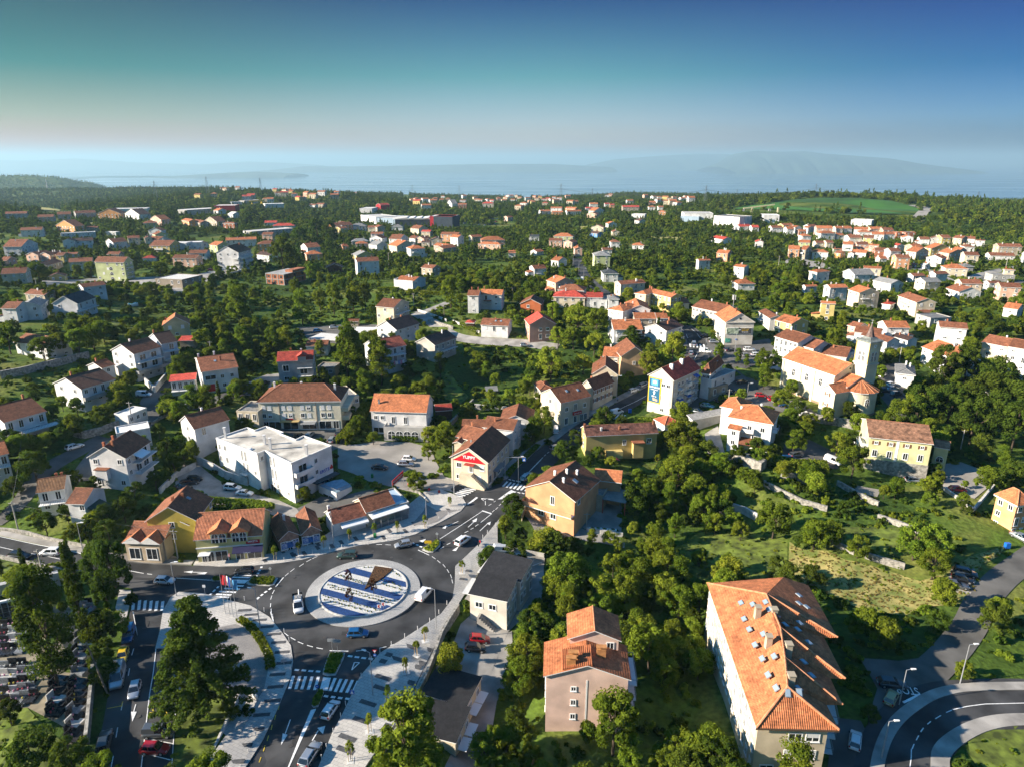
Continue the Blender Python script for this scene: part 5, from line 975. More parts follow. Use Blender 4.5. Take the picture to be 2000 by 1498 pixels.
G4=house('white flat-roofed block with open terrace behind the church nave',(122.7,243,12.4,4.6,8,.25),5,'flat',wall='W',rc='g')
F=house('white hip-roofed cafe house with brick chimney between sign block and square',(68.7,223.7,9.8,3.4,15.4,-.57),6.5,'hip',wall='W',rc='b',rise=3.2,win={'F':2,'R':3},chim=[],sky=[(.2,.15)])
A=house('', (70.4,222.2,9.5,15.2,4,.75),5,'flat',wall='W',rc='g',fr=F,win={'F':['doo'],'R':1},chim=[],foot=True)
A2=house('', (68.6,219,8.4,7.9,4,.50),3.4,'flat',wall='T',rc='g',fr=F,win={'F':['do']},chim=[])
add_chimney(F,F.w*.4,-F.d*.1,7.0,2.0,CHIM,.9)
F=house('four storey block with red roof and tall blue sign on its gable',(53.5,214.5,6.1,9.7,18.1,-.73),12,'gy',wall='N',rc='r',rise=3.0,win={},chim=[],name='apartment_block',cat='apartment block')
SB=F
for z,t in ((8.9,'oo'),(6.1,'ss'),(3.3,'ss'),(.6,'os')):
 for u,k in zip((.62,.82),t): wF(u,z,1.3,1.2,k)
for z in (9.0,6.2,3.4,.7):
 for i,u in enumerate((.07,.22,.36,.52,.66,.80,.93)): wR(u,z,.7 if i in(0,) else 1.2,1.3,'ohsoohs'[(i+int(z))%7])
for z in (2.6,5.4,8.2):
 bal(F,'R',.16,.30,z,1.3,'rail');bal(F,'R',.46,.60,z,1.3,'wall');bal(F,'R',.74,.88,z,1.3,'rail')
BLUE=mat('blue_awning',(.02,.12,.42),.7,.1,2)
for u,z in ((.53,5.0),(.81,10.6),(.23,4.9)):
 oR(u,'awning',MB().hexa([(-1.3,-1.6,z-.5),(1.3,-1.6,z-.5),(1.3,-.02,z),(-1.3,-.02,z),(-1.3,-1.6,z-.42),(1.3,-1.6,z-.42),(1.3,-.02,z+.08),(-1.3,-.02,z+.08)]),BLUE)
add_chimney(F,F.w*.15,-F.d*.28,13.4,2.2,CHIW,1.1);add_chimney(F,F.w*.12,F.d*.12,13.6,2.2,CHIW,1.1);
F=house('long gabled house, orange and dark roof halves, above the road',(32.9,230.3,7.1,9.4,13.1,-.15),7,'gy',wall='C',rc='b',rise=3,win={'F':['oo','oo'],'R':['ooooo','ooooo']},chim=[(-.3,-.2),(-.2,.3)])
F=house('narrow cream house with brown shutters beside the road',(28.6,218.1,5.6,6.1,12,-.74),7,'gy',wall='C',rc='b',rise=2.6,win={'F':['  '],'R':['bbbbb','bbbbb']},chim=[(-.3,-.1)])
F=house('cream corner house with red shop sign beside the road',(17.1,207.4,4.5,11.5,12.4,-.98),8,'gy',wall='C',rc='b',rise=3.0,win={'L':3},chim=[],sky=[])
wF(.5,6.2,1.2,1.5);wF(.35,2.8,1.2,1.5)
for u,z,t in ((.2,4.6,'o'),(.5,4.2,'o'),(.82,4.6,'o'),(.2,.2,'o'),(.5,.2,'o'),(.72,.2,'o'),(.86,.2,'o')): wR(u,z,1.2,1.4 if z>4.5 else 2.3,t,'window' if z>1 else 'door')
RED=mat('red_sign',(.45,.01,.02),.5,0)
oR(.55,'shop_sign',bx(-1.7,1.7,-.5,-.02,2.9,3.9),RED);RC=F
add_skylight(F,F.w,F.d,F.h,'gy',F.rise,F.w*.2,-F.d*.1);add_skylight(F,F.w,F.d,F.h,'gy',F.rise,F.w*.25,F.d*.25)
F=house('white gabled shop house with red gable panel by the crossing',(-8.6,173.7,1.6,11.5,16.9,-.35),7,'gy',wall='C',rc='b',rise=3.3,win={'L':3,'B':2},chim=[],rm=ROOF['b'][1])
YP=F
wF(.22,4.3,1.4,1.4);wF(.85,4.3,1.2,1.3,'h');wF(.2,.9,1.3,1.3);wF(.55,3.4,1.1,2.1,'o','door');wF(.76,.2,1.5,2.4,'s','door')
for u in (.08,.25,.45,.65,.85): wR(u,4.2,1.1,1.4)
for u in (.1,.3,.5,.75): wR(u,.2,1.8,2.4,'o','shop_window')
oR(.4,'awning',bx(-3,3,-1.5,-.02,2.8,2.95),GREYM)
mb=MB();mb.box(-2.2,1.2,-1.8,-.02,-.5,3.2)
for i in range(10): mb.box(1.2+i*.38,1.58+i*.38,-1.8,-.6,-.5,3.0-i*.32)
oF(.5,'outside_stairs',mb,WALL['C'][1]);oF(.52,'door_canopy',bx(-1.2,1.6,-1.5,-.02,5.8,5.95),ROOF['r'][1])
add_chimney(F,-F.w*.2,-F.d*.1,8.8,1.1,GREYM,.5)
P0=MB();hw=F.w/2-.5;P0.hexa([(-hw,-.06,6.2),(hw,-.06,6.2),(hw,-.0,6.2),(-hw,-.0,6.2),(-.01,-.06,6.2+F.rise*.93),(.01,-.06,6.2+F.rise*.93),(.01,0,6.2+F.rise*.93),(-.01,0,6.2+F.rise*.93)])
oF(.5,'gable_panel',P0,RED)
house('brown hip-roofed terrace wing joined behind the red-gabled shop',(-10.7,185.5,2.5,7.6,10,-.57),5.5,'gx',wall='C',rc='b',chim=[(-.35,.2)],win={'L':1,'F':1})
house('small brown porch roof on the terrace behind the red-gabled shop',(-14.9,181.7,2.6,2.6,5,-.29),5,'gy',wall='C',rc='b',chim=[],win={})
house('white upper house with brown roof behind the red-gabled shop',(-2.8,188,2.2,9.6,9,-.31),8,'gx',wall='W',rc='b',chim=[(-.2,-.2)],win={'F':['  '],'R':2})
house('dark brown roofed house between gravel yard and road trees',(1.7,199.3,3,10.2,11,-.10),5.5,'gy',wall='W',rc='d',rm=ROOF['b'][1],chim=[])
house('low brown roof beside the gravel yard behind a terrace',(-9.6,194.1,2.8,11.1,9,-.05),4.5,'gx',wall='C',rc='b',chim=[(-.1,.1),(.3,.1)],win={'F':2})
F=house('long cream building with hipped brown roof above the small car park',(-64.9,201.4,5.4,25.5,13.1,.04),9,'hip',wall='C',rc='b',rm=ROOF['b'][1],rise=3.6,win={'L':2,'B':5},chim=[],name='shop_building',cat='building',wm=plaster('pale_yellow_plaster',(.68,.63,.48)))
for i,u in enumerate((.06,.13,.30,.38,.53,.61,.78,.86)): wF(u,6.4,1.15,1.4,'ssssshss'[i]);wF(u,3.9,1.15,1.4,'ohshosoo'[i])
for u,ww in ((.07,1.6),(.18,3.8),(.37,4.6),(.60,4.4),(.80,3.8),(.93,1.8)): wF(u,.1,ww,2.6,'o','shop_window')
oF(.37,'awning',bx(-2.9,2.9,-1.6,-.02,2.9,3.1),mat('ochre_awning',(.42,.30,.12),.8,.1,2));oF(.36,'shop_sign',bx(-1.1,1.1,-.14,-.02,3.2,3.6),RED)
oF(.60,'terrace_awning',bx(-2.2,2.2,-2.6,-.02,2.5,2.6),GREYM)
for a in (.25,.70): oF(a,'rain_pipe',bx(-.06,.06,-.14,-.02,0,8.8),mat('pipe',(.20,.12,.08),.6,0))
for u in (.12,.46,.9): add_chimney(F,F.w*(u-.5),F.d*(.15 if u<.9 else -.05),11.0,1.6,CHIW,.6)
for z in (2.6,5.4): oR(.5,'balcony',bx(-F.d*.45,F.d*.45,-2.2,-.02,z,z+1.2),WALL['C'][1])
W=house('',(-54,212,6.2,3.4,12,.57),5.5,'flat',wall='C',rc='g',fr=F,win={'F':['oo'],'R':2})
W=house('',(-79.1,196.8,8.1,6.7,9,-.12),4,'flat',wall='C',rc='g',fr=F,win={'F':['ddd']})
F=house('white restaurant with orange roof and round-arched ground floor',(-34.1,199.9,4.1,17.6,11.5,-.08),7.5,'gx',wall='W',rc='o',rise=3.4,win={'B':3},chim=[],name='restaurant',cat='restaurant')
for u in (.08,.2): wF(u,4.6,1.1,1.3)
for u in (.4,.62): wF(u,3.4,1.1,2.3,'o','door')
wR(.35,4.6,1.1,1.3,'o');wR(.6,8.0,.9,1.1)
T=oF(.62,'terrace',bx(-F.w*.34,F.w*.46,-4.2,-.02,-.5,3.0),WALL['g'][1]);oF(.62,'terrace_parapet',bx(-F.w*.34,F.w*.46,-4.2,-4.0,3.0,4.0).box(-F.w*.34,-F.w*.34+.2,-3.99,-.2,3.0,4.0),WALL['g'][1])
def arch(F,side,u,z,ww,wh,out=.06,off=0,name='arched_window'):
 def f():
  mb=MB();n=12;r=ww/2
  def prof(rr): return [(-rr,0)]+[(-rr*math.cos(math.pi*i/n),wh-r+rr*math.sin(math.pi*i/n)) for i in range(n+1)]+[(rr,0)]
  A=prof(r+.13);B=prof(r)
  for i in range(len(A)-1): mb.face([(A[i][0],-out,A[i][1]),(A[i+1][0],-out,A[i+1][1]),(B[i+1][0],-out,B[i+1][1]),(B[i][0],-out,B[i][1])],1);mb.face([(A[i][0],0,A[i][1]),(A[i+1][0],0,A[i+1][1]),(A[i+1][0],-out,A[i+1][1]),(A[i][0],-out,A[i][1])],1)
  mb.face([(p[0],-.03,p[1]) for p in B],0)
  mb.box(-.05,.05,-out+.01,-.031,0,wh-.05,1);mb.box(-r,-.051,-out+.012,-.031,wh*.55,wh*.55+.08,1);mb.box(.051,r,-out+.012,-.031,wh*.55,wh*.55+.08,1)
  return mb.mesh('arched_window',[GLASS,FRAME])
 L=F.w if side in 'FB' else F.d;x,y,r=side_pos(F.w,F.d,side,u*L)
 x+=off*math.sin(r);y-=off*math.cos(r)
 return F.put(name,cached(('arch',ww,wh,out),f),x,y,z,r)
for u in (.42,.56,.70,.84): arch(F,'F',u,.1,2.2,2.6,off=4.2)
wF(.12,.3,3.2,1.8,'o','shop_window')
add_chimney(F,-F.w*.38,-F.d*.3,8.6,1.8,GREYM,.5)
house('low red-roofed timber shed right of the restaurant',(-22.3,207.8,4.8,5.6,6,.19),3.2,'gx',wall='D',rc='r',name='shed',cat='shed',win={},chim=[])
F=house('narrow grey house with red mansard roof and arched balcony',(-75.4,229.7,9.7,12.2,10,.20),9,'gx',wall='g',rc='r',rise=1.9,win={'L':2,'R':3},chim=[(-.15,.1),(.15,.1)])
wF(.22,5.2,2.0,2.2);wF(.22,2.0,1.8,1.4);wF(.72,4.0,2.6,2.2,'o','door');wF(.72,1.0,2.4,2.2,'o','door');bal(F,'F',.55,.98,3.4,1.2);bal(F,'F',.55,.98,6.3,1.2);oF(.7,'dormer',bx(-1.3,1.3,-.9,2.2,8.4,10.4),WALL['g'][1]);oF(.7,'dormer_roof',MB().hexa([(-1.7,-1.2,10.42),(1.7,-1.2,10.42),(1.7,2.4,10.42),(-1.7,2.4,10.42),(-.1,-1.2,11.4),(.1,-1.2,11.4),(.1,2.4,11.4),(-.1,2.4,11.4)]),ROOF['r'][1])
house('white cottage with brown roof behind the grey mansard house',(-75.6,257.9,11.9,8.6,7,.07),4,'gx',wall='W',rc='b')
house('small flat grey outbuilding beside the big trees',(-66.6,237.9,10.1,6.4,6,-.10),3,'flat',wall='T',rc='g',win={'F':['do']},name='outbuilding',cat='outbuilding')
house('tiny tiled garden shed on the terraced slope',(-70,294.8,14.3,5.3,4,.00),2.4,'gx',wall='T',rc='b',name='shed',cat='shed',win={},chim=[])
for i,h_ in enumerate([(-72.9,264.5,14,12.8,9,-.29),(-62.4,276,14,14.3,10,-.09)]):
 e=empty('canopy',(h_[0],h_[1],14),h_[5],['white canopy over parked cars left of the tall dark conifer','white canopy over parked cars right of the tall dark conifer'][i],'canopy','car park canopies')
 fr=Frm(e);fr.put('canopy_roof',bx(-h_[3]/2,h_[3]/2,-h_[4]/2,h_[4]/2,2.9,3.1).mesh('canopy_roof',[ROOF['w'][1]]))
 for a in (-.47,-.16,.16,.47):
  for b in (-.45,.45): fr.put('post',cached('cpost',lambda:bx(-.08,.08,-.08,.08,-.6,2.9).mesh('post',[GREYM])),a*h_[3],b*h_[4])
F=house('cream house with brown roof at the top of the lane',(-52.5,296.7,15.6,9.3,13.8,-.39),8,'gx',wall='C',rc='b',rise=2.4,win={'F':['o','o  o'],'R':2,'L':1})
bal(F,'R',.1,.9,4.8);
F=house('white gabled house with near-black roof beside the lane',(-46.7,273.4,13.3,11.3,14.3,-.57),6.5,'gy',wall='W',rc='d',rise=2.9,win={'F':['oo','d'],'R':['ooo','ooo']})
F=house('white house with red-brown roof and laundry on its balconies',(-46.5,241.9,11.3,10.9,12.1,-.94),8.5,'gy',wall='W',rc='b',rise=2.4,wm=WALL['W'][1],rm=roofmat('redbrown_tiles',(.24,.07,.045)),win={'F':['o','o'],'R':['oodo','oodo']})
for z in (2.9,5.7): bal(F,'R',.05,.95,z,1.6)
CLO=[mat('cloth_white',(.7,.7,.72),.9,0),mat('cloth_blue',(.25,.35,.6),.9,0),mat('cloth_pink',(.6,.25,.35),.9,0)]
for i in range(7): oR(.35+.08*i,'laundry',bx(-.35,.35,-1.72,-1.68,2.4-.1*(i%3),3.7),CLO[i%3])
F=house('grey-beige gabled house with dark roof and red balcony below the lane',(-29.6,258.4,10.9,9.9,14.1,-.55),6.5,'gy',wall='T',rc='d',rise=2.4,wm=plaster('beige_grey_plaster',(.46,.43,.37)),win={'F':['  '],'R':['odod','oooo']},chim=[(.1,.2)])
bal(F,'R',.05,.95,3.2,1.5,'rail')
F=house('white villa with zigzag parapet and small orange roofs',(-55.6,373,17.4,11.3,15.5,-.37),4.6,'gx',wall='W',rc='o',rise=1.6,win={'F':['do'],'R':['o ']},chim=[(.0,-.1),(.15,-.1)],chm=CHIW)
F.put('parapet',bx(-F.w/2-.5,-F.w/2+.0,-F.d/2-.5,F.d/2,0,5.6).mesh('parapet',[WALL['W'][1]]));F.put('parapet',bx(-F.w/2,F.w/2+.3,-F.d/2-.5,-F.d/2-.05,0,5.2).mesh('parapet',[WALL['W'][1]]),0,0,0)
house('open timber barn with rusty brown roof among the trees',(-117,451,14.1,11.1,8,.25),3.4,'gy',wall='D',rc='b',name='barn',cat='barn',win={},chim=[])
hh=(-135.4,409.1,14.4,13,20.2,-.37);e=empty('house_shell',(hh[0],hh[1],hh[2]),hh[5],'unfinished brick house shell with bare concrete floors','unfinished house');fr=Frm(e);w,d=hh[3],hh[4]
fr.put('wall',bx(-w/2+.1,w/2-.1,-d/2+.1,d/2-.1,-2.5,5.98).mesh('wall',[WALL['B'][1]]));FOOT.append([(hh[0]-w,hh[1]-d),(hh[0]+w,hh[1]-d),(hh[0]+w,hh[1]+d*.7),(hh[0]-w,hh[1]+d*.7)])
for z in (-.2,2.9,6.0): fr.put('floor_slab',cached('fs',lambda:bx(-w/2-.15,w/2+.15,-d/2-.15,d/2+.15,0,.28).mesh('floor_slab',[WALL['g'][1]])),0,0,z)
for u in (-.5,-.17,.17,.5): fr.put('concrete_column',cached('cc',lambda:bx(-.18,.18,-.1,.3,-2,6).mesh('concrete_column',[WALL['g'][1]])),u*w*.98,-d/2)
Fs=Frm(e);Fs.w,Fs.d=w,d
for z in (.8,3.9):
 for u in (.15,.5,.84): onside(Fs,'F',u,'window_opening',bx(-.8,.8,.03,.12,z,z+1.5),DARK);onside(Fs,'R',u,'window_opening',bx(-.8,.8,.03,.12,z,z+1.7),DARK)
fr.put('roof_block',bx(w*.1,w/2,-d*.1,d/2-.2,6.3,7.6).mesh('roof_block',[WALL['B'][1]]))
F=house('flat-roofed modern grey-beige bungalow on a walled terrace',(-188.7,386.6,16.4,17.4,17.3,-.25),4.5,'flat',wall='T',rc='w',win={'F':['o do'],'R':['ood']},chim=[],wm=plaster('greige_plaster',(.25,.21,.16)))
F=house('big white four storey apartment block with brown gabled roof',(-183,454,15.7,15.6,18.8,-.08),11.5,'gy',wall='W',rc='b',rise=4.0,win={'F':['ooo','o o','o o','o o'],'R':['ohoho','oohoo','ohooo','ooooo'],'L':4},chim=[(.1,.3)],name='apartment_block',cat='apartment block')
for z in (2.8,5.7,8.6): bal(F,'F',.72,1.0,z-1.2,1.4,'wall');bal(F,'R',.08,.5,z-1.2,1.5,'wall');bal(F,'R',.55,.95,z-1.2,1.5,'wall')
F=house('pale green four storey block with arched stairwell openings',(-239.2,412.5,14.8,19.5,8.9,-.13),11.5,'gx',wall='G',rc='b',rise=2.6,win={'F':['  o oo','  s  o',' s   o','o   s '],'R':['oo','oo','oo','oo']},chim=[(.05,.1)],name='apartment_block',cat='apartment block')
for z in (.6,3.6,6.6): arch(F,'F',.52,z,2.0,1.9,out=.05,name='arched_opening')
for z in (2.3,5.1,7.9): bal(F,'R',.3,.8,z,1.2)
F=house('off-white house with slate-grey roof and long balconies on the left slope',(-188.1,290,20.2,11.1,13.8,.00),6.5,'gy',wall='W',rc='k',rise=3.0,win={'F':['o ','d','d'][:2],'R':['dod','dod']},chim=[])
bal(F,'F',-.02,1.02,3.0,1.2,'wall',WALL['W'][1]);bal(F,'R',0,1,3.0,1.2)
F=house('yellow cream house with bright orange half roof on the left slope',(-130.3,259.1,17.8,9.7,8.2,.41),6.5,'gy',wall='Y',rc='o',rise=2.8,wm=plaster('straw_plaster',(.52,.45,.26)),win={'F':['ss','o'],'R':2},chim=[(-.4,.2)])
house('white house half hidden by the walnut trees on the left',(-167.1,235.7,17.9,16,10,-.36),5,'gx',wall='W',rc='b',chim=[],sky=[(.1,-.2)])
F=house('large white three storey house with stepped brown roof and grey terrace',(-129,226.3,13.1,10.6,12.1,1.12),9.5,'gx',wall='W',rc='b',rise=2.6,win={'L':['o o','o o',' o'],'B':3},chim=[(-.1,.1)],rm=ROOF['b'][1])
for u in (.3,.72): wF(u,6.6,2.2,2.0);wF(u,3.7,2.2,2.1,'o','door')
for u in (.2,.5,.8): wF(u,.9,1,1)
bal(F,'F',.05,1.0,6.2,1.4,'rail');bal(F,'F',-.1,1.1,3.1,2.6,'wall',GREYM)
F=house('grey-white twin house with dark roof joined to the large white one',(-124.2,235.4,14.4,5.8,13,.81),9,'gx',wall='W',rc='d',rise=2.6,wm=plaster('blueish_plaster',(.45,.50,.55)),win={},chim=[(-.4,.1)])
for z in (3.6,6.4): wF(.6,z,1.6,2.1,'o','door');bal(F,'F',0,1,z-.2,1.6,'rail')
oF(.5,'pale_blue_wall',bx(-F.w/2,F.w/2,-.08,-.02,0,3.1),mat('pale_blue_plaster',(.35,.50,.60),.85,.1,1))
F=house('white two storey house with dark brown roof and wrap balcony',(-132.2,200.8,12.3,11.2,13.7,1.13),6.8,'gx',wall='W',rc='d',rm=roofmat('umber_tiles',(.125,.062,.04)),rise=2.6,win={'F':['oddo','ooo'],'L':['oo','oo']},chim=[(-.3,.05)])
bal(F,'F',-.02,1.02,3.3,1.4,'wall',WALL['g'][1])
house('low white wing with brown roof behind the dark-roofed house',(-137.7,219.2,13.8,4.9,8,1.14),5,'gx',wall='W',rc='b',chim=[(-.3,0)])
F=house('white house with brown hipped roof and red garage door',(-98.9,218.9,12.7,11.4,18.5,.52),7,'gx',wall='W',rc='b',rise=2.4,win={'R':['o','o'],'L':2},chim=[(-.45,.1),(0,.1),(.1,-.2)],sky=[(-.05,-.2)])
wF(.22,4.0,3.2,1.5);wF(.55,4.0);wF(.82,4.0);wF(.2,.1,2.2,2.4,'g','garage_door').data=bx(-1.2,1.2,-.08,0,0,2.4).mesh('garage_door',[RED]);wF(.38,.9,.5,1.2);wF(.58,1.0);wF(.84,1.2)
F=house('flat-roofed glazed pavilion with rusty sheet roof and deck',(-106.5,210.7,12.3,7.9,6,.34),4.6,'shed',wall='W',rc='r',rise=.5,win={'F':['ddoo']},chim=[]);bal(F,'F',0,1,1.6,1.6)
house('red-roofed lean-to beside the yellow cream house',(-121.9,249.2,16.9,5.7,5,.13),3,'shed',wall='T',rc='r',rise=.6,win={},chim=[],name='lean_to',cat='outbuilding')
F=house('white L-shaped house with brown roof above the white block',(-87.6,181.6,7,10.3,9.9,.83),6.8,'gx',wall='W',rc='b',rise=2.6,win={'L':['o','o','o'],'F':['d ','  o']},chim=[(.0,.1)],chm=CHIW)
F=house('white flat-roofed garage above the lane',(-111.4,187,10.9,6.7,5,1.24),3.4,'flat',wall='W',rc='w',win={'F':['ooo']},chim=[],name='garage',cat='garage')
F=house('white flat-roofed garage behind the tall gabled house',(-106.4,178,8.7,8.2,6,.56),4,'flat',wall='W',rc='w',win={'R':1},chim=[],name='garage',cat='garage')
F=house('white house with dark roof and cluttered terrace at left edge',(-139,177.9,11,10.6,16.5,1.00),6.8,'gx',wall='W',rc='d',rm=ROOF['b'][1],rise=2.4,win={'F':['ddod','oo']},chim=[(.4,.1)])
bal(F,'F',-.02,1.2,3.1,2.6,'rail')
F=house('tall white gabled house with enclosed bay and awning above the left road',(-99.1,158.8,6.3,10.2,10.9,-.07),8.5,'gy',wall='W',rc='b',rise=2.8,rm=ROOF['b'][1],win={'F':['o o','  ','o o'],'L':3},chim=[(-.35,-.1),(-.3,.2),(.1,-.35)],sky=[])
oF(.36,'bay',bx(-1.5,1.5,-1.4,-.02,2.9,5.6),WALL['W'][1]);oF(.36,'bay_roof',bx(-1.7,1.7,-1.6,0,5.6,5.75),ROOF['b'][1]);wR(.12,6.4);wR(.12,3.4)
for z in (3.0,6.0): bal(F,'R',.25,1.0,z,1.8,'rail');wR(.45,z+.1,2.2,2.1,'o','door');wR(.75,z+.1,2.2,2.1,'o','door')
oR(.45,'awning',MB().hexa([(-2,-2.4,7.2),(2,-2.4,7.2),(2,-.02,8.2),(-2,-.02,8.2),(-2,-2.4,7.3),(2,-2.4,7.3),(2,-.02,8.3),(-2,-.02,8.3)]),FRAME)
F=house('white house with single-slope ochre roof and balcony above the left road',(-109.4,147.5,4.7,5.8,8.2,.39),6,'gx',wall='W',rc='b',rise=1.6,rm=roofmat('ochre_tiles',(.26,.13,.06)),win={'F':['dd','oo'],'R':['   ']},chim=[(.1,.2),(.35,.1)])
bal(F,'F',-.02,1.0,2.9,1.4,'rail')
F=house('low white house with dark roof and green awning above the left road',(-98.9,142.6,4.7,4.5,8.1,-.06),5.4,'gx',wall='W',rc='b',rise=1.8,rm=ROOF['b'][1],win={'F':['  o']},chim=[])
oR(.4,'awning',MB().hexa([(-2.2,-2.4,2.6),(2.2,-2.4,2.6),(2.2,-.02,3.8),(-2.2,-.02,3.8),(-2.2,-2.4,2.7),(2.2,-2.4,2.7),(2.2,-.02,3.9),(-2.2,-.02,3.9)]),mat('dark_green_awning',(.03,.06,.05),.8,0))
F=house('white house with orange roof cut by the left picture edge',(-130.1,158.1,8.8,4.5,10,.75),6,'gx',wall='W',rc='o',win={'F':['dd','dd']},chim=[]);bal(F,'F',0,1,3,1.3)
F=house('yellow and tan shop with two small front gables and brown roof',(-79.5,134.2,1.3,8.7,8,-.06),4.6,'gx',wall='T',rc='o',rm=TERR,rise=2.0,win={},chim=[],wm=plaster('sand_tan_plaster',(.52,.42,.30)),name='shop_building',cat='shop')
for u in (.25,.72):
 oF(u,'front_gable',MB().prism([(-1.9,-1.3),(1.9,-1.3),(1.9,.3),(-1.9,.3)],-.5,4.4),plaster('sand_tan_plaster',0))
 oF(u,'gable_roof',MB().hexa([(-2.5,-1.7,4.4),(2.5,-1.7,4.4),(2.5,2.6,4.4),(-2.5,2.6,4.4),(-.05,-1.7,5.9),(.05,-1.7,5.9),(.05,2.6,5.9),(-.05,2.6,5.9)],0),ROOF['o'][1])
 o_=oF(u,'gable_trim',MB().hexa([(-2.5,-1.75,4.25),(2.5,-1.75,4.25),(2.5,-1.71,4.25),(-2.5,-1.71,4.25),(-.05,-1.75,5.9),(.05,-1.75,5.9),(.05,-1.71,5.9),(-.05,-1.71,5.9)],0),TRIM)
 x,y,r=side_pos(F.w,F.d,'F',u*F.w);F.put('shop_window',window_mesh(2.4,2.7,'o'),x,y-1.3,.3,r)
wR(.75,.2,1.1,2.1,'o','door')
F=house('yellow gabled house with big brown roof behind the tan shop',(-75.4,138.5,1.3,11.2,10.5,.05),7.5,'gy',wall='M',rc='b',rise=3.2,wm=plaster('strong_yellow_plaster',(.56,.42,.08)),win={'F':1,'R':['o o o','o o o'],'L':3},chim=[(-.05,-.15),(.08,.05)],sky=[(.18,.1)])
W=house('',(-76,136.5,1.2,10.3,5,-.12),6.4,'gy',wall='M',rc='b',rise=2.0,wm=plaster('strong_yellow_plaster',0),fr=F,win={'R':['o','o']},chim=[])
F=house('yellow shop with red sign board, dark awning and two arched dormers',(-62.6,136.1,.2,14.4,11,.15),6,'gx',wall='M',rc='o',rm=TERR,rise=3.4,win={},chim=[],name='shop_building',cat='shop');HK=F
for u in (.36,.67):
 oF(u,'dormer',bx(-1.75,1.75,-.35,3.6,4.6,7.2),WALL['M'][1]);oF(u,'dormer_roof',MB().hexa([(-2.3,-.8,7.2),(2.3,-.8,7.2),(2.3,4.6,7.2),(-2.3,4.6,7.2),(-.05,-.8,8.6),(.05,-.8,8.6),(.05,4.6,8.6),(-.05,4.6,8.6)]),ROOF['o'][1])
 L_=F.w;
 for s in (-.78,.78): arch(F,'F',u+s/L_,4.8,1.3,2.2,off=.36)
oF(.5,'cornice',bx(-F.w/2-.1,F.w/2+.1,-.25,-.02,3.5,3.75),TRIM)
for u,ww in ((.10,1.0),(.2,1.4),(.36,2.6),(.64,1.8),(.86,3.0)): wF(u,.1,ww,2.5,'o','shop_window')
NAVY=mat('navy_awning',(.008,.008,.05),.7,0)
oF(.78,'awning',MB().hexa([(-3.2,-1.7,2.5),(3.2,-1.7,2.5),(3.2,-.04,3.35),(-3.2,-.04,3.35),(-3.2,-1.7,2.6),(3.2,-1.7,2.6),(3.2,-.04,3.45),(-3.2,-.04,3.45)]),NAVY)
oF(.86,'sign_board',bx(-1.45,1.45,-.16,-.02,3.85,4.75),RED)
oF(.12,'porch_canopy',bx(-1.2,1.2,-1.6,-.02,2.4,2.55),FRAME)
F=house('brick kiosk building with twin brown gables and blue posters',(-52.6,139.3,0,5,10,.55),3.6,'gy',wall='B',rc='b',rise=1.5,rm=ROOF['b'][1],win={},chim=[(.1,.1)],name='shop_building',cat='shop',wm=mat('pale_brick',(.36,.22,.16),.9,.2,2))
W=house('',(-47.7,141.9,0,4.7,10,.42),3.6,'gy',rise=1.5,rm=ROOF['b'][1],wm=mat('pale_brick',0),rc='b',fr=F,win={},chim=[])
BP=[mat('blue_poster',(.02,.10,.38),.4,.5,2.5,col2=(.55,.60,.68)),mat('blue_poster_plain',(.03,.16,.45),.4,.4,2)]
for Q,us in ((F,(.2,.5,.8)),(W,(.12,.4,.75))):
 for i,u in enumerate(us): wn(Q,'F',u,.7 if i!=1 else .15,1.5,1.9 if i!=1 else 2.3,'o','shop_window');onside(Q,'F',u,'poster',bx(-.6,.6,-.11,-.095,.9,2.3),BP[i%2])
F=house('low white house with mossy brown roof and canvas porch on the square',(-39.9,145.6,.1,8.3,7,.55),3.7,'gx',wall='W',rc='b',rise=1.9,rm=roofmat('speckled_tiles',(.24,.085,.05),.5),win={'F':['ss o']},chim=[(-.48,.1)])
oF(.62,'canvas_porch',MB().hexa([(-3.2,-1.8,2.3),(3.2,-1.8,2.3),(3.2,-.02,2.9),(-3.2,-.02,2.9),(-3.2,-1.8,2.7),(3.2,-1.8,2.7),(3.2,-.02,3.2),(-3.2,-.02,3.2)]),FRAME)
F=house('cafe with orange-brown roof and long white terrace canopy on the square',(-33.8,149.9,.4,7.9,7.5,.64),4.2,'gx',wall='C',rc='o',rm=ROOF['b'][1],rise=2.0,win={'F':['oo']},chim=[])
cp=(-30,147.6,.4,9.7,3.6,.63);e=F.root;
CP=Frm(empty('terrace_canopy',(cp[0],cp[1],cp[2]),cp[5],'long white awning over the cafe terrace on the square','awning'));CP.put('canopy_roof',MB().hexa([(-cp[3]/2,-1.8,3.0),(cp[3]/2,-1.8,3.0),(cp[3]/2,1.8,3.4),(-cp[3]/2,1.8,3.4),(-cp[3]/2,-1.8,3.2),(cp[3]/2,-1.8,3.2),(cp[3]/2,1.8,3.6),(-cp[3]/2,1.8,3.6)]).mesh('canopy_roof',[FRAME]))
for i in range(6): CP.put('post',cached('tpost',lambda:bx(-.06,.06,-.06,.06,0,3.0).mesh('post',[GREYM])),cp[3]*(-.46+.184*i),-1.6)
for i in range(5): CP.put('screen',cached('tscr',lambda:bx(-.9,.9,-.02,.02,.1,1.2).mesh('screen',[mat('clear_screen',(.12,.14,.15),.2,0)])),cp[3]*(-.37+.184*i),-1.6)
house('blue-grey flat sheet roof beside the cafe on the square',(-29.4,153.7,.6,3.7,9,.57),3.2,'flat',wall='g',rc='g',rm=mat('pale_blue_sheet',(.36,.46,.55),.6,.1,.5),win={},chim=[],name='lean_to',cat='outbuilding')
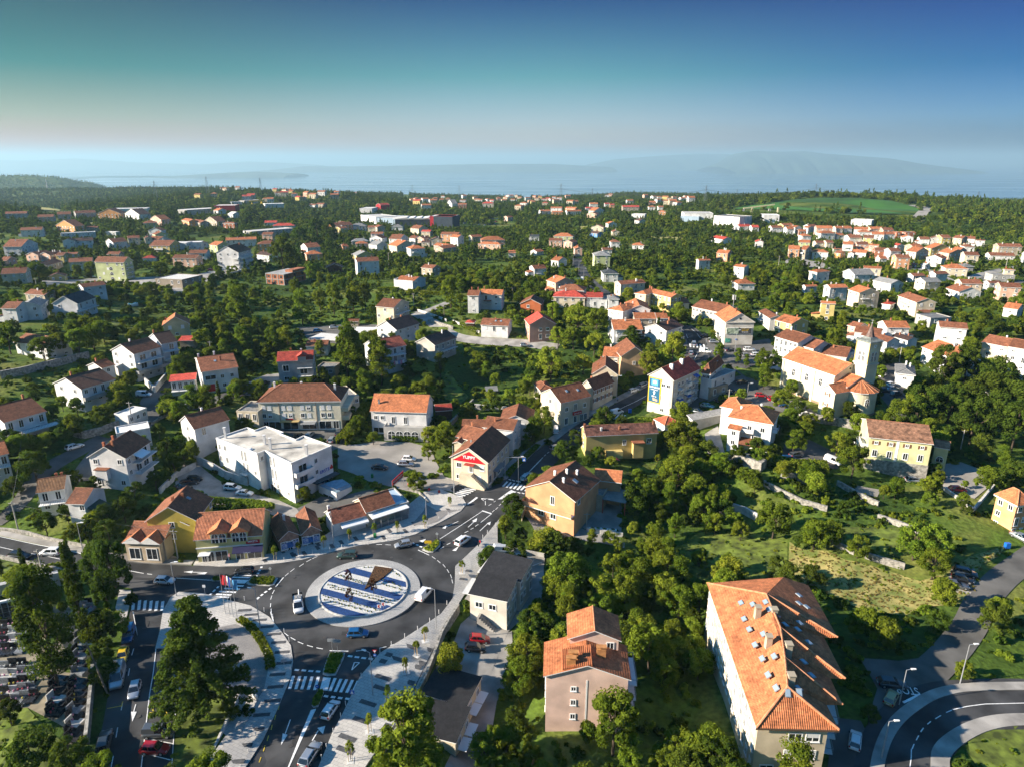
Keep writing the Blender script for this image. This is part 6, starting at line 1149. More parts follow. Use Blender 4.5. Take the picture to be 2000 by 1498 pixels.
bp=pl('-81.2 173.5 -75.5 181.2 -72.6 179 -70.6 182.2 -64.1 177.6 -64.8 176.7 -59 172.3 -57.7 175.1 -48.3 168.2 -52.6 161.7 -55.6 157.2 -64.9 165.1 -66.3 163.2')
cx=sum(p[0] for p in bp)/len(bp);cy=sum(p[1] for p in bp)/len(bp);bz=.3
e=empty('bank_building',(cx,cy,bz),0,'white flat-roofed three storey block with bank sign by the roundabout','building');BK=Frm(e);lp=[(x-cx,y-cy) for x,y in bp];FOOT.append(bp)
BW=plaster('bright_white_plaster',(.74,.73,.70));BK.put('wall',MB().prism(lp,-1.5,11).mesh('wall',[BW]));
P=lp if area(lp)>0 else lp[::-1]
rm=MB();rm.prism(P,11.0,11.06);BK.put('roof',rm.mesh('roof',[mat('roof_membrane',(.56,.52,.45),.9,.35,.25,detail=6)]))
pm=MB()
for i in range(len(P)):
 a,b=P[i],P[(i+1)%len(P)];q=strip([a,b],.3);pm.prism(q,11.0,11.42+.002*(i%2))
BK.put('parapet',pm.mesh('parapet',[TRIM]))
def face_frame(a,b,base):
 l=math.hypot(b[0]-a[0],b[1]-a[1]);f=Frm(e,(a[0]+b[0])/2,(a[1]+b[1])/2,base,math.atan2(b[1]-a[1],b[0]-a[0]));f.w=l;f.d=0;f.h=11;return f
a=face_frame(lp[0],lp[12],0);b_=face_frame(lp[12],lp[11],0);c_=face_frame(lp[11],lp[10],0);d_=face_frame(lp[10],lp[8],0)
for u,z,w_,h_ in ((.06,8.2,.9,1.6),(.06,4.8,.9,1.6),(.2,8.4,1,1.6),(.22,4.9,1,1.8),(.3,1.2,1,1.2),(.62,7.6,.8,2.9),(.7,7.6,.8,2.9),(.64,4.2,.8,2.9),(.72,4.2,.8,2.9),(.66,1.0,1.8,2.2),(.9,4.6,.9,1.2)): wn(a,'F',u,z,w_,h_)
wn(b_,'F',.5,8.8,.9,1.3)
for u,z,w_,h_ in ((.2,7.6,.8,2.9),(.32,7.6,.8,2.9),(.22,4.0,.8,2.9),(.34,4.0,.8,2.9),(.24,1.9,.8,1.3),(.38,1.9,.8,1.3),(.78,1.2,.8,1.2)): wn(c_,'F',u,z,w_,h_)
wn(c_,'F',.18,-.2,2.6,2.4,'o','garage_door');wn(c_,'F',.42,-.2,1.0,2.2,'o','door');wn(c_,'F',.8,-.9,1.0,1.0)
for u,z,w_,h_ in ((.25,7.8,2.6,2.0),(.25,4.6,2.6,2.0),(.58,8.4,1,1.3),(.58,5.2,1,1.3)): wn(d_,'F',u,z,w_,h_)
for z in (7.5,4.3): add_balcony(d_,d_.w,0,'F',.02*d_.w,.46*d_.w,z,1.2,'wall',wm=BW)
onside(d_,'F',.74,'canopy',bx(-d_.w*.30,d_.w*.30,-1.9,-.02,3.3,3.6),mat('dark_canopy',(.03,.055,.065),.5,0));wn(d_,'F',.86,.9,2.8,2.3,'o','shop_window');onside(d_,'F',.66,'wall_poster',bx(-1,1,-.08,-.02,.8,2.8),mat('red_white_poster',(.45,.12,.14),.6,.9,1.2,col2=(.6,.62,.66)))
wn(d_,'F',.5,-1.0,1.6,.7);wn(a,'F',.66,4.2,1.8,.4,'s');add_balcony(a,a.w,0,'F',.58*a.w,.72*a.w,3.9,1.0,'rail')
for (x,y),h_ in zip(pl('-78.8 173.9 -66.5 169.5 -63.9 166.4 -53 161.9'),(2.4,2.0,2.4,2.4)): BK.put('chimney',cached(('bc',h_),lambda:bx(-.3,.3,-.25,.25,-.95,h_-.3).box(-.4,.4,-.35,.35,h_-.3,h_-.1).mesh('chimney',[CHIW])),x-cx,y-cy,12)
(x,y),=pl('-69.4 166.1');BK.put('roof_dome',MB().ball((0,0,0),.9,0,10,6,.5).mesh('roof_dome',[FRAME]),x-cx,y-cy,11.1)
bt=pl('-50.9 162.1 -45.1 157.7 -41.9 161.3 -42.8 162.8 -45.4 165.7 -47.6 164.8')
e2=empty('bank_terrace',(bt[0][0],bt[0][1],0),0,'white ramp garage with blue deck beside the bank block','garage');lp2=[(x-bt[0][0],y-bt[0][1]) for x,y in bt];t2=Frm(e2)
t2.put('wall',MB().prism(lp2,-1.2,3.0).mesh('wall',[BW]));t2.put('deck',MB().prism(lp2,3.0,3.06).mesh('deck',[mat('blue_deck',(.26,.38,.45),.7,.15,1)]));f=Frm(e2,(lp2[0][0]+lp2[1][0])/2,(lp2[0][1]+lp2[1][1])/2,0,math.atan2(lp2[1][1]-lp2[0][1],lp2[1][0]-lp2[0][0]));f.w=math.dist(lp2[0],lp2[1]);f.d=0
wn(f,'F',.55,-.9,f.w*.62,2.3,'o','garage_door')
rl=MB()
for i in range(5):
 p,q=lp2[i],lp2[(i+1)];
 if i in(0,1): rl.prism(strip([p,q],.08),3.9,4.0);
 n=int(math.dist(p,q)/.4)
 for k in range(n):
  if i<2: t=k/n;rl.box(p[0]+(q[0]-p[0])*t-.03,p[0]+(q[0]-p[0])*t+.03,p[1]+(q[1]-p[1])*t-.03,p[1]+(q[1]-p[1])*t+.03,3.05,3.9)
t2.put('railing',rl.mesh('railing',[RAIL]));FOOT.append(bt)
for lab,h_ in (('cream two storey flat building with black roof, front one with outside stairs',(-3.7,115.5,0,8.1,6.5,-.32)),('cream two storey flat building with black roof, rear one by the parked van',(-1.1,121.9,0,9.1,7.1,-.40))):
 cx,cy,z,w,d,rz=h_;F=house(lab,(cx,cy,-3.6,w,d,rz),7.3 if 'front' in lab else 7.8,'shed',rise=.9,o=.25,wall='C',rc='a',chim=[],win={'R':['o oo','do d']},name='flat_building',cat='building',wm=plaster('pale_tan_plaster',(.60,.55,.47)))
 if 'front' in lab:
  wF(.25,4.7,1.5,1.2);wF(.62,4.7,1.5,1.2)
  st=MB()
  for i in range(14): st.box(-1.8+i*.42,-1.37+i*.42,-1.5,-.1,-1.2,3.4-i*.32)
  oF(.5,'outside_stairs',st,CONC);onside(F,'L',.12,'landing',bx(-1.6,2.2,-2.4,-.02,3.2,3.5),CONC);onside(F,'L',.5,'glass_canopy',bx(-F.d*.5,F.d*.4,-1.9,-.02,6.6,6.7),mat('pale_canopy',(.52,.52,.50),.6,.05,1))
 else: onside(F,'L',.5,'canopy',bx(-F.d*.5,F.d*.4,-1.2,-.02,7.0,7.12),mat('pale_canopy',(.5,.5,.5)))
for k,h_ in enumerate(((-10.1,92.6,0,8.4,6.6,-.35),(-11.9,85.5,0,9.3,6.9,-.29))):
 cx,cy,z,w,d,rz=h_;F=house(['low cream building with black flat roof below the promenade, upper one','low cream building with black flat roof below the promenade, behind the round tree'][k],(cx,cy,-4,w,d,rz),4.5,'shed',rise=.5,o=.2,wall='C',rc='a',chim=[],win={'R':['oo']},name='flat_building',cat='building')
 for u in (.3,.75): oR(u,'awning',bx(-1.3,1.3,-1.5,-.02,2.5,2.6),FRAME)
F=house('orange two storey house with large brown gabled roof and wrap balcony',(12.6,153.7,-.3,14.4,13.9,-.56),8,'gy',wall='O',rc='b',rise=3.4,rm=ROOF['b'][1],wm=plaster('orange_house_plaster',(.62,.32,.16)),win={'L':3,'R':['o  ','   ']},chim=[]);OH=F
wF(.56,5.4,1.1,2.2,'o','door');wF(.33,1.6,1.6,1.4);wF(.58,1.6,1.6,1.4)
oF(.5,'balcony',bx(-F.w*.53,F.w*.5,-1.7,-.02,3.9,4.1),TRIM);oF(.5,'balcony_parapet',bx(-F.w*.53,F.w*.5,-1.7,-1.5,4.1,5.1).box(-F.w*.53,-F.w*.53+.2,-1.49,-.1,4.1,5.1),plaster('orange_house_plaster',0))
for u,v in ((.5,.30),(.62,.48),(.36,.10),(.58,.02)):
 xx=F.w*(u-.5)+F.w*.12;yy=F.d*(v-.35+.25);add_chimney(F,F.w*(u-.42),F.d*(v-.3),8+3.4*(1-abs(u-.42)/.5),1.2,CHIW,.55)
add_skylight(F,F.w,F.d,8,'gy',3.4,F.w*.27,-F.d*.02,1.1)
W=house('',(25.1,161.1,-.3,7.1,6.5,-.22),6.5,'gx',wall='O',rc='o',rise=1.6,fr=F,wm=plaster('orange_house_plaster',0),win={'R':1},chim=[])
W2=house('',(21.9,157.9,-.3,4.5,6,-.38),4,'flat',wall='T',rc='g',fr=F,win={},chim=[])
cp=(26.6,156,-.3,6.1,7,-.36);CPY=Frm(empty('carport',(cp[0],cp[1],-.3),cp[5],'grey lean-to carport roof beside the orange house','carport'));CPY.put('carport_roof',bx(-cp[3]/2,cp[3]/2,-cp[4]/2,cp[4]/2,3.5,3.65).mesh('carport_roof',[ROOF['g'][1]]))
for a in (-.46,.46): CPY.put('post',cached('cpp',lambda:bx(-.1,.1,-.1,.1,-1,3.5).mesh('post',[mat('red_post',(.4,.08,.05),.7,0)])),a*cp[3],-cp[4]*.45)
F=house('long yellow house with mossy brown roof behind the garden parasol',(31.4,185.9,2,21.6,7,.12),7,'gx',wall='Y',rc='b',rise=1.7,rm=roofmat('mossy_tiles',(.17,.075,.055),.6),win={'L':['o','o','o'],'R':1},chim=[(-.5,-.1),(-.28,-.3),(-.02,-.3),(.48,-.1)],wm=plaster('mustard_plaster',(.52,.40,.15)))
wF(.54,3.6,1,1.5);wF(.89,3.6,1.4,1.6);wF(.12,.4,1.3,1.5)
oF(.72,'porch',bx(-1.5,1.5,-1.8,-.02,0,4.6),plaster('mustard_plaster',0));oF(.72,'porch_roof',bx(-1.8,1.8,-2.2,-.02,4.6,4.8),ROOF['b'][1])
oF(.38,'porch',bx(-2.2,2.6,-1.8,-.02,0,2.2),plaster('mustard_plaster',0))
house('small white outbuilding with bright red roof beside the tall spruce',(47.4,194.8,4.7,5.9,6,.39),3.6,'hip',wall='W',rc='o',rise=1.6,rm=roofmat('bright_red_tiles',(.50,.10,.05)),win={},chim=[],name='outbuilding',cat='outbuilding')
house('long pale corrugated lean-to roof above the rocky garden',(62.4,197.8,6.5,18.8,3,.43),3,'shed',wall='g',rc='g',rise=.5,win={},chim=[],name='lean_to',cat='outbuilding')
F=house('white two storey villa with orange hipped roof below the church',(69.4,183.3,6.2,12.5,11.4,-.51),8.5,'hip',wall='W',rc='o',rise=2.8,win={'R':['oo','oo'],'L':2},chim=[(-.3,-.1),(.1,.35)],chm=CHIW);
W=house('',(67,191.9,6.7,7.3,9,-.57),8,'hip',wall='W',rc='o',fr=F,rise=2,win={'L':['oo','oo']},chim=[])
W=house('',(63.4,179.9,5.6,3.7,4,-.62),6.6,'gx',wall='W',rc='o',fr=F,rise=.6,win={'F':['o','o']},chim=[])
for u in (.5,.8): wF(u,5.6,1.2,1.4)
wF(.62,3.0,1.2,1.2);bal(F,'F',.3,.62,5.4,1.6,'wall',WALL['W'][1]);oF(.62,'porch_roof',MB().hexa([(-3.4,-3.4,2.3),(2.6,-3.4,2.3),(2.6,-.02,3.2),(-3.4,-.02,3.2),(-3.4,-3.4,2.45),(2.6,-3.4,2.45),(2.6,-.02,3.35),(-3.4,-.02,3.35)]),ROOF['b'][1]);bal(F,'R',.2,.6,5.4,1.3)
F=house('long lemon yellow house with mottled tile roof on a stone base',(105.5,174.5,3.9,15.4,15.1,-.32),9.5,'gx',wall='M',rc='m',rise=2.4,win={'B':4},chim=[],wm=plaster('pale_lemon_plaster',(.58,.56,.30)))
for u in (.12,.36,.62,.86): wF(u,7.6,.9,.9).data=window_mesh(.9,.9,'b');wF(u,4.1,1.2,1.9)
STONE=mat('rubble_stone',(.34,.32,.28),.95,.35,1.6,bump=1,bscale=5);F.put('stone_base',bx(-F.w/2-.12,F.w/2+.12,-F.d/2-.12,F.d/2+.1,-2.5,3.2).mesh('stone_base',[STONE]))
W=house('',(116.6,170.8,3.3,3.7,6,-.55),7.6,'gx',wall='M',rc='m',fr=F,rise=1,win={},chim=[],wm=plaster('pale_lemon_plaster',0));arch(W,'F',.5,3.4,1.6,1.5,out=.1);arch(W,'F',.45,-.4,1.7,2.6,out=.1,name='arched_doorway')
oF(.47,'pale_stripe',bx(-.35,.35,-.05,-.01,3.2,9.3),TRIM)
for k,(u,z) in enumerate(((.2,3.2),(.5,4.8),(.8,6.4))): add_balcony(F,F.w,F.d,'L',F.d*(u-.18),F.d*(u+.18),z,1.6,'wall',wm=WALL['W'][1])
F=house('orange house with hipped roof at the right picture edge',(117.7,143.8,.5,6.1,4.9,-1.33),8,'hip',wall='O',rc='o',rise=2.6,wm=plaster('orange_house_plaster',0),win={'F':['oo','o ','o '],'R':2},chim=[]);add_skylight(F,F.w,F.d,8,'gx',2.2,-F.w*.05,-F.d*.3)
PK=plaster('dusty_pink_plaster',(.64,.45,.36))
F=house('dusty pink three storey house with layered orange and brown tile roofs',(11.7,88.9,-1,13.4,7.9,-.06),10,'gy',wall='P',rc='o',rise=2.2,wm=PK,win={'R':['oo','oo','oo'],'L':['o o','o o','o o']},chim=[],ridge=False)
wF(.34,7.3,.8,.8);wF(.34,4.6,.8,1.0);wF(.34,1.9,.8,1.0);arch(F,'F',.82,4.8,2.4,1.6,out=.1)
F.put('raised_tile_roof',MB().hexa([(-F.w*.30,-F.d*.52,11.15),(F.w*.06,-F.d*.52,12.2),(F.w*.06,F.d*.1,12.2),(-F.w*.30,F.d*.1,11.15),(-F.w*.30,-F.d*.52,11.4),(F.w*.06,-F.d*.52,12.45),(F.w*.06,F.d*.1,12.45),(-F.w*.30,F.d*.1,11.4)]).mesh('raised_tile_roof',[ROOF['o'][1]]))
st=MB()
for i in range(16): x=-F.w*.30+F.w*.36*i/15.5;st.tube((x,-F.d*.525,11.45+1.05*i/15.5),(x,F.d*.1,11.45+1.05*i/15.5),.10,.10,5)
F.put('tile_ribs',st.mesh('tile_ribs',[ROOF['o'][1]]))
U=house('',(13.3,93.7,-1,8.6,6.5,-.06),12.6,'gy',wall='P',rc='o',rise=1.6,wm=PK,fr=F,win={'F':['  o']},chim=[],below=3)
for u,v,z in ((-.17,-.28,12.0),(-.2,-.42,11.8),(.18,-.1,12.1)): F.put('chimney',cached('pkc',lambda:bx(-.7,.7,-.3,.3,-1.2,.9).box(-.8,.8,-.4,.4,1.2,1.35).tube((-.5,0,.9),(-.5,0,1.2),.08,.08,5).tube((.5,0,.9),(.5,0,1.2),.08,.08,5).mesh('chimney',[mat('orange_brick',(.45,.20,.07),.9,.15,2)])),F.w*u,F.d*v,z)
for z in (2.6,5.4,8.2): bal(F,'R',.1,.95,z,1.5,'rail')
oF(.5,'white_trim',bx(-.12,.12,-.05,-.01,-1,9.4),TRIM)
ga=pl('34 75.4 45.3 75 36.4 109.5 55.1 109.1')
A,B,C_,D_=ga
e=empty('apartment_house',(A[0],A[1],-1),math.atan2(B[1]-A[1],B[0]-A[0]),'long tan apartment house with sawtooth orange tile roofs','apartment building');r0=e.rotation_euler.z
def L_(p): dx,dy=p[0]-A[0],p[1]-A[1];c,s=math.cos(-r0),math.sin(-r0);return (dx*c-dy*s,dx*s+dy*c)
GW=L_(B)[0];CC=L_(C_);DD=L_(D_);GL=(CC[1]+DD[1])/2
TAN=plaster('apartment_plaster',(.56,.47,.33));fr=Frm(e)
hexs=[(0.4,.5,-3),(GW-1.2,.5,-3),(DD[0]-1.2,GL-.5,-3),(CC[0]+.4,GL-.5,-3)];fr.put('wall',MB().hexa(hexs+[(x,y,10) for x,y,_ in hexs]).mesh('wall',[TAN]));FOOT.append([A,B,D_,C_]);FOOT.append([(A[0]-3,A[1]),(B[0]+5,B[1]-4),(D_[0]+5,D_[1]),(C_[0]-3,C_[1])])
def lerp(a,b,t): return tuple(a[i]+(b[i]-a[i])*t for i in range(len(a)))
E0,E1=(0,0,10),(CC[0],GL,10)
rid=[L_(p)+(14.2,) for p in pl('39 78.5 40.9 84.5 42.8 91.4 43.7 100.3')]
mb=MB()
def tf(P,m=0):
 a=Vector(P[0]);u=(Vector(P[1])-a).normalized();uv=[]
 for p in P: d=Vector(p)-a;du=d.dot(u);uv.append((du+.001,math.sqrt(max(0,d.length_squared-du*du))+.001))
 mb.face(P,m,uv)
tf([E1,E0,rid[0],rid[1],rid[2],rid[3]])
tf([E0,(GW,0,10),rid[0]])
tf([(DD[0],GL,10),E1,rid[3],(DD[0]-5,GL-.5,12.0)])
eps=[(GW,0,10)]+[L_(p)+(10.,) for p in pl('48 79.6 50.8 84.8 54 94.2')]+[(DD[0],GL,10)]
tips=[L_(p)+(10.6,) for p in pl('45 74.5 47.6 79 50.4 84.2 53.5 93.6')]
vals=[L_(p)+(10.2,) for p in pl('45.5 79.4 48.4 84.7 51.5 94 53 99.3')]
for i in range(4):
 R0=rid[i];T=tips[i];V=vals[i];nxt=rid[min(3,i+1)] if i<3 else (DD[0]-5,GL-.5,12.0)
 if i<3:
  tf([T,V,lerp(R0,nxt,.55)[:2]+(12.4,),R0]);tf([lerp(R0,nxt,.55)[:2]+(12.4,),V,tips[i+1],rid[i+1]])
 else:
  tf([T,(DD[0],GL,10),(DD[0]-5,GL-.5,12.0),R0])
ro=fr.put('roof',mb.mesh('roof',[ROOF['o'][1]]));
q=MB()
for a,b in [(E0,rid[0]),((GW,0,10),rid[0]),(rid[0],rid[1]),(rid[1],rid[2]),(rid[2],rid[3]),(E1,rid[3])]+[(rid[i],tips[i]) for i in range(4)]: q.tube((a[0],a[1],a[2]+.08),(b[0],b[1],b[2]+.08),.16,.16,6)
link('ridge_cap',q.mesh('ridge_cap',[RIDGE]),ro)
fa=MB();fa.box(-.1,GW+.1,-.06,.02,9.7,9.98);fr.put('fascia',fa.mesh('fascia',[mat('dark_gutter',(.10,.06,.04),.6,0)]))
SKY=cached(('sky',1.2),lambda:bx(-.42,.42,-.56,.56,0,.12,1).box(-.32,.32,-.46,.46,.12,.16,0).mesh('skylight',[mat('skylight_glass',(.25,.33,.40),.1,0,spec=1),GREYM]))
for (x,y),s in zip(pl('39.7 100.7 41.1 99.1 38.9 96.5 38.8 93.6 40.1 91.1 38.4 89.7 38.3 86.2 39.7 85.4 37.9 82.6 37.9 79.5 42.9 98.3 42.7 96.1'),range(12)):
 l=L_((x,y));n=Vector((rid[1][0]-E0[0],0,4.2)).normalized();t=l[1]/GL;ex=CC[0]*t;rx=rid[0][0]+(rid[3][0]-rid[0][0])*max(0,min(1,(l[1]-rid[0][1])/(rid[3][1]-rid[0][1])));zz=10+4.2*max(0,min(1,(l[0]-ex)/(rx-ex)))
 o_=fr.put('skylight',SKY,l[0],l[1],zz+.05,0);o_.rotation_euler=(0,-math.atan(4.2/(rx-ex)),.08)
for (x,y) in pl('38.9 78 40.5 78'): l=L_((x,y));o_=fr.put('skylight',SKY,l[0],l[1],10+4.2*l[1]/rid[0][1]+.1,0);o_.rotation_euler=(math.atan(4.2/rid[0][1]),0,0)
for (x,y) in pl('41.5 80.3 44.5 85.8 44.5 82.9 46.6 93.4 47.6 95 47.1 90.2 45 94.6 49.6 100.3 50.5 99.3 50.5 102.6 44.8 97'): l=L_((x,y));o_=fr.put('skylight',SKY,l[0],l[1],12.35,.5);o_.rotation_euler=(.1,.22,.5)
for (x,y) in pl('40.8 96 43.3 95.5 40 88.7 42.4 86.9 40.2 80.3'): l=L_((x,y));fr.put('chimney',cached('gac',lambda:bx(-.45,.45,-.45,.45,-3,.6).box(-.55,.55,-.55,.55,.6,.75).mesh('chimney',[WALL['T'][1]])),l[0],l[1],14.2)
ff=Frm(e,GW/2-.4,.5,0,0);ff.w=GW-1.6;ff.d=0;ff.h=10
for u,z,t in ((.55,7.4,'o'),(.8,7.4,'h'),(.52,4.4,'h'),(.78,4.4,'h'),(.5,1.4,'s'),(.2,1.6,'o')): wn(ff,'F',u,z,1.9,1.4,t)
lf=Frm(e,CC[0]/2+.4,GL/2,0,math.atan2(-(GL),-(CC[0])));lf.w=math.hypot(CC[0],GL)-1;lf.d=0
for z in (7.3,4.4,1.4):
 for i in range(16): wn(lf,'F',.03+.062*i,z,1.1,1.5,'ohosohoohsohoohs'[i])
rf=Frm(e,(GW+DD[0])/2-1.2,GL/2,0,math.atan2(GL,DD[0]-GW));rf.w=GL-1;rf.d=0
for z in (1.2,4.1,7.0):
 for u0 in (.12,.38,.64): add_balcony(rf,rf.w,0,'F',rf.w*u0,rf.w*(u0+.11),z,2.2,'rail');wn(rf,'F',u0+.05,z+.1,1.8,2.1,'o','door')
CRM=plaster('church_cream',(.68,.61,.42));CRW=plaster('church_pale',(.66,.62,.50));COP=mat('copper_roof',(.20,.22,.20),.6,.3,1);SPI=mat('spire_brown',(.15,.10,.085),.6,.3,2)
A,B,C_=pl('91.2 222.2 100.2 201.6 114.1 214.7')
w_=math.hypot(B[0]-A[0],B[1]-A[1]);r0=math.atan2(B[1]-A[1],B[0]-A[0]);nx,ny=-math.sin(r0),math.cos(r0);dpt=(C_[0]-A[0])*nx+(C_[1]-A[1])*ny
e=empty('church',(A[0],A[1],9.5),r0,'cream church with orange roofs, round apse and pointed bell tower','church');fr=Frm(e);W=w_;D=12.8;Hn=11
FOOT.append([(A[0]-2*nx,A[1]-2*ny),(B[0]-2*nx,B[1]-2*ny),(B[0]+D*nx,B[1]+D*ny),(A[0]+D*nx,A[1]+D*ny)])
def loc2(p): dx,dy=p[0]-A[0],p[1]-A[1];c,s=math.cos(-r0),math.sin(-r0);return (dx*c-dy*s,dx*s+dy*c)
def part(name,F2): pass
def shell(x0,x1,y0,y1,h,roof,rise,nm='nave',wm=CRM,rmat=ROOF['o'][1],o=.4):
 f=Frm(e,(x0+x1)/2,(y0+y1)/2,0,0);w,d=x1-x0,y1-y0
 f.put(nm+'_wall',walls_mesh(w,d,h,roof,rise,3,0).mesh(nm+'_wall',[wm]));mb,rl=roof_mesh(w,d,h,roof,rise,o,.25,None);ro=f.put(nm+'_roof',mb.mesh(nm+'_roof',[rmat,TRIM]),0,0,.003)
 q=MB()
 for a,b in rl: q.tube((a[0],a[1],a[2]+.02),(b[0],b[1],b[2]+.02),.12,.12,6)
 link('ridge_cap',q.mesh('ridge_cap',[RIDGE]),ro);f.w,f.d,f.h,f.rise=w,d,h,rise;return f
N=shell(.4,W-.4,.4,D-.4,Hn,'gx',D*.24,'nave')
for u in (.24,.5,.76): arch(N,'F',u,6.2,1.2,2.4,out=.12)
for u in (.02,.37,.63,.98): onside(N,'F',u,'pilaster',bx(-.35,.35,-.25,-.01,-1,10.6),CRW)
onside(N,'F',.5,'plinth',bx(-N.w/2,N.w/2,-.15,-.01,-2,.8),mat('brown_plinth',(.28,.20,.13),.9,.1,1));onside(N,'F',.5,'cornice',bx(-N.w/2,N.w/2,-.35,-.01,10.5,10.9),TRIM)
ph=cached('round2',lambda:MB().tube((0,-.08,0),(0,.02,0),.35,.35,12).mesh('round_window',[DARK]));x,y,r=side_pos(N.w,N.d,'R',N.d*.5);N.put('round_window',ph,x,y,12.6,r)
ch=shell(W-.38,26.6,.9,11.2,8.6,'gx',2.4,'choir')
s_=shell(22.0,27.4,-4.9,.88,7.7,'gy',1.8,'sacristy')
wn(s_,'F',.5,6.0,.9,1.0,'b');wn(s_,'F',.45,2.6,.9,1.0,'b')
ax,ay,ar=26.6,6.2,5.0
mb=MB();n=20;P=[(ax+ar*math.cos(t),ay+ar*math.sin(t)) for t in [-math.pi/2+math.pi*i/n for i in range(n+1)]]
for a,b in zip(P,P[1:]): mb.face([(a[0],a[1],-3),(b[0],b[1],-3),(b[0],b[1],7.6),(a[0],a[1],7.6)])
mb.face([(P[-1][0],P[-1][1],-3),(P[0][0],P[0][1],-3),(P[0][0],P[0][1],7.6),(P[-1][0],P[-1][1],7.6)]);fr.put('apse_wall',mb.mesh('apse_wall',[CRM],smooth=False))
mb=MB();P2=[(ax+(ar+.5)*math.cos(t),ay+(ar+.5)*math.sin(t),7.55) for t in [-math.pi/2+math.pi*i/8 for i in range(9)]]
for a,b in zip(P2,P2[1:]): mb.face([a,b,(ax,ay,10.4)],0,[(0,0),(4,0),(2,6)]);mb.face([b,a,(a[0],a[1],7.35),(b[0],b[1],7.35)],1)
mb.face([(p_[0],p_[1],7.35) for p_ in P2],1);ar_=fr.put('apse_roof',mb.mesh('apse_roof',[ROOF['o'][1],TRIM]))
q=MB()
for a in P2: q.tube(a,(ax,ay,10.45),.1,.1,5)
link('ridge_cap',q.mesh('ridge_cap',[RIDGE]),ar_)
t=-.35;f=Frm(e,ax+(ar-.02)*math.cos(t),ay+(ar-.02)*math.sin(t),0,t+math.pi/2);f.w=1;f.d=0;arch(f,'F',.5,3.6,1.1,2.0,out=.12)
mb=MB();
for i in range(n):
 a=-math.pi/2+math.pi*i/n;b=a+math.pi/n;R0,R1=ar,ar+.15
 mb.face([(ax+R1*math.cos(a),ay+R1*math.sin(a),-2),(ax+R1*math.cos(b),ay+R1*math.sin(b),-2),(ax+R1*math.cos(b),ay+R1*math.sin(b),.8),(ax+R1*math.cos(a),ay+R1*math.sin(a),.8)]);mb.face([(ax+R1*math.cos(a),ay+R1*math.sin(a),.8),(ax+R1*math.cos(b),ay+R1*math.sin(b),.8),(ax+R0*math.cos(b),ay+R0*math.sin(b),.8),(ax+R0*math.cos(a),ay+R0*math.sin(a),.8)])
fr.put('apse_plinth',mb.mesh('apse_plinth',[mat('brown_plinth',0)]))
tx,ty,TW,th=24.4,9.9,2.35,21.5
tf_=Frm(e,tx,ty,0,0);tf_.put('tower_wall',bx(-TW,TW,-TW,TW,-3,th).mesh('tower_wall',[CRM]))
tf_.put('tower_cornice',bx(-TW-.25,TW+.25,-TW-.25,TW+.25,14.5,15.0).box(-TW-.3,TW+.3,-TW-.3,TW+.3,th,th+.25).mesh('tower_cornice',[CRW]))
cor=MB()
for sx in(-1,1):
 for sy in(-1,1): cor.box(sx*TW-.12,sx*TW+.12,sy*TW-.12,sy*TW+.12,15.0,th)
tf_.put('corner_strip',cor.mesh('corner_strip',[mat('ochre_strip',(.50,.36,.12),.8,.05,1)]))
tf_.w=tf_.d=2*TW;WHT=mat('clock_white',(.75,.75,.73),.6,0)
for s in 'FRLB':
 for du in (-.14,.14): arch(tf_,s,.5+du,15.6,.75,2.9,out=.1,name='belfry_window')
 x,y,r=side_pos(tf_.w,tf_.d,s,TW);c=tf_.put('clock_face',cached('clock',lambda:MB().tube((0,-.1,0),(0,.0,0),.62,.62,16).mesh('clock_face',[WHT])),x,y,20.4,r)
 link('clock_hand',cached('hand',lambda:MB().hexa([(-.05,-.14,-.1),(.05,-.14,-.1),(.05,-.11,-.1),(-.05,-.11,-.1),(-.03,-.14,.6),(.03,-.14,.6),(.03,-.11,.6),(-.03,-.11,.6)]).hexa([(-.1,-.14,-.05),(.45,-.14,-.35),(.45,-.11,-.35),(-.1,-.11,-.05),(-.1,-.14,.05),(.45,-.14,-.28),(.45,-.11,-.28),(-.1,-.11,.05)]).mesh('clock_hand',[DARK])),c)
def sq(r,z): return [(-r,-r,z),(r,-r,z),(r,r,z),(-r,r,z)]
mb=MB();mb.rings([sq(TW+.7,th+.26),sq(TW+.5,th+.5),sq(1.7,th+1.0),sq(1.15,th+1.5)],0);tf_.put('spire_skirt',mb.mesh('spire_skirt',[COP]))
def oc(r,z): return [(r*math.cos(t),r*math.sin(t),z) for t in [math.pi/8+math.pi/4*i for i in range(8)]]
mb=MB();mb.rings([oc(1.3,th+1.4),oc(1.0,th+2.4),oc(.42,th+4.4),oc(.12,th+5.6)],0);tf_.put('spire',mb.mesh('spire',[SPI]))
mb=MB();mb.ball((0,0,th+5.7),.25,0,8,5).box(-.05,.05,-.05,.05,th+5.8,th+6.9).box(-.45,.45,-.05,.05,th+6.45,th+6.55);tf_.put('cross',mb.mesh('cross',[GREYM]))
def hall(label,H,h,wm,rm,base=8,**k): return house(label,H,h,'flat',wm=wm,rm=rm,win={},chim=[],near=False,name='industrial_hall',cat='hall',below=base,**k)
WH=WALL['W'][1];RWm=ROOF['w'][1]
hall('long low white industrial roof on the far left rise',(-428,955,13.7,46.2,22,1.02),7,WALL['g'][1],RWm)
hall('white hall with red band behind the long low roof',(-397,980,15.2,27.5,26,.14),9,WALL['R'][1],RWm)
hall('small pale hall right of the red-banded hall',(-475,1214,10.4,18.5,14,.58),5,WH,RWm)
hall('grey hall below the hilltop houses',(-468,1256,9.9,32.2,18,1.01),6,WALL['g'][1],ROOF['s'][1])
hall('white hall beside the yellow gantry crane',(-401,1185,6.2,30.7,20,.48),8,WH,RWm)
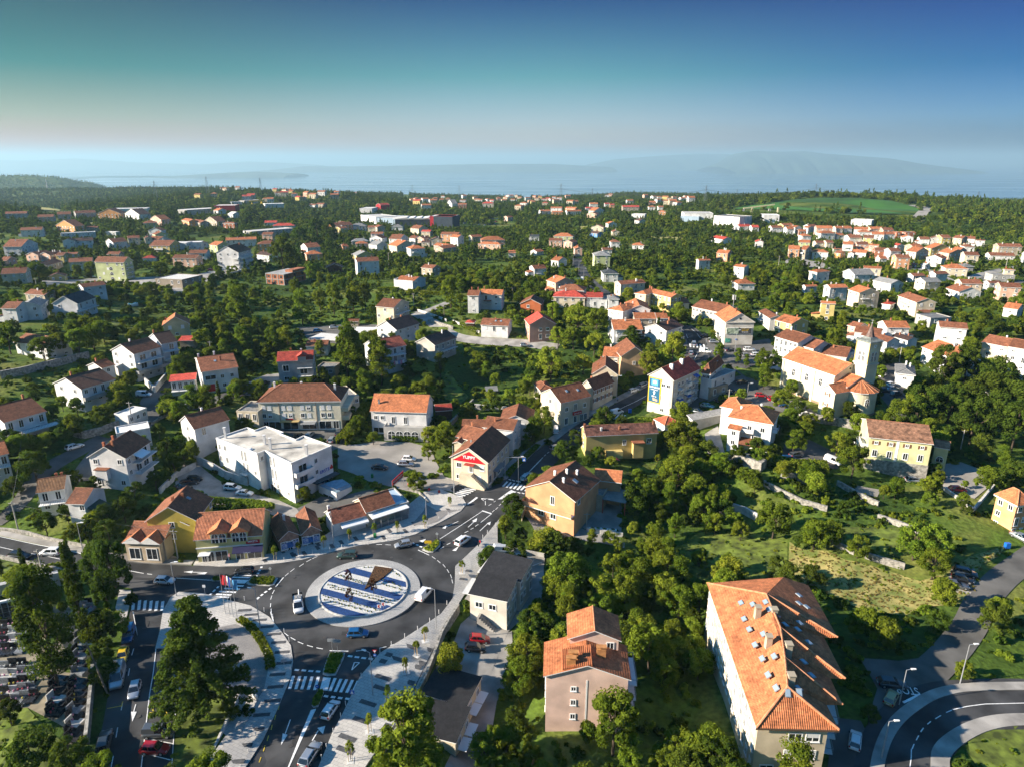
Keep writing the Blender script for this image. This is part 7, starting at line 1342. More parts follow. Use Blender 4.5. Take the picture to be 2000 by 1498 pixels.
hall('pale industrial roofs left of the near hill',(-519,956,14.4,44,26,.32),7,WH,RWm)
hall('glazed white office hall at the shopping centre',(-220,1079,5,18.9,30.5,-.10),9,WH,RWm)
house('dark red hall behind the white office hall',(-211,1150,5.3,18.7,14,.81),9,'gx',wall='R',rc='r',win={},near=False,name='industrial_hall',cat='hall')
hall('white-roofed hall at the left of the shopping centre',(-178,935,4.4,47.1,30,-.94),9,WH,RWm)
hall('pale blue hall of the shopping centre',(-154,914,5.1,25.4,42,-.33),8,mat('pale_blue_cladding',(.35,.45,.55),.6,.1,.3),RWm)
MALL=hall('shopping centre with white sail roof and dark blue front',(-120,869,5.8,46.3,36,.05),9,WALL['K'][1],RWm)
hall('dark blue hall wing with red corner at the shopping centre',(-80,858,6,23.8,30,-.22),13,WALL['K'][1],RWm)
hall('red corner tower of the shopping centre',(-84,859,6,24.8,28,1.44),13,WALL['R'][1],RWm)
for i in range(5): x,y,r=side_pos(MALL.w,MALL.d,'F',MALL.w*(.12+.19*i));MALL.put('roof_sail',cached('sail',lambda:MB().hexa([(-9,0,9.5),(9,0,9.5),(9,26,9.5),(-9,26,9.5),(-9,0,9.6),(9,0,11.8),(9,26,11.8),(-9,26,9.6)]).mesh('roof_sail',[RWm])),x,y,0,0)
hall('long commercial block with blue band and flat roof',(234,887,11.7,35.1,30,-.12),9,WH,RWm)
hall('white hall with curved end and narrow windows',(251,796,12.5,32.5,26,-.85),11,WH,ROOF['s'][1])
hall('long low pale hall left of the white hall',(224,878,11.2,22.1,16,-.38),6,mat('pale_blue_cladding',0),RWm)
hall('white building behind the two construction cranes',(300,815,15.6,17.3,18,-.15),8,WH,RWm)
hall('white low depot at the foot of the green hill',(400,798,13.1,21,20,-.59),6,WH,RWm)
RH=MB();RM=[WALL[c][1] for c in 'WCPYT']+[ROOF[c][1] for c in 'orb']+[GLASS]
def ridge_houses(P,seed):
 r=random.Random(seed)
 for x,y in P:
  z=gz(x,y);w=r.uniform(10,16);d=r.uniform(9,12);h=r.choice((5.5,6.5,8));rz=r.uniform(-.6,.6);k=r.choice((0,0,0,1,1,2,3,4));q=5+r.choice((0,0,0,0,1,2));c,s=math.cos(rz),math.sin(rz)
  f=lambda a,b,e:(x+a*c-b*s,y+a*s+b*c,z+e);W,D=w/2,d/2;o=.5;t=d*.2
  FOOT.append([f(*p,0)[:2] for p in ((-W-1,-D-3),(W+1,-D-3),(W+1,D+1),(-W-1,D+1))]);HREG.append((x,y,z+2,w))
  RH.hexa([f(-W,-D,-6),f(W,-D,-6),f(W,D,-6),f(-W,D,-6),f(-W,-D,h),f(W,-D,h),f(W,D,h),f(-W,D,h)],k)
  if r.random()<.7:
   RH.face([f(-W,-D,h),f(-W,D,h),f(-W,0,h+t)],k).face([f(W,-D,h),f(W,D,h),f(W,0,h+t)],k);RH.face([f(-W-.3,-D-o,h-.2),f(W+.3,-D-o,h-.2),f(W+.3,0,h+t+.1),f(-W-.3,0,h+t+.1)],q,[(0,0),(w,0),(w,6),(0,6)]).face([f(W+.3,D+o,h-.2),f(-W-.3,D+o,h-.2),f(-W-.3,0,h+t+.1),f(W+.3,0,h+t+.1)],q,[(0,0),(w,0),(w,6),(0,6)])
  else:
   E=[f(-W-o,-D-o,h),f(W+o,-D-o,h),f(W+o,D+o,h),f(-W-o,D+o,h)];A,B=f(-W+D,0,h+t),f(W-D,0,h+t)
   for P_ in ([E[0],E[1],B,A],[E[2],E[3],A,B],[E[1],E[2],B],[E[3],E[0],A]): RH.face(P_,q,[(.1,.1),(8,.1),(7,6),(1,6)][:len(P_)])
  for fl in range(int(h/2.8)):
   for i in range(3): xx=(-.33+.33*i)*w;zz=1+2.8*fl;RH.face([f(xx-.6,-D-.06,zz),f(xx+.6,-D-.06,zz),f(xx+.6,-D-.06,zz+1.3),f(xx-.6,-D-.06,zz+1.3)],8)
ridge_houses(pl('-788 1931 -757 1875 -739 1914 -1010 2680 -933 2657 -944 2741 -942 2763 -663 1986 -444 1344 -630 1970 -636 2024 -496 1594 -431 1340 -416 1353 -397 1371 -386 1356 -379 1351 -396 1314 -392 1319 -487 1298 -483 1310 -445 1277 -434 1269 -572 1292 -567 1347 -340 1355 -357 1445 -375 1398'),3)
ridge_houses(pl('-575 2610 -413 2755 -243 1732 -234 1729 -237 1875 -209 1697 -187 1398 -190 1672 -206 1900 -188 1885 -171 1889 -181 1630 -204 2095 -126 1819 -97 1969 -87 1951 -67 1955 -54 1919 -39 2084 -22 1900 -42 2142 -18 2139 -15 2429 -3 2356 -140 2066 -106 2039'),4)
ridge_houses(pl('-11 2365 0 2386 15 2344 25 2257 63 2995 46 2060 5 2043 72 2232 73 2044 87 2185 90 2014 103 2037 112 2005 126 2120 138 2061 24 1385 49 1869 12 1178 54 1823 72 1523 168 2130 290 2158 305 2189 125 1502 134 1510 97 1563 357 1893 372 1852 385 1846 396 1822 402 1801 415 1809 431 1809 254 1277 338 1637 351 1640 273 1241 280 1231 285 1213 257 1541'),5)
ridge_houses(pl('434 1798 444 1799 315 1243 476 1931'),6)
tag(RH.build('distant_houses',RM),'small red-roofed houses along the far skyline',None,None,'stuff')
def pylon(x,y,top,label,z=None):
 z=gz(x,y) if z is None else z;e=empty('power_pylon',(x,y,z-1),.2,label,'pylon','power pylons');H=top-z+1;H=max(18,min(60,H));fr=Frm(e);m=mat('pylon_steel',(.22,.24,.25),.6,0)
 b=H*.09;t=b*.18;w=.16
 for sx in(-1,1):
  for sy in(-1,1): fr.put('leg',MB().tube((sx*b,sy*b,0),(sx*t,sy*t,H),w,w*.8,4).mesh('leg',[m]))
 br=MB();K=7
 for i in range(K):
  z0,z1=H*i/K,H*(i+1)/K;r0,r1=b+(t-b)*i/K,b+(t-b)*(i+1)/K
  for s in(-1,1):
   br.tube((-r0,s*r0,z0),(r1,s*r1,z1),.08,.08,3);br.tube((r0,s*r0,z0),(-r1,s*r1,z1),.08,.08,3)
 fr.put('bracing',br.mesh('bracing',[m]))['kind']='stuff'
 for k in (.70,.82,.93): fr.put('crossarm',MB().tube((-H*.17*(1.1-.5*abs(k-.82)),0,H*k),(H*.17*(1.1-.5*abs(k-.82)),0,H*k),.14,.14,4).mesh('crossarm',[m]))
for P,lab in (([(-654.79,1300,47.82)],'pylon on the wooded hill at far left'),([(-601.33,1400,52.75)],'pylon left of the hilltop houses'),([(-531.4,1500,48.46)],'pylon standing among the hilltop houses'),([(-259.99,1850,23.56)],'pylon on the skyline left of middle'),
 ([(-141.1,1900,19.3)],'thin pylon on the skyline behind the shopping centre'),([(86.46,1250,44.03)],'tall pylon in the middle of the skyline'),([(209.7,1850,13.3)],'small pylon right of the tall middle one'),([(315.08,1150,44.84)],'tall pylon behind the commercial block'),
 ([(571.93,1800,13.96)],'small pylon between the hall and the green hill'),([(643.06,1500,36.03)],'pylon rising behind the green hill'),([(857.12,1300,28.89)],'pylon at the right above the dark woods'),([(1087.34,1900,-8.48)],'faint pylon behind the motorway bend')): pylon(P[0][0],P[0][1],P[0][2],lab)
P=[(-1702.81,2600,18.81)][0];e=empty('radio_mast',(P[0],P[1],gz(P[0],P[1])),0,'red and white radio mast on the far left hill','mast');MB().tube((0,0,0),(0,0,P[2]-e.location.z),2.2,.5,8).build('mast_pole',mat('mast_paint',(.45,.42,.42),.7,0),e);MB().tube((0,0,0),(0,0,9),4,3,10).build('mast_base',WALL['W'][1],e)
def wire(a,b,sag,label,r=.05):
 mb=MB();n=10;pts=[tuple(a[k]+(b[k]-a[k])*i/n for k in (0,1))+(a[2]+(b[2]-a[2])*i/n-4*sag*(i/n)*(1-i/n),) for i in range(n+1)]
 for p,q in zip(pts,pts[1:]): mb.tube(p,q,r,r,3,caps=False)
 tag(mb.build('overhead_wire',mat('wire',(.10,.10,.11),.6,0)),label,'wire','overhead wires')
for i,((a,),(b,)) in enumerate((([(315.71,1150,37.65)],[(644.22,1500,27.71)]),([(644.22,1500,27.71)],[(858.86,1300,20.72)]),([(86.66,1250,35.36)],[(315.71,1150,37.65)]))): wire(a,b,9,['power line from commercial block pylon to green hill pylon','power line from green hill pylon to right pylon','power line from middle pylon to commercial block pylon'][i],.22)
YEL=mat('crane_yellow',(.62,.42,.03),.5,0)
def crane(P,label,jib):
 x,y,z=P;g=gz(x,y);H=z-g;e=empty('tower_crane',(x,y,g),0,label,'crane','construction cranes');fr=Frm(e);c=mat('crane_cream',(.55,.48,.30),.6,0)
 fr.put('tower',bx(-1,1,-1,1,-1,H).mesh('tower',[c]))
 if jib: fr.put('jib',MB().hexa([(-12,-.6,H-2),(30,-.6,H+3),(30,.6,H+3),(-12,.6,H-2),(-12,-.6,H-.5),(30,-.6,H+4.5),(30,.6,H+4.5),(-12,.6,H-.5)]).mesh('jib',[c]))
 fr.put('counterweight',bx(-13,-10,-1.2,1.2,H-5,H-2).mesh('counterweight',[WALL['g'][1]]))
crane([(324.37,950,23.07)][0],'cream tower crane with raised jib by the white building',True);crane([(363.42,960,22.42)][0],'slim crane tower right of the jib crane',False)
g=(-437,1207,7.3,27.5,8,1.16);e=empty('gantry_crane',(g[0],g[1],g[2]),g[5],'yellow gantry crane in the industrial yard','crane')
fr=Frm(e);fr.put('beam',bx(-g[3]/2-3,g[3]/2+3,-1,1,9,11).mesh('beam',[YEL]))
for s in(-1,1):
 for t in(-1,1): fr.put('leg',MB().tube((s*g[3]*.4,t*4,-1),(s*g[3]*.4,0,9),.5,.5,4).mesh('leg',[YEL]))
TYRE=mat('tyre',(.015,.015,.016),.9,0);RIM=mat('wheel_rim',(.45,.45,.46),.35,0,metal=.7);HEADL=mat('headlight',(.7,.72,.75),.1,0,spec=1);TAIL=mat('taillight',(.35,.01,.01),.25,0);CGL=mat('car_glass',(.012,.015,.018),.05,0,spec=.9);BLK=mat('black_trim',(.02,.02,.02),.6,0)
def paint(n,c,met=.25):
 m=mat('car_paint_'+n,c,.28,0,metal=met,spec=.6);m.node_tree.nodes['Principled BSDF'].inputs['Coat Weight'].default_value=.6;return m
PAINT={'white':paint('white',(.72,.72,.71),0),'silver':paint('silver',(.42,.44,.46),.6),'black':paint('black',(.012,.012,.014)),'dark':paint('dark',(.035,.045,.055)),'red':paint('red',(.42,.01,.015)),'blue':paint('blue',(.012,.10,.26)),'yellow':paint('yellow',(.62,.42,.03),0),'grey':paint('grey',(.14,.15,.16),.5),'green':paint('green',(.03,.06,.05)),'gold':paint('gold',(.35,.28,.12))}
CT={
 'hatch':(4.0,.86,1.48,.92,.84,-1.93,-1.55,.25,1.02),'suv':(4.5,.92,1.66,1.02,.96,-2.15,-1.85,.35,1.1),'wagon':(4.65,.89,1.48,.92,.84,-2.25,-1.75,.15,.95),'sedan':(4.5,.88,1.44,.94,.84,-1.6,-.95,.25,1.05),
 'van':(4.5,.92,1.86,1.05,.95,-2.2,-2.12,.75,1.35),'bigvan':(5.7,1.02,2.45,1.35,1.15,-2.8,-2.75,1.35,2.15),'pickup':(5.4,.98,2.0,1.15,1.05,.15,.25,1.15,1.95)}
def car_meshes(t):
 L,w,H,zb,zh,c0,c1,c2,c3=CT[t];h=L/2
 st=[(-h,.42,zb*.62,.80*w),(-h+.06,.30,zb*.93,.93*w),(-h+.45,.22,zb,w),(0,.20,zb,w),(c3-.1,.20,zb,w),(h-.75,.20,(zb+zh)/2*.98,w*.985),(h-.25,.22,zh*.86,w*.93),(h-.04,.28,zh*.70,w*.84),(h,.40,zh*.55,w*.74)]
 if t in('van','bigvan'): st[1]=(-h+.04,.3,zb,w*.97)
 mb=MB();rs=[]
 for x,a,b,y in st:
  m=(a+b)/2;rs.append([(x,-y*.94,a),(x,-y,m),(x,-y*.96,b-.05),(x,-y*.84,b),(x,y*.84,b),(x,y*.96,b-.05),(x,y,m),(x,y*.94,a)])
 mb.rings(rs,0);body=mb.mesh('body',[PAINT['white']],smooth=True)
 q=MB();wb,wt=w*.90,w*.74;B=zb-.04
 lo=[(c0,-wb,B),(c3,-wb,B),(c3,wb,B),(c0,wb,B)];hi=[(c1,-wt,H-.06),(c2,-wt,H-.06),(c2,wt,H-.06),(c1,wt,H-.06)]
 q.rings([lo,hi],0);win=q.mesh('windows',[CGL])
 r=MB();rp=[(c1-.04,-wt-.02,H-.09),(c2+.05,-wt-.02,H-.09),(c2+.05,wt+.02,H-.09),(c1-.04,wt+.02,H-.09)];rt=[(c1+.12,-wt+.12,H),(c2-.12,-wt+.12,H),(c2-.12,wt-.12,H),(c1+.12,wt-.12,H)];r.rings([rp,rt],0)
 for s in(-1,1):
  def pil(xa,xb,wd):
   r.hexa([(xa-wd,s*(wb+.012),B),(xa+wd,s*(wb+.012),B),(xa+wd,s*(wb-.02),B),(xa-wd,s*(wb-.02),B),(xb-wd,s*(wt+.012),H-.08),(xb+wd,s*(wt+.012),H-.08),(xb+wd,s*(wt-.02),H-.08),(xb-wd,s*(wt-.02),H-.08)])
  pil(c0+.12,c1+.10,.13);pil((c0+c3)/2-.1,(c1+c2)/2-.05,.05);pil(c3-.05,c2,.05)
  if t in('van','bigvan'):
   x1=(c0+c3)/2+(.1 if t=='van' else .7);r.hexa([(c0-.01,s*(wb+.02),B),(x1,s*(wb+.02),B),(x1,s*(wb-.05),B),(c0-.01,s*(wb-.05),B),(c1-.01,s*(wt+.02),H-.07),(x1,s*(wt+.02),H-.07),(x1,s*(wt-.05),H-.07),(c1-.01,s*(wt-.05),H-.07)])
 if t in('van','bigvan'): r.hexa([(c0-.02,-wb,B),(c0+.05,-wb,B),(c0+.05,wb,B),(c0-.02,wb,B),(c1-.02,-wt,H-.08),(c1+.05,-wt,H-.08),(c1+.05,wt,H-.08),(c1-.02,wt,H-.08)])
 roof=r.mesh('roof_shell',[PAINT['white']])
 R_=.33 if t!='bigvan' else .36
 wh=MB().tube((0,-.11,0),(0,.11,0),R_,R_,14).mesh('wheel',[TYRE]);ri=MB().tube((0,-.12,0),(0,.12,0),R_*.62,R_*.62,10).mesh('rim',[RIM])
 hl=bx(-.10,.03,-.16,.16,-.08,.08).mesh('headlight',[HEADL]);tl=bx(-.03,.05,-.12,.12,-.14,.14).mesh('taillight',[TAIL]);mi=bx(-.07,.07,-.1,.1,-.06,.08).mesh('mirror',[BLK]);pl=bx(-.01,.01,-.26,.26,-.06,.06).mesh('number_plate',[FRAME])
 return body,win,roof,wh,ri,hl,tl,mi,pl
def car(P,t,c,label,cat='car',group=None,simple=False):
 (x0,y0),(x1,y1)=P;x,y=(x0+x1)/2,(y0+y1)/2;a=math.atan2(y1-y0,x1-x0)
 body,win,roof,wh,ri,hl,tl,mi,pl=cached(('car',t),lambda:car_meshes(t));L,w,H,zb,zh,c0,c1,c2,c3=CT[t];h=L/2
 z=gz(x,y)+.17;e=empty('car' if t in('hatch','suv','wagon','sedan') else 'van' if 'van' in t else 'pickup_truck',(x,y,z),a,label,cat,group)
 s=gz(x+math.cos(a)*2,y+math.sin(a)*2)-gz(x-math.cos(a)*2,y-math.sin(a)*2);e.rotation_euler=(0,-math.atan(s/4),a)
 pm=PAINT[c]
 def ad(n,me,x=0,y=0,z=0,pt=False,parent=None):
  o=link(n,me,parent or e,(x,y,z))
  if pt: o.material_slots[0].link='OBJECT';o.material_slots[0].material=pm
  return o
 ad('body',body,pt=True);ad('windows',win);ad('roof',roof,pt=True)
 if t=='pickup':
  ad('load_bed',cached('bed',lambda:bx(-h,-.0,-.98,.98,.75,.85).box(-h,-.0,-.98,-.92,.85,1.45).box(-h,0,.92,.98,.85,1.45).box(-h,-h+.06,-.92,.92,.85,1.45).mesh('load_bed',[BLK])));ad('load',cached('load',lambda:bx(-2.2,-.4,-.6,.0,.86,1.3).box(-1.8,-.5,.2,.7,.86,1.6).mesh('load',[mat('load_grey',(.3,.3,.3),.8,.5,3)])));ad('crane_arm',cached('arm',lambda:MB().tube((-.3,.3,.9),(-2.9,.35,2.0),.14,.1,6).mesh('crane_arm',[FRAME])))
 for sx in(-h+.82,h-.82):
  for sy in(-1,1): q=ad('wheel',wh,sx,sy*(w-.10),.34);ad('rim',ri,parent=q) if not simple else None
 if not simple:
  for sy in(-1,1): ad('headlight',hl,h-.10,sy*w*.62,zh*.66);ad('taillight',tl,-h+.02,sy*w*.78,zb*.78);ad('mirror',mi,c3-.25,sy*(w+.08),zb+.05)
  ad('number_plate',pl,-h-.005,0,.55)
 return e
PK_='parked cars'
for P,t,c,l in (
 (pl('-30.5 105.9 -26.7 106.1'),'hatch','blue','blue hatchback driving at the bottom of the roundabout'),(pl('-18.6 116.6 -17.1 120.1'),'van','white','white delivery van on the right side of the roundabout'),
 (pl('-43.3 117.6 -41.2 111.7'),'pickup','white','white pickup truck with loaded bed left of the roundabout island'),(pl('-34.7 132.3 -38.5 132.2'),'suv','green','dark people carrier at the top of the roundabout'),
 (pl('-23.1 137.3 -26.6 136'),'hatch','silver','silver hatchback entering the roundabout by the planted splitter'),(pl('-12.4 137 -10.3 140.1'),'suv','white','white car leaving the roundabout uphill'),
 (pl('-4.1 135.6 -.5 136.4'),'van','white','white van parked behind the black flat roof'),(pl('-55.3 126.4 -59.1 125.9'),'hatch','black','black hatchback on the zebra crossing before the shops'),
 (pl('-74.3 122.7 -70.6 122.6'),'hatch','white','white hatchback on the left approach by the lamp post'),(pl('-98.2 129.8 -102.6 129.8'),'suv','white','white estate car on the far left road'),(pl('-108.5 128.8 -104 128.3'),'wagon','black','black estate with roof box at the left road edge'),
 (pl('-29.4 86 -28.6 89'),'hatch','white','white coupe waiting below the south crossing'),(pl('-30.2 77.3 -29.4 80.5'),'wagon','silver','silver estate at the bottom edge below the white coupe'),
 (pl('-71.4 107.6 -69.6 102.4'),'van','blue','blue-grey van with ladder rack parked by the cemetery'),(pl('-68.9 100.5 -67.8 97.6'),'hatch','yellow','yellow car parked between two vans in the shade'),(pl('-66.6 95.5 -64 89.2'),'bigvan','silver','tall white-grey panel van parked in the side street'),
 (pl('-62 91.9 -60.5 87.8'),'hatch','silver','silver hatchback driving down the side street'),(pl('-55.4 81.3 -51.1 81.7'),'van','grey','grey people carrier parked beside the lawn'),(pl('-54.1 78.5 -50.6 78.5'),'hatch','red','small red car parked below the grey people carrier'),
 (pl('-59.6 77.7 -60.8 81.1'),'wagon','dark','dark car in shadow at the bottom left kerb'),(pl('-7.6 107.8 -4.7 108'),'hatch','red','red car parked under the promenade wall'),(pl('-8.8 105.2 -5 105.5'),'hatch','black','black car parked beside the red one under the wall'),
 (pl('3.2 168.6 4.8 171.3'),'wagon','silver','silver estate on the uphill crossing'),(pl('12.3 186.2 14.7 187.1'),'wagon','silver','silver car behind the orange house roof'),(pl('-38.6 172.3 -34.5 171.8'),'sedan','black','black saloon driving on the bank car park'),
 (pl('-31.9 174.3 -27.4 174.3'),'wagon','silver','silver car parked in the gravel car park'),(pl('-30.8 177.4 -27.6 177.3'),'hatch','white','white car behind the silver one in the gravel car park'),
 (pl('-75.7 163.6 -72.5 163.3'),'suv','white','white off-roader with roof bars in the bank yard'),(pl('-71.8 161.1 -68.2 160.7'),'sedan','white','cream white saloon in the bank yard'),
 (pl('-87.3 160.1 -84.9 162.7'),'sedan','black','nearest of three black cars in the bank yard'),(pl('-87.2 163.5 -84.6 165.4'),'wagon','black','middle of three black cars in the bank yard'),(pl('-87.1 166.2 -83.9 167.4'),'hatch','black','farthest of three black cars in the bank yard'),
 (pl('-52.7 190.8 -52.6 196.1'),'suv','dark','dark van-like car by the bright hedge'),(pl('-53.9 186.5 -53.5 190.9'),'hatch','silver','silver car in the small car park by the hedge'),(pl('-64.9 189.1 -61.9 190'),'hatch','black','black car before the shop awning'),(pl('-61.2 189.5 -60.7 192.3'),'hatch','silver','silver car beside the black one before the shops'),
 (pl('-119 206.1 -116.3 206.3'),'van','white','white van on the villa driveway'),(pl('-102.8 197.1 -99.2 197.7'),'suv','white','white car on the lane below the red garage'),(pl('-107.8 183.7 -106.9 187.2'),'sedan','silver','silver car on the steep lane'),(pl('-120.1 169.6 -118.1 173'),'wagon','white','white car on the lane above the tall gabled house'),
 (pl('32.6 208 36 209.9'),'van','white','white van driving up the main road'),(pl('40.8 224.9 44.2 227.1'),'hatch','white','white car parked under the road tree'),(pl('45.4 228.6 48.4 230.7'),'wagon','silver','silver car parked higher up the main road'),(pl('13.6 196.3 13.8 199.8'),'van','white','white van partly behind the lower road trees'),
 (pl('72 261.4 73.6 267.9'),'suv','silver','silver car on the upper zebra crossing'),(pl('68.2 250.6 69.8 256.8'),'hatch','silver','silver car rounding the upper bend'),(pl('73.2 254.8 76.3 253.2'),'van','white','white ambulance-like van turning at the bend'),(pl('78.3 273.2 81.6 272.7'),'sedan','black','black car parked by the plane trees'),(pl('79.6 266.1 82.7 265.7'),'hatch','silver','silver car at the kerb by the billboard house'),
 (pl('62.5 211.3 65.5 208.7'),'wagon','silver','silver estate below the hip-roofed cafe house'),(pl('58.4 207.6 61.2 205.4'),'hatch','grey','grey car behind the sign block'),(pl('67.8 213.4 71.3 213.3'),'sedan','black','lowest of four dark cars by the cafe wall'),(pl('70.2 214.2 74.4 215.2'),'suv','black','second of four dark cars by the cafe wall'),(pl('72.1 216.1 75.6 216.8'),'hatch','dark','third of four dark cars by the cafe wall'),(pl('73.9 217.1 77.3 218.5'),'sedan','black','highest of four dark cars by the cafe wall'),(pl('78.3 224.2 80.5 224.8'),'hatch','dark','dark car at the corner of the cafe house'),
 (pl('81.6 214.4 83.8 213.9'),'hatch','red','red car under the square tree'),(pl('84.4 210.6 87.5 210.8'),'suv','red','red car at the head of the church parking row'),(pl('85.1 208.2 87.9 208.5'),'hatch','dark','dark car second in the church parking row'),(pl('85.9 205.8 89 206.1'),'wagon','blue','blue car in the church parking row'),(pl('87.1 202.7 90.6 203.5'),'suv','silver','silver car in the church parking row'),(pl('86.9 200 89.9 200.6'),'hatch','dark','dark car below the silver one by the church'),(pl('89.4 198 93.2 197.8'),'wagon','white','white car at the end of the church parking row'),
 (pl('89.4 254.5 93.9 254.3'),'suv','white','white estate before the billboard house'),(pl('86.1 246.7 90.2 246.6'),'hatch','silver','silver car in the middle row of the square'),(pl('90.6 247.5 93.4 247.9'),'hatch','white','white car right of the silver one on the square'),(pl('77 252 80.6 251.4'),'hatch','silver','silver car at the left of the square'),(pl('83 254.3 85.6 255.4'),'suv','dark','dark car by the billboard house wall'),(pl('80.6 256 83.2 257.1'),'hatch','white','white car by the billboard house corner'),
 (pl('130.1 229.7 132.7 232.1'),'hatch','silver','silver car nearest the bell tower'),(pl('125.6 223.1 128.7 224.2'),'hatch','dark','dark car right of the bell tower foot'),(pl('128.4 221.8 131.9 223.7'),'hatch','white','white car in the lot right of the church'),(pl('126.6 217.6 130.3 218.8'),'wagon','silver','silver car in the lot right of the church'),(pl('122 215.4 125.9 216.3'),'sedan','black','black car right beside the apse'),(pl('125 212.3 128.6 214'),'suv','grey','grey car at the tree right of the apse'),
 (pl('86.9 172.9 89.1 170.4'),'van','white','white minibus under the round tree below the church'),(pl('74.1 171.4 78.1 171.8'),'suv','blue','blue car beside the white villa'),(pl('77.5 173.8 80.6 174.8'),'hatch','grey','grey car half hidden by the villa garden'),(pl('104.9 164.6 109 164'),'wagon','silver','silver estate before the stone base of the lemon house'),(pl('113.4 158.2 115.3 157.8'),'hatch','red','red car on the walled gravel terrace'),
 (pl('89.6 120.7 92.5 119.7'),'wagon','grey','lowest of three dark cars by the right lane'),(pl('92.1 122.7 94.8 121.3'),'hatch','black','middle of three dark cars by the right lane'),(pl('94 124.9 96.7 123.4'),'suv','dark','highest of three dark cars by the right lane'),(pl('115.5 138.3 116.5 135.8'),'sedan','silver','silver car below the orange house at the right edge'),
 (pl('62.1 93.5 65.5 93'),'wagon','dark','dark car across the mouth of the right lane'),(pl('60.8 88.8 63.1 91.3'),'hatch','gold','small black and yellow car in the right shadow'),(pl('50.9 79.6 53 83.3'),'hatch','white','white hatchback beside the sawtooth apartment house'),
 (pl('-195 439 -192 441'),'hatch','red','red car before the pale pink house'),(pl('-188 436 -185 438'),'hatch','blue','blue car before the white apartment block'),(pl('-181 437 -177 438'),'sedan','gold','olive car before the white apartment block'),(pl('-176 438 -173 443'),'sedan','white','white car at the corner of the white apartment block'),(pl('-182 410 -180 412'),'hatch','red','red car below the hedge on the left terrace'),
 (pl('-268 410 -268 415'),'hatch','grey','grey car right of the garage on the left slope'),(pl('-266 412 -265 417'),'hatch','red','red car right of the garage on the left slope'),(pl('-264 421 -261 422'),'hatch','green','dark green car before the pale green block'),(pl('-261 422 -259 423'),'hatch','silver','silver car before the pale green block'),
 (pl('155.6 366.5 159.7 365.6'),'van','white','white van on the lane by the long white house'),(pl('157.8 360.4 161.2 360.2'),'van','silver','silver van right of the white van on the lane'),(pl('38 399 41 410'),'hatch','silver','silver car on the far road'),(pl('41 402 43 413'),'van','white','white van on the far road'),(pl('97 705 106 708'),'van','red','red van in the far yard'),
 (pl('13.5 343 15.7 345.4'),'hatch','silver','silver car beside the red orange house'),(pl('3.7 269.1 6.8 269'),'hatch','silver','silver car on the side street behind bushes'),(pl('-85.1 286.7 -82.4 287.3'),'hatch','blue','blue car behind the white canopies'),(pl('-80.1 292.1 -75.8 292.1'),'hatch','silver','silver car behind the white canopies'),(pl('-86.3 221.9 -84.6 225.1'),'suv','black','black car beside the grey mansard house'),(pl('84.2 208.4 88.2 210.1'),'hatch','dark','second dark car in the church parking row')):
 car(P,t,c,l,'van' if 'van' in t else 'pickup truck' if t=='pickup' else 'car')
r=random.Random(3)
for i,(x,y) in enumerate(pl('-76 967 -68 943 -61 936 -55 942 -49 929 -42 934 -35 938 -28 936 -21 934 -74 993 -67 995 -59 985 -50 984 -43 977 -34 968 -26 967 -19 967 -49 901 -42 896 -34 891 -28 904 -23 909 -91 884 -87 859 -88 892 -62 912 -56 906 -57 996 -48 991')):
 car([(x-1.5,y-1),(x+1.5,y+1)],r.choice(('hatch','suv','wagon')),r.choice(('blue','white','silver','white','blue','red')),'parked car among the rows before the shopping centre','car','cars before the shopping centre',simple=True)
GALV=mat('galvanised_steel',(.42,.43,.44),.45,.05,2,metal=.5);WOOD=mat('wooden_pole',(.20,.16,.12),.9,.3,2);CPOLE=mat('concrete_pole',(.42,.39,.34),.9,.15,1)
def G(p,h=0): return (p[0],p[1],gz(*p)+h)
def lamp(p,label,H=8.5,a=0,z=None):
 e=empty('street_lamp',(p[0],p[1],gz(*p) if z is None else z),a,label,'street lamp','street lamps')
 link('pole',cached(('lp',H),lambda:MB().tube((0,0,0),(0,0,H),.10,.06,8).tube((0,0,H),(.9,0,H+.18),.05,.05,6).mesh('pole',[GALV])),e);link('lamp_head',cached('lh',lambda:MB().hexa([(0,-.16,-.05),(.75,-.13,.02),(.75,.13,.02),(0,.16,-.05),(0,-.16,.10),(.75,-.1,.12),(.75,.1,.12),(0,.16,.10)]).mesh('lamp_head',[FRAME])),e,(.7,0,H+.15))
for p,l,a in zip(pl('-47.5 108.1 -14.3 108 -22.9 91'),('lamp post on the west square beside the crossing','lamp post on the promenade right of the roundabout','lamp post on the promenade above the south crossing'),(3.0,3.0,2.8)): lamp(p,l,8.5,a,.27)
for p,l in zip(pl('-41 137.7 -20.4 144.8'),('lamp post on the north square before the cafe','lamp post near the red banner on the north square')): lamp(p,l,8.5,-1.6,.27)
for p,l in zip(pl('-67.9 118 -93.2 129.7 1.7 167 75.6 93.8'),('lamp post by the white hatchback on the left approach','lamp post at the kerb of the far left road','lamp post at the uphill road kerb by the trees','lamp post on the verge of the right bend')): lamp(p,l,8,0 if p[0]>0 else 0)
for p,l in zip(pl('35.8 220.5 71.8 244.6 17.1 206.6 85.9 253.9'),('lamp post on the main road by the narrow cream house','lamp post on the upper bend island','lamp post before the red shop sign','lamp post on the square before the billboards')): lamp(p,l,8.5,0)
for p,l in zip(pl('42 430 42 399 41 461'),('left lamp post on the far road','right lamp post on the far road','farthest lamp post on the far road')): lamp(p,l,8,0)
for p,l in zip(pl('54.5 78.6 62.8 89.1'),('lamp post at the kerb left of the right bend','lamp post by the stop line')): lamp(p,l,7,0)
lamp(pl('76.3 209.3')[0],'lamp post in the car park below the church',7,0);lamp(pl('124.7 192.2')[0],'lamp post behind the lemon house',7,0)
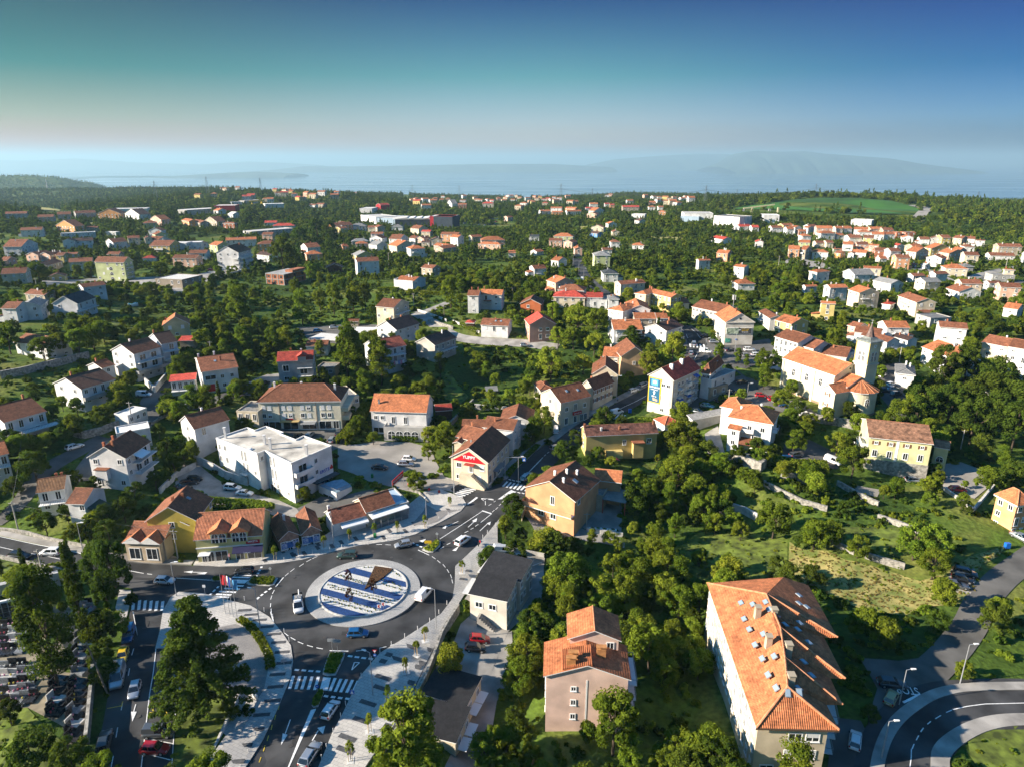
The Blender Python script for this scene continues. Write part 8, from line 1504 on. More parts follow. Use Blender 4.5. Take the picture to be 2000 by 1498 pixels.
def pole(p,H,label,m=CPOLE,lean=(0,0),arm=True):
 e=empty('utility_pole',G(p),0,label,'utility pole','utility poles');link('pole_shaft',MB().tube((0,0,-.5),(lean[0],lean[1],H),.17,.11,8).mesh('pole_shaft',[m]),e)
 if arm: link('crossarm',cached('ua',lambda:bx(-.8,.8,-.06,.06,-.06,.06).mesh('crossarm',[m])),e,(lean[0],lean[1],H-.4))
UP=[(pl('-73.2 130.3'),8,'concrete pole before the tan shop gable'),(pl('-114.2 139.6'),7.5,'concrete pole beside the far left road steps'),(pl('-127.2 164.5'),7,'concrete pole by the lane above the left road'),(pl('-95.1 119.6'),8,'concrete pole behind the cemetery wall'),(pl('-109.8 184.2'),8,'concrete pole at the white garage'),(pl('-111.8 244.5'),6.5,'concrete pole behind the red garage house'),(pl('-244.9 349.8'),5,'thin pole on the left slope'),
 (pl('-30.3 299.1'),6,'wooden pole by the bend of the side street'),(pl('-47.6 326'),6,'lamp-like pole at the garden corner'),(pl('-8.9 278.5'),6,'pole before the long low white house'),(pl('.3 340.2'),6,'pole in the wood beside the striped roof'),(pl('29.4 199.7'),7,'dark pole by the hedge on the main road'),(pl('70.3 208.9'),6,'pole beside the parked cars below the cafe'),(pl('130.8 183.3'),6,'pale pole on the slope right of the lemon house'),(pl('217 480'),8,'wooden pole in the right estate'),(pl('187 481'),7,'pole with arm by the orange block'),(pl('336 466'),7,'pole at the right estate junction'),(pl('145.2 245.9'),6,'leaning pole right of the church'),(pl('-86 479'),9,'pole behind the tall white gabled house'),(pl('18.2 147.5'),4.5,'rusty red pole in the orange house yard')]
UT=[]
for (p,),H,l in UP: pole(p,H,l,WOOD if 'wood' in l or 'dark' in l else CPOLE);UT.append((p[0],p[1],gz(*p)+H-.3))
def ck(i,j,l): wire(UT[i],UT[j],.8,l,.025)
ck(0,1,'overhead cable from tan shop pole to far left pole');ck(0,3,'overhead cable from tan shop pole to cemetery pole');ck(1,2,'overhead cable up the left lane');ck(7,8,'overhead cable along the side street')
p=pl('-65.2 89.2')[0];pole(p,9.5,'tall leaning wooden pole at the cemetery street',WOOD,(-2.2,.8));p=pl('-15.1 160.3')[0];e=empty('mast',G(p),0,'tall thin white mast at the side street crossing','mast');MB().tube((0,0,0),(0,0,14),.12,.07,8).build('mast_pole',GALV,e);bx(-.25,.25,-.1,.1,2.6,3.4).build('switch_box',GALV,e)
bo=MB().tube((0,0,0),(0,0,.95),.06,.06,8).mesh('bollard_post',[mat('white_post',(.6,.6,.6),.6,0)])
def bollards(P,where):
 for i,p in enumerate(P):
  o=link('bollard',bo,None,(p[0],p[1],.27));tag(o,'slim pale bollard in the row '+where,'bollard','bollards '+where)
bollards(pl('-53.6 116.6 -48.4 113 -46 111 -42.5 106.7 -40.8 104.2 -39.6 101.1 -38.8 99.2 -38.3 96.9 -38.4 93.4 -38.4 90.5 -38.6 85 -39.1 82.4 -39.1 79.3 -39.2 76.6'),'along the west square kerb')
bollards(pl('-12.9 115.2 -14.2 112.3 -15.7 109.8 -17.7 107.4 -19.8 105.3 -21.9 103.1 -23.6 101.1 -24.7 99.2 -25.7 95.1 -26.4 91.2 -26.9 88.8 -27.1 86.3 -27.5 83.2 -27.8 80.3 -28 78.3'),'along the promenade kerb')
bollards(pl('-50.1 130.7 -44.7 133.6 -41.1 134.7 -38.7 136 -36.1 137 -33 137.4 -29 139.1 -26 140.4 -22.7 142.7 -20.4 145.9 -17.9 148.8 -15.8 150.8 -13.6 152.6 -12.2 154.5'),'along the north square kerb')
bollards(pl('2.8 156.4 1.4 155.5 -.9 151.6 -2.4 149 -4 145.8 -5.8 142.3 -6.8 140.2'),'along the kerb before the orange house')
rb=MB().tube((0,0,0),(0,0,.55),.22,.30,10).ball((0,0,.55),.3,0,10,6).mesh('bollard_post',[mat('red_bollard',(.42,.03,.03),.6,0)])
for i,p in enumerate(pl('-27.5 164.2 -24.7 163.3 -21.8 162.2 -19.1 161.2')): tag(link('bollard',rb,None,G(p,.15)),['leftmost','second from left','third from left','rightmost'][i]+' squat red bollard at the car park entrance','bollard','red bollards')
STK=mat('timber_stake',(.50,.36,.18),.8,.15,4)
def young(p,label,h=3.6):
 e=empty('young_tree',(p[0],p[1],.28),rnd.random()*6,label,'young tree','young staked trees on the squares')
 link('tree_pit',cached('pit',lambda:bx(-.65,.65,-.5,.5,0,.03).mesh('tree_pit',[mat('white_grit',(.6,.6,.58),.9,.2,9)])),e)
 for a in (0,2.1,4.2): link('stake',cached('stake',lambda:MB().tube((0,0,0),(0,0,1.9),.045,.04,6).mesh('stake',[STK])),e,(.32*math.cos(a),.32*math.sin(a),0))
 link('trunk',cached('ytr',lambda:MB().tube((0,0,0),(0,0,2.6),.035,.025,6).mesh('trunk',[BARK])),e);c=link('crown',TREES['light%d'%rnd.randrange(4)][0],e,(0,0,1.0));c.scale=(.75,.75,1.05)
for P,w in ((pl('-52.2 131.1 -47.6 133.3 -42.7 136 -37.5 139 -32.2 141.2 -27 142.4 -20.8 144.8 -15.7 154.6'),'on the north square'),(pl('-15.9 104.3 -17 100.5 -18.3 96.2 -20.2 89.3 -22 83.4 -23.7 78.1'),'on the promenade'),(pl('-10.7 126.1'),'by the flat building')):
 for i,p in enumerate(P): young(p,'young staked tree %s, %s'%(w,['farthest left','second','third','fourth','fifth','sixth','seventh','eighth'][i] if len(P)>1 else 'next to the black-roofed building'))
SB_=mat('sign_blue',(.01,.12,.48),.4,0);SW_=mat('sign_white',(.75,.75,.75),.5,0);SR_=mat('sign_red',(.5,.02,.02),.4,0);SY_=mat('sign_yellow',(.65,.42,.02),.5,0);SG_=mat('sign_back',(.35,.37,.38),.5,0)
def sign(p,label,panels,H=2.4,rz=0,z=None):
 e=empty('road_sign',(p[0],p[1],gz(*p)+.15 if z is None else z),rz,label,'road sign');link('post',cached(('sp',H),lambda:MB().tube((0,0,0),(0,0,H),.035,.035,6).mesh('post',[GALV])),e)
 for nm,sh,m,s,zz in panels:
  mb=MB()
  if sh=='round': mb.tube((0,-.06,0),(0,-.03,0),s,s,18)
  elif sh=='tri': mb.hexa([(-s,-.06,s*.8),(s,-.06,s*.8),(s,-.03,s*.8),(-s,-.03,s*.8),(-.01,-.06,-s*.8),(.01,-.06,-s*.8),(.01,-.03,-s*.8),(-.01,-.03,-s*.8)])
  else: mb.box(-s,s,-.06,-.03,-s*sh,s*sh)
  pn=link('sign_panel',mb.mesh('sign_panel',[m]),e,(0,0,zz))
  if nm=='cross': link('symbol',cached('sy1',lambda:MB().hexa([(-.26,-.075,-.26),(.26,-.075,-.26),(.26,-.062,-.26),(-.26,-.062,-.26),(-.01,-.075,.28),(.01,-.075,.28),(.01,-.062,.28),(-.01,-.062,.28)]).mesh('symbol',[SW_])),pn)
  if nm=='yield': link('symbol',MB().hexa([(-s*.6,-.075,s*.5),(s*.6,-.075,s*.5),(s*.6,-.062,s*.5),(-s*.6,-.062,s*.5),(-.01,-.075,-s*.45),(.01,-.075,-s*.45),(.01,-.062,-s*.45),(-.01,-.062,-s*.45)]).mesh('symbol',[SW_]),pn)
  if nm=='arrow': link('symbol',cached('sy2',lambda:MB().hexa([(-.2,-.075,-.05),(.1,-.075,-.05),(.1,-.062,-.05),(-.2,-.062,-.05),(-.2,-.075,.05),(.1,-.075,.05),(.1,-.062,.05),(-.2,-.062,.05)]).mesh('symbol',[SW_])),pn)
  if nm=='chev':
   for k in(-1,1): link('symbol',cached(('chev',k),lambda:MB().hexa([(-.28,-.075,0),(0,-.075,0),(0,-.062,0),(-.28,-.062,0),(-.1,-.075,k*.33),(.18,-.075,k*.33),(.18,-.062,k*.33),(-.1,-.062,k*.33)]).mesh('symbol',[SR_])),pn)
sign(pl('-23.8 98.1')[0],'red yield sign above blue roundabout sign on the promenade',[('yield','tri',SR_,.42,2.9),('arrow','round',SB_,.3,2.1)],3.2,0,.27)
sign(pl('-25.8 89.2')[0],'blue pedestrian crossing sign right of the south crossing',[('cross',1,SB_,.38,2.3)],2.6,0,.27);sign(pl('-32.1 91.4')[0],'blue keep-right sign on the small splitter island',[('arrow','round',SB_,.34,1.6)],1.8)
sign(pl('-25.9 113')[0],'left chevron sign on the roundabout island',[('chev',1,SW_,.38,1.0)],1.2,0,.5);sign(pl('-25.2 113.7')[0],'right chevron sign on the roundabout island',[('chev',1,SW_,.38,1.0)],1.2,0,.5)
sign(pl('-19 135.6')[0],'yellow direction sign on the north splitter island',[('',.45,SY_,.8,1.9)],2.2);sign(pl('-17.3 138.9')[0],'white round sign seen from behind on the north splitter',[('','round',SG_,.32,2.0)],2.2)
for i,p in enumerate(pl('-32.3 101.8 -31.3 101.6')): sign(p,['left','right'][i]+' grey back of the direction board above the south splitter',[('',.45,SG_,.7,2.4)],2.8)
sign(pl('-55.2 131.4')[0],'blue sign before the yellow shop wall',[('arrow','round',SB_,.3,2.2)],2.4,0,.27);sign(pl('-62.3 118.5')[0],'small white sign at the northwest kerb',[('',1,SW_,.3,2.0)],2.2,0,.27);sign(pl('-50.9 124.5')[0],'thin sign post on the northwest splitter',[('','round',SG_,.3,2.3)],2.5);sign(pl('-39.2 96.6')[0],'grey sign on the west square rim',[('',.6,SG_,.45,2.2)],2.4,.3,.27)
g=pl('-1.9 169.8')[0];e=empty('overhead_sign',G(g,.15),0,'gantry arm carrying a blue crossing sign over the uphill road','road sign');MB().tube((0,0,0),(0,0,6.3),.12,.10,8).build('post',GALV,e);bx(0,5.6,-.08,.08,6.15,6.32).build('arm',GALV,e);q=link('sign_panel',bx(-.5,.5,-.06,.0,-.5,.5).mesh('sign_panel',[SB_]),e,(5.2,-.09,5.6));link('symbol',cached('sy3',lambda:MB().hexa([(-.34,-.075,-.34),(.34,-.075,-.34),(.34,-.062,-.34),(-.34,-.062,-.34),(-.01,-.075,.36),(.01,-.075,.36),(.01,-.062,.36),(-.01,-.062,.36)]).mesh('symbol',[SW_])),q)
a,b=pl('-31.3 161.6 -29.6 162.8');e=empty('banner',(a[0],a[1],gz(*a)),math.atan2(b[1]-a[1],b[0]-a[0]),'slanted red banner on a frame at the car park entrance','banner');L=math.dist(a,b)+1.2;MB().hexa([(0,-.04,1.6),(L,-.04,3.6),(L,.04,3.6),(0,.04,1.6),(0,-.04,3.0),(L,-.04,5.0),(L,.04,5.0),(0,.04,3.0)]).build('banner_cloth',SR_,e)
for x in (0,L): MB().tube((x,.1,-.3),(x,.1,3+2*x/L),.06,.06,6).build('post',GALV,e)
q=text_on('KONZUM',.75,(L/2,-.06,3.3),0,SW_,'lettering',e,math.pi/2);q.rotation_euler=(math.pi/2,-math.atan(2/L),0)
FC=[((.45,.02,.03),)*3,((.45,.02,.03),(.7,.7,.7),(.02,.06,.35)),((.02,.06,.35),(.7,.7,.7),(.02,.06,.35)),((.10,.35,.60),)*3]
for i,(p,l) in enumerate(zip(pl('-55.7 112.3 -54.8 112.1 -53.9 111.5 -52.8 110.7'),('red flag, leftmost of four on the west square','red white blue flag, second of four on the west square','blue and white flag, third of four on the west square','light blue flag, rightmost of four on the west square'))):
 e=empty('flag_pole',(p[0],p[1],.27),0,l,'flag pole','flag poles on the west square');link('pole',cached('fp',lambda:MB().tube((0,0,0),(0,0,9),.06,.04,8).mesh('pole',[GALV])),e);mb=MB()
 for k in range(3):
  for j in range(4):
   f=lambda u,v:(.05+v*.9*(1-.12*u),.12*math.sin(v*5+u*2+i),8.8-u*2.1-v*.25);u0,u1,v0,v1=j/4,(j+1)/4,k/3,(k+1)/3;mb.face([f(u0,v0),f(u0,v1),f(u1,v1),f(u1,v0)],k)
 mb.build('flag',[mat('flag_%d_%d'%(i,k),FC[i][k],.8,0) for k in range(3)],e)
def splitter(P,label,i):
 o=drape('splitter_island',P,AO+.16,KERB,skirt=.3,step=0,keep=True);o['label']=label
 c=(sum(p[0] for p in P)/len(P),sum(p[1] for p in P)/len(P));Q=[(c[0]+(x-c[0])*.82,c[1]+(y-c[1])*.86) for x,y in P]
 rg=np.random.default_rng(i);xs=[p[0] for p in Q];ys=[p[1] for p in Q];n=900;X=rg.uniform(min(xs),max(xs),n);Y=rg.uniform(min(ys),max(ys),n);k=inpoly(X,Y,Q);X,Y=X[k],Y[k];n=len(X)
 me=leaves_mesh('planting',LEAFY if i%2 else LEAF,np.stack([X,Y,terr(X,Y)+AO+.2+.35*rg.random(n)],1),rg.normal(size=(n,3))+[0,0,.6],.34,rg);tag(link('planting',me),'low green shrubs on a '+label,None,None,'stuff')
splitter(pl('-32.7 101.2 -31.4 101.4 -29.9 101.2 -29.8 99.8 -30.2 95.7 -31.6 95.5 -32.5 95.9 -32.7 97.3'),'splitter island south',1);splitter(pl('-32 92.1 -31.3 92.1 -31.2 91.5 -31.3 88.6 -32 88.4 -32.4 88.8 -32.5 89.8'),'splitter island small south',2)
splitter(pl('-17.3 139.3 -16.5 138.7 -16.4 136.9 -17.8 134.2 -18.8 134.2 -20.4 135.2 -19.8 136.4'),'splitter island north',3);splitter(pl('-55.1 124.5 -50.2 124.6 -49.4 124.2 -49.4 121.9 -50.2 121.5 -54.7 121.9 -55.4 122.4'),'splitter island northwest',4);splitter(pl('-63.2 124.3 -59.6 124.4 -59 124 -59.1 123.3 -62.8 123.2 -63.3 123.6'),'splitter island far northwest',5)
def hedge(P,w,h,label,m=LEAF,dens=60,name='hedge',kind=None,cat='hedge'):
 rg=np.random.default_rng(len(P)+int(abs(P[0][0]*10)));pts=[];
 for (x0,y0),(x1,y1) in zip(P,P[1:]):
  L=math.hypot(x1-x0,y1-y0);n=int(L*dens*(w+h)/2);t=rg.random(n);s=rg.random(n)*2-1;v=rg.random(n);top=rg.random(n)<.45
  s=np.where(top,s,np.sign(s)*(.85+.2*rg.random(n)));v=np.where(top,.9+.15*rg.random(n),v);px=x0+(x1-x0)*t-(y1-y0)/L*s*w/2;py=y0+(y1-y0)*t+(x1-x0)/L*s*w/2;pts.append(np.stack([px,py,v*h],1))
 Q=np.concatenate(pts);Q[:,2]+=terr(Q[:,0],Q[:,1])+.1;n=len(Q);me=leaves_mesh(name,m,Q,rg.normal(size=(n,3))+[0,0,.7],.42,rg);o=link('foliage' if not kind else name,me)
 if kind: tag(o,label,None,None,kind)
 else:
  c=(P[0][0],P[0][1],gz(*P[0]));e=empty(name,c,0,label,cat);o.parent=e;o.location=(-c[0],-c[1],-c[2])
 FOOT.append(strip(P,w))
hedge(smoothline(pl('-52.3 110.5 -49.3 108.1 -46.8 105.3 -44.6 102.4 -42.7 99.2 -41.8 96.9')),1.3,.7,'curved low hedge between the west square paving and setts')
hedge(pl('25.6 200 28.8 202.2 32 204.1'),3,2.2,'thick clipped hedge at the road behind the yellow house');hedge(pl('32.4 200.4 38.2 200 38.9 201.6 47.8 199.8'),2,1.6,'clipped bright hedge behind the mossy roof',LEAFY)
hedge(pl('-50.6 186.3 -49.5 192.4 -48.5 199.2 -47.7 211.6'),3,2.4,'tall bright yellow-green hedge between the two big cream buildings',LEAFY);hedge(pl('-35.9 190.9 -32.2 190.6 -28.4 190.2'),1.6,1.5,'dark clipped hedge before the restaurant');hedge(pl('-205 438 -202 448 -200 464'),2,1.8,'clipped hedge before the pale pink house')
hedge(pl('-76.9 154.7 -73.9 154.6 -70.5 154.3 -66.8 154.5 -63.7 154 -60.3 152.6'),3,1.6,'bushy hedge behind the yellow shop roof',LEAFY);hedge(pl('-22.3 290.9 -18.7 286.6 -14.7 283.2'),1.6,1.2,'hedge along the bend of the side street');hedge(pl('-72.9 367.6 -66 368 -61.3 364.6'),2,1.5,'clipped hedge before the zigzag villa');hedge(pl('-47.5 353.7 -42.6 351.3 -36.3 349'),2,1.5,'low hedge right of the zigzag villa')
hedge(pl('-132.5 173.5 -129.7 176.5 -126.4 178.8'),2,1.4,'dark hedge below the cluttered terrace',LEAFD);hedge(pl('71.4 170.6 76.3 168 81.8 168.5 85 167.9'),3,1.8,'ivy hedge along the villa driveway');hedge(pl('-1.5 170.7 .3 175.2 3 180 7.8 189.6'),1.6,.35,'grass verge strip along the uphill pavement',LEAF,90)
sm=TREES['bush1'][0];k=0
for (a,b) in ((pl('-33.6 128.2'),pl('-30 127.7')),(pl('-37.6 125.4'),pl('-29.1 120.7')),(pl('-36.5 124.9'),pl('-29.5 121.5')),(pl('-27.6 122.1'),pl('-21.6 119.1')),(pl('-27.3 123.4'),pl('-21.9 120.2')),(pl('-25.5 126.4'),pl('-22.9 123.7')),(pl('-38.9 121.8'),pl('-21.8 115.3')),(pl('-37.9 120.7'),pl('-22.3 114.6')),(pl('-38.7 117.8'),pl('-23.4 112.1')),(pl('-38 116.6'),pl('-24.2 111.4'))):
 (x0,y0),(x1,y1)=a[0],b[0];n=max(3,int(math.dist((x0,y0),(x1,y1))/.72))
 for i in range(n):
  t=(i+.5)/n;x=x0+(x1-x0)*t+rnd.uniform(-.2,.2);y=y0+(y1-y0)*t+rnd.uniform(-.15,.15)
  if math.dist((x,y),IC)>8.3: continue
  o=link('small_plant',sm,None,(x,y,.5),rnd.random()*6);q=rnd.uniform(.13,.21);o.scale=(q,q,q*2);tag(o,'small green plant in a white gravel stripe of the roundabout island','plant','small plants on the roundabout island')
for (p,),l in ((pl('-33.6 121'),'purple-leaved tree at the back left of the roundabout island'),(pl('-32 114.6'),'purple-leaved tree at the front left of the roundabout island'),(pl('-27.9 117.7'),'purple-leaved tree at the tip of the russet wedge')):
 e=add_tree(p[0],p[1],.95,'purple0',l,'purple trees on the roundabout island',z=.5,sz=1.9)
STW=mat('rubble_stone',0);WCON=mat('white_concrete',(.58,.56,.52),.9,.25,.5,bump=.2,bscale=6)
def rwall(P,h,w,label,m=STW,below=1.5,z=None,name='retaining_wall'):
 mb=MB();q=[]
 for i,(a,b) in enumerate(zip(P,P[1:])):
  S=strip([a,b],w+.003*(i%2));za,zb_=(gz(*a),gz(*b)) if z is None else (z,z)
  if len(S)==4: A0,B0,B1,A1=S;mb.hexa([(*A0,za-below),(*B0,zb_-below),(*B1,zb_-below),(*A1,za-below),(*A0,za+h),(*B0,zb_+h),(*B1,zb_+h),(*A1,za+h)])
 o=mb.build(name,m);tag(o,label,'wall');return o
rwall(pl('-10.6 115 -11.9 111.3 -13.1 107 -14 100.3 -14.8 95.5 -15.9 91.5 -17.1 87 -18.4 82.1 -20.1 76.8'),.35,.5,'stone retaining wall under the promenade edge',STW,5,.2)
rwall(pl('65.9 161.8 69.3 158.7 73.4 154.8 78.3 151.5'),1.4,.6,'long stone terrace wall below the villa driveway');rwall(pl('85.2 161.9 87.8 158.8 90.3 155.2 91.8 153.1'),1.4,.6,'stone terrace wall under the gravel patch');rwall(pl('88.7 147.4 91.8 144.3 94.4 140.6 96.1 139.9'),1.4,.6,'stone terrace wall above the green lawn with the bench');rwall(pl('56.7 156.9 59.2 154.8 61.2 151.4'),2,.5,'white concrete wall in the wooded hollow',WCON)
rwall(pl('73.5 138.4 75.1 134.7 76.4 133.1'),1.4,.5,'short stone wall above the dry meadow');rwall(pl('78.2 131.9 81.1 130.4 85 128.2'),1.5,.5,'overgrown stone wall at the edge of the dry meadow');rwall(pl('92.2 194.1 95.4 192.7 100 190.8 103.8 188.6'),2.6,.5,'stone wall under the church lawn');rwall(pl('71 164 74.3 162.5 77.9 162'),2.4,.5,'stone wall under the ivy hedge')
rwall(pl('111.7 159.1 112.2 153.5 112.7 148.9'),.9,.5,'front wall of the gravel terrace by the lemon house',WCON,4);rwall(pl('112.7 148.9 120.5 156 130.2 165'),.9,.5,'tall side wall of the gravel terrace by the lemon house',WCON,4)
rwall(pl('61.2 173.1 64.5 170.3 67.5 167.1'),2.6,3,'stone store under the villa yard',STW,3);rwall(pl('-230 391 -216 383 -203.7 374.6 -178.8 359.4 -167.7 363.3'),1.4,.4,'white terrace wall below the flat bungalow',WCON);rwall(pl('-167.7 363.3 -176 399 -177 419 -174 432 -173 452'),1.6,.4,'curved grey wall below the white apartment block',WCON)
rwall(pl('-165.2 210.3 -160.5 213.8 -156.9 219.9 -153.8 227.5 -151 234.7'),2.6,.6,'long rubble terrace wall in the left shade');rwall(pl('-37.1 295.2 -31.3 291.1 -25.4 286.9'),1.4,.5,'stone wall right of the near-black roof');rwall(pl('-44.2 313.2 -37.4 305.4 -28.9 295.6'),1.1,.4,'pale wall along the side street bend',WCON);rwall(pl('-26 294.8 -20 288.7 -13.9 282.5'),1,.4,'pale wall before the hedge garden',WCON)
rwall(pl('-12.6 214.3 -6.4 213.4 -.6 212.1'),1.8,.4,'white block wall behind the gravel yard',WCON);rwall(pl('-19.7 200 -16.7 208.3 -13.2 218.8'),1.8,.5,'rusty stone wall beside the restaurant yard');rwall(pl('-103.2 194.2 -105.1 190.4 -105.6 186.6'),.8,.4,'stone parapet on the lane above the white garage');rwall(pl('-124.6 179 -120.5 177.7 -117 180.5 -112.4 185.9'),2.2,.5,'curved stone wall along the lane bend')
rwall(pl('-122.9 217.7 -115.7 209.5 -119 226.8'),2.2,.5,'angled concrete garden wall beside the villa driveway',WCON);rwall(pl('-89.2 155.9 -90.4 167.3 -87.4 172.3'),1.6,.4,'wall between the wild slope and the bank yard',WCON);rwall(pl('-88.4 173.8 -85.5 172.9 -82 171.3 -77.6 168.5 -70.9 165.9'),2.4,.35,'white ramp wall along the bank yard',WCON);rwall(pl('-27.5 162.3 -24.3 161 -21.4 156.3'),.6,.3,'curved stone edge at the end of the square')
rwall(pl('-72.9 157.8 -69.7 157.2 -67.6 156.7'),1,.35,'yellowed wall behind the shop roofs',mat('sand_wall',(.50,.42,.27),.9,.2,.6));rwall(pl('18.1 146.5 21.5 145.8 26.8 145.5'),1.2,.3,'pale board wall below the orange house yard',WCON);rwall(pl('-3.3 138.1 1.3 137.6 7.6 136.6'),1.0,.3,'low wall with green mesh behind the parked van',WCON);rwall(pl('2.4 149.7 3.3 153.9 4.3 157.5'),1.6,.2,'tan slatted wall beside the orange house',mat('sand_wall',0))
rwall(pl('-118.6 139.7 -115.2 139.1 -110.3 137.7 -105.3 135.5 -100.2 133.8 -94.7 132.2 -89 131.3'),.9,.35,'low stone roadside wall on the left');rwall(pl('-110.6 128.4 -104.1 126.5 -96.8 124.6 -93.2 123.5'),.9,.35,'stone wall above the cemetery lawn');rwall(pl('-72.9 98.6 -69.2 92.2 -66.2 86.3 -64.2 82.4 -62.6 79.2'),1.8,.5,'cemetery wall along the side street');rwall(pl('-73.3 111.8 -69.3 105.6'),.9,.1,'white guard rail by the cemetery street',FRAME)
rp=pl('-44.8 91.1 -44.5 92.1 -41.5 89.8 -41.7 81 -42.1 75.9 -42.3 73.3 -44.2 73.3 -44.3 79.7');e=empty('ramp',(rp[0][0],rp[0][1],.2),0,'pale concrete ramp with side walls beside the west lawn','ramp');lp=[(x-rp[0][0],y-rp[0][1]) for x,y in rp]
MB().prism(lp,-.3,.35).build('ramp_deck',PAV,e)
for S in ([lp[0],lp[7],lp[6]],[lp[1],lp[2]],[lp[0],lp[1]]): MB().prism(strip(S,.35),-.3,.95).build('side_wall',WCON,e)
pm=bx(-.9,.9,-.35,.35,0,.8).mesh('planter_box',[FRAME])
for i,p in enumerate(pl('19.6 146.8 20.9 146.8 22.5 146.6 24.5 146.6')): e=empty('planter',G(p,.1),-.05,['leftmost','second','third','rightmost'][i]+' white planter on the orange house yard edge','planter','white planters');link('planter_box',pm,e);o=link('foliage',TREES['bush0'][0],e,(0,0,.7));o.scale=(.7,.35,.35)
BG2=bx(-.3,.3,-.35,.35,0,1.0).mesh('bin_body',[mat('green_bin',(.02,.16,.05),.6,0)])
for p,l in zip((pl('-32 140.5')+pl('-37.7 167.3')),('green bin beside a young tree on the north square','green bin on the bank forecourt')): tag(link('wheelie_bin',BG2,None,G(p,.2)),l,'bin')
for p,l,m in ((pl('-52.6 136.9')[0],'yellow post box beside the brick kiosk',SY_),(pl('110.8 133.9')[0],'blue and green waste container by the right lane',SB_),(pl('38.6 209.6')[0],'blue recycling container by the main road',SB_),(pl('-178 427')[0],'yellow and blue recycling bins on the left car park',SY_)): tag(bx(-.5,.5,-.4,.4,0,1.2).build('container',m,None,G(p,.15)),l,'container')
p=pl('29 178')[0];e=empty('parasol',G(p,.1),.3,'red garden parasol behind the orange house','parasol');MB().tube((0,0,0),(0,0,2.6),.04,.04,6).build('pole',GALV,e);MB().rings([[(1.9*math.cos(t),1.9*math.sin(t),2.1) for t in [math.pi/2*i+.78 for i in range(4)]],[(.1*math.cos(t),.1*math.sin(t),2.75) for t in [math.pi/2*i+.78 for i in range(4)]]]).build('canopy',mat('parasol_red',(.50,.07,.09),.8,.2,2),e)
p=pl('-184.1 326.9')[0];e=empty('garden_pool',G(p,.1),0,'round blue garden pool on the left lawn','pool');MB().tube((0,0,0),(0,0,1.1),2.3,2.3,20).build('pool_wall',FRAME,e);MB().tube((0,0,1.1),(0,0,1.12),2.1,2.1,20).build('pool_water',mat('pool_blue',(.05,.35,.55),.1,0),e)
p=pl('-7.2 228.1')[0];e=empty('solar_panel',G(p,1.2),.2,'tilted grey solar panel frame in the green hollow','solar panel');MB().hexa([(-2.2,-1.2,-.2),(2.2,-1.2,-.2),(2.2,1.2,.9),(-2.2,1.2,.9),(-2.2,-1.2,-.1),(2.2,-1.2,-.1),(2.2,1.2,1),(-2.2,1.2,1)]).build('panel',ROOF['s'][1],e);bx(-2,2,-.1,.1,-1.6,.3).build('support',GALV,e)
p=(BB.e.location.x,BB.e.location.y+3);e=empty('antenna_mast',(p[0],p[1],BB.e.location.z+11.5),0,'white phone antenna mast on the billboard building roof','antenna');MB().tube((0,0,-1.5),(0,0,6.5),.12,.1,8).build('mast_pole',GALV,e)
for a in (0,2.1,4.2): link('antenna_panel',cached('antp',lambda:bx(-.15,.15,-.08,.08,0,2).mesh('antenna_panel',[FRAME])),e,(.6*math.cos(a),.6*math.sin(a),4.2))
SKIN=mat('skin',(.42,.25,.17),.6,0);
def person(p,rz,top,legs,hair,label,z=None,step=.35):
 e=empty('person',(p[0],p[1],gz(*p)+.28 if z is None else z),rz,label,'person')
 V=[(0,0,.95),(0,0,1.15),(0,0,1.42),(0,0,1.52),(0,-.01,1.66),(0,0,1.76),(-.09,0,.90),(-.11,-step*.5,.5),(-.11,-step*.55,.07),(-.11,-step*.55-.14,.04),(.09,0,.90),(.11,step*.35,.5),(.11,step*.6,.08),(.11,step*.6-.13,.04),(-.19,0,1.40),(-.25,.05,1.14),(-.24,-.1,.92),(.19,0,1.40),(.25,-.05,1.14),(.24,.12,.92)]
 E=[(0,1),(1,2),(2,3),(3,4),(4,5),(0,6),(6,7),(7,8),(8,9),(0,10),(10,11),(11,12),(12,13),(2,14),(14,15),(15,16),(2,17),(17,18),(18,19)]
 Rr=[.14,.13,.13,.055,.10,.085,.09,.065,.045,.035,.09,.065,.045,.035,.065,.045,.035,.065,.045,.035]
 me=bpy.data.meshes.new('body');me.from_pydata(V,E,[]);o=link('body',me,e);sk=o.modifiers.new('skin','SKIN');
 for v,r_ in zip(me.skin_vertices[0].data,Rr): v.radius=(r_,r_*.8)
 me.skin_vertices[0].data[0].use_root=True;me.materials.append(top);me.materials.append(legs);me.materials.append(SKIN);s=o.modifiers.new('sub','SUBSURF');s.levels=s.render_levels=1
 MB().tube((-.11,-.05*0,.86),(-.115,-step*.5,.45),.11,.085,8).tube((-.115,-step*.5,.47),(-.11,-step*.55,.12),.085,.06,8).build('trouser_leg',legs,e);MB().tube((.11,0,.86),(.115,step*.35,.45),.11,.085,8).tube((.115,step*.35,.47),(.11,step*.6,.12),.085,.06,8).build('trouser_leg',legs,e)
 MB().ball((0,-.01,1.67),.105,0,10,7,1.2).build('head',SKIN,e);MB().ball((0,.02,1.71),.112,0,10,7,1.05).build('hair',hair,e)
HB=mat('dark_hair',(.03,.02,.015),.8,0);HL=mat('light_hair',(.35,.26,.15),.8,0)
person(pl('-62.1 131')[0],1.2,mat('pink_top',(.55,.25,.28),.9,0),mat('black_trousers',(.02,.02,.025),.9,0),HL,'person in a pink top and black trousers walking before the yellow shop')
person(pl('-7.3 132')[0],.2,mat('blue_shirt',(.42,.55,.70),.9,0),mat('beige_trousers',(.35,.30,.22),.9,0),HB,'person in a light blue shirt standing by the black flat roof',.28,.1)
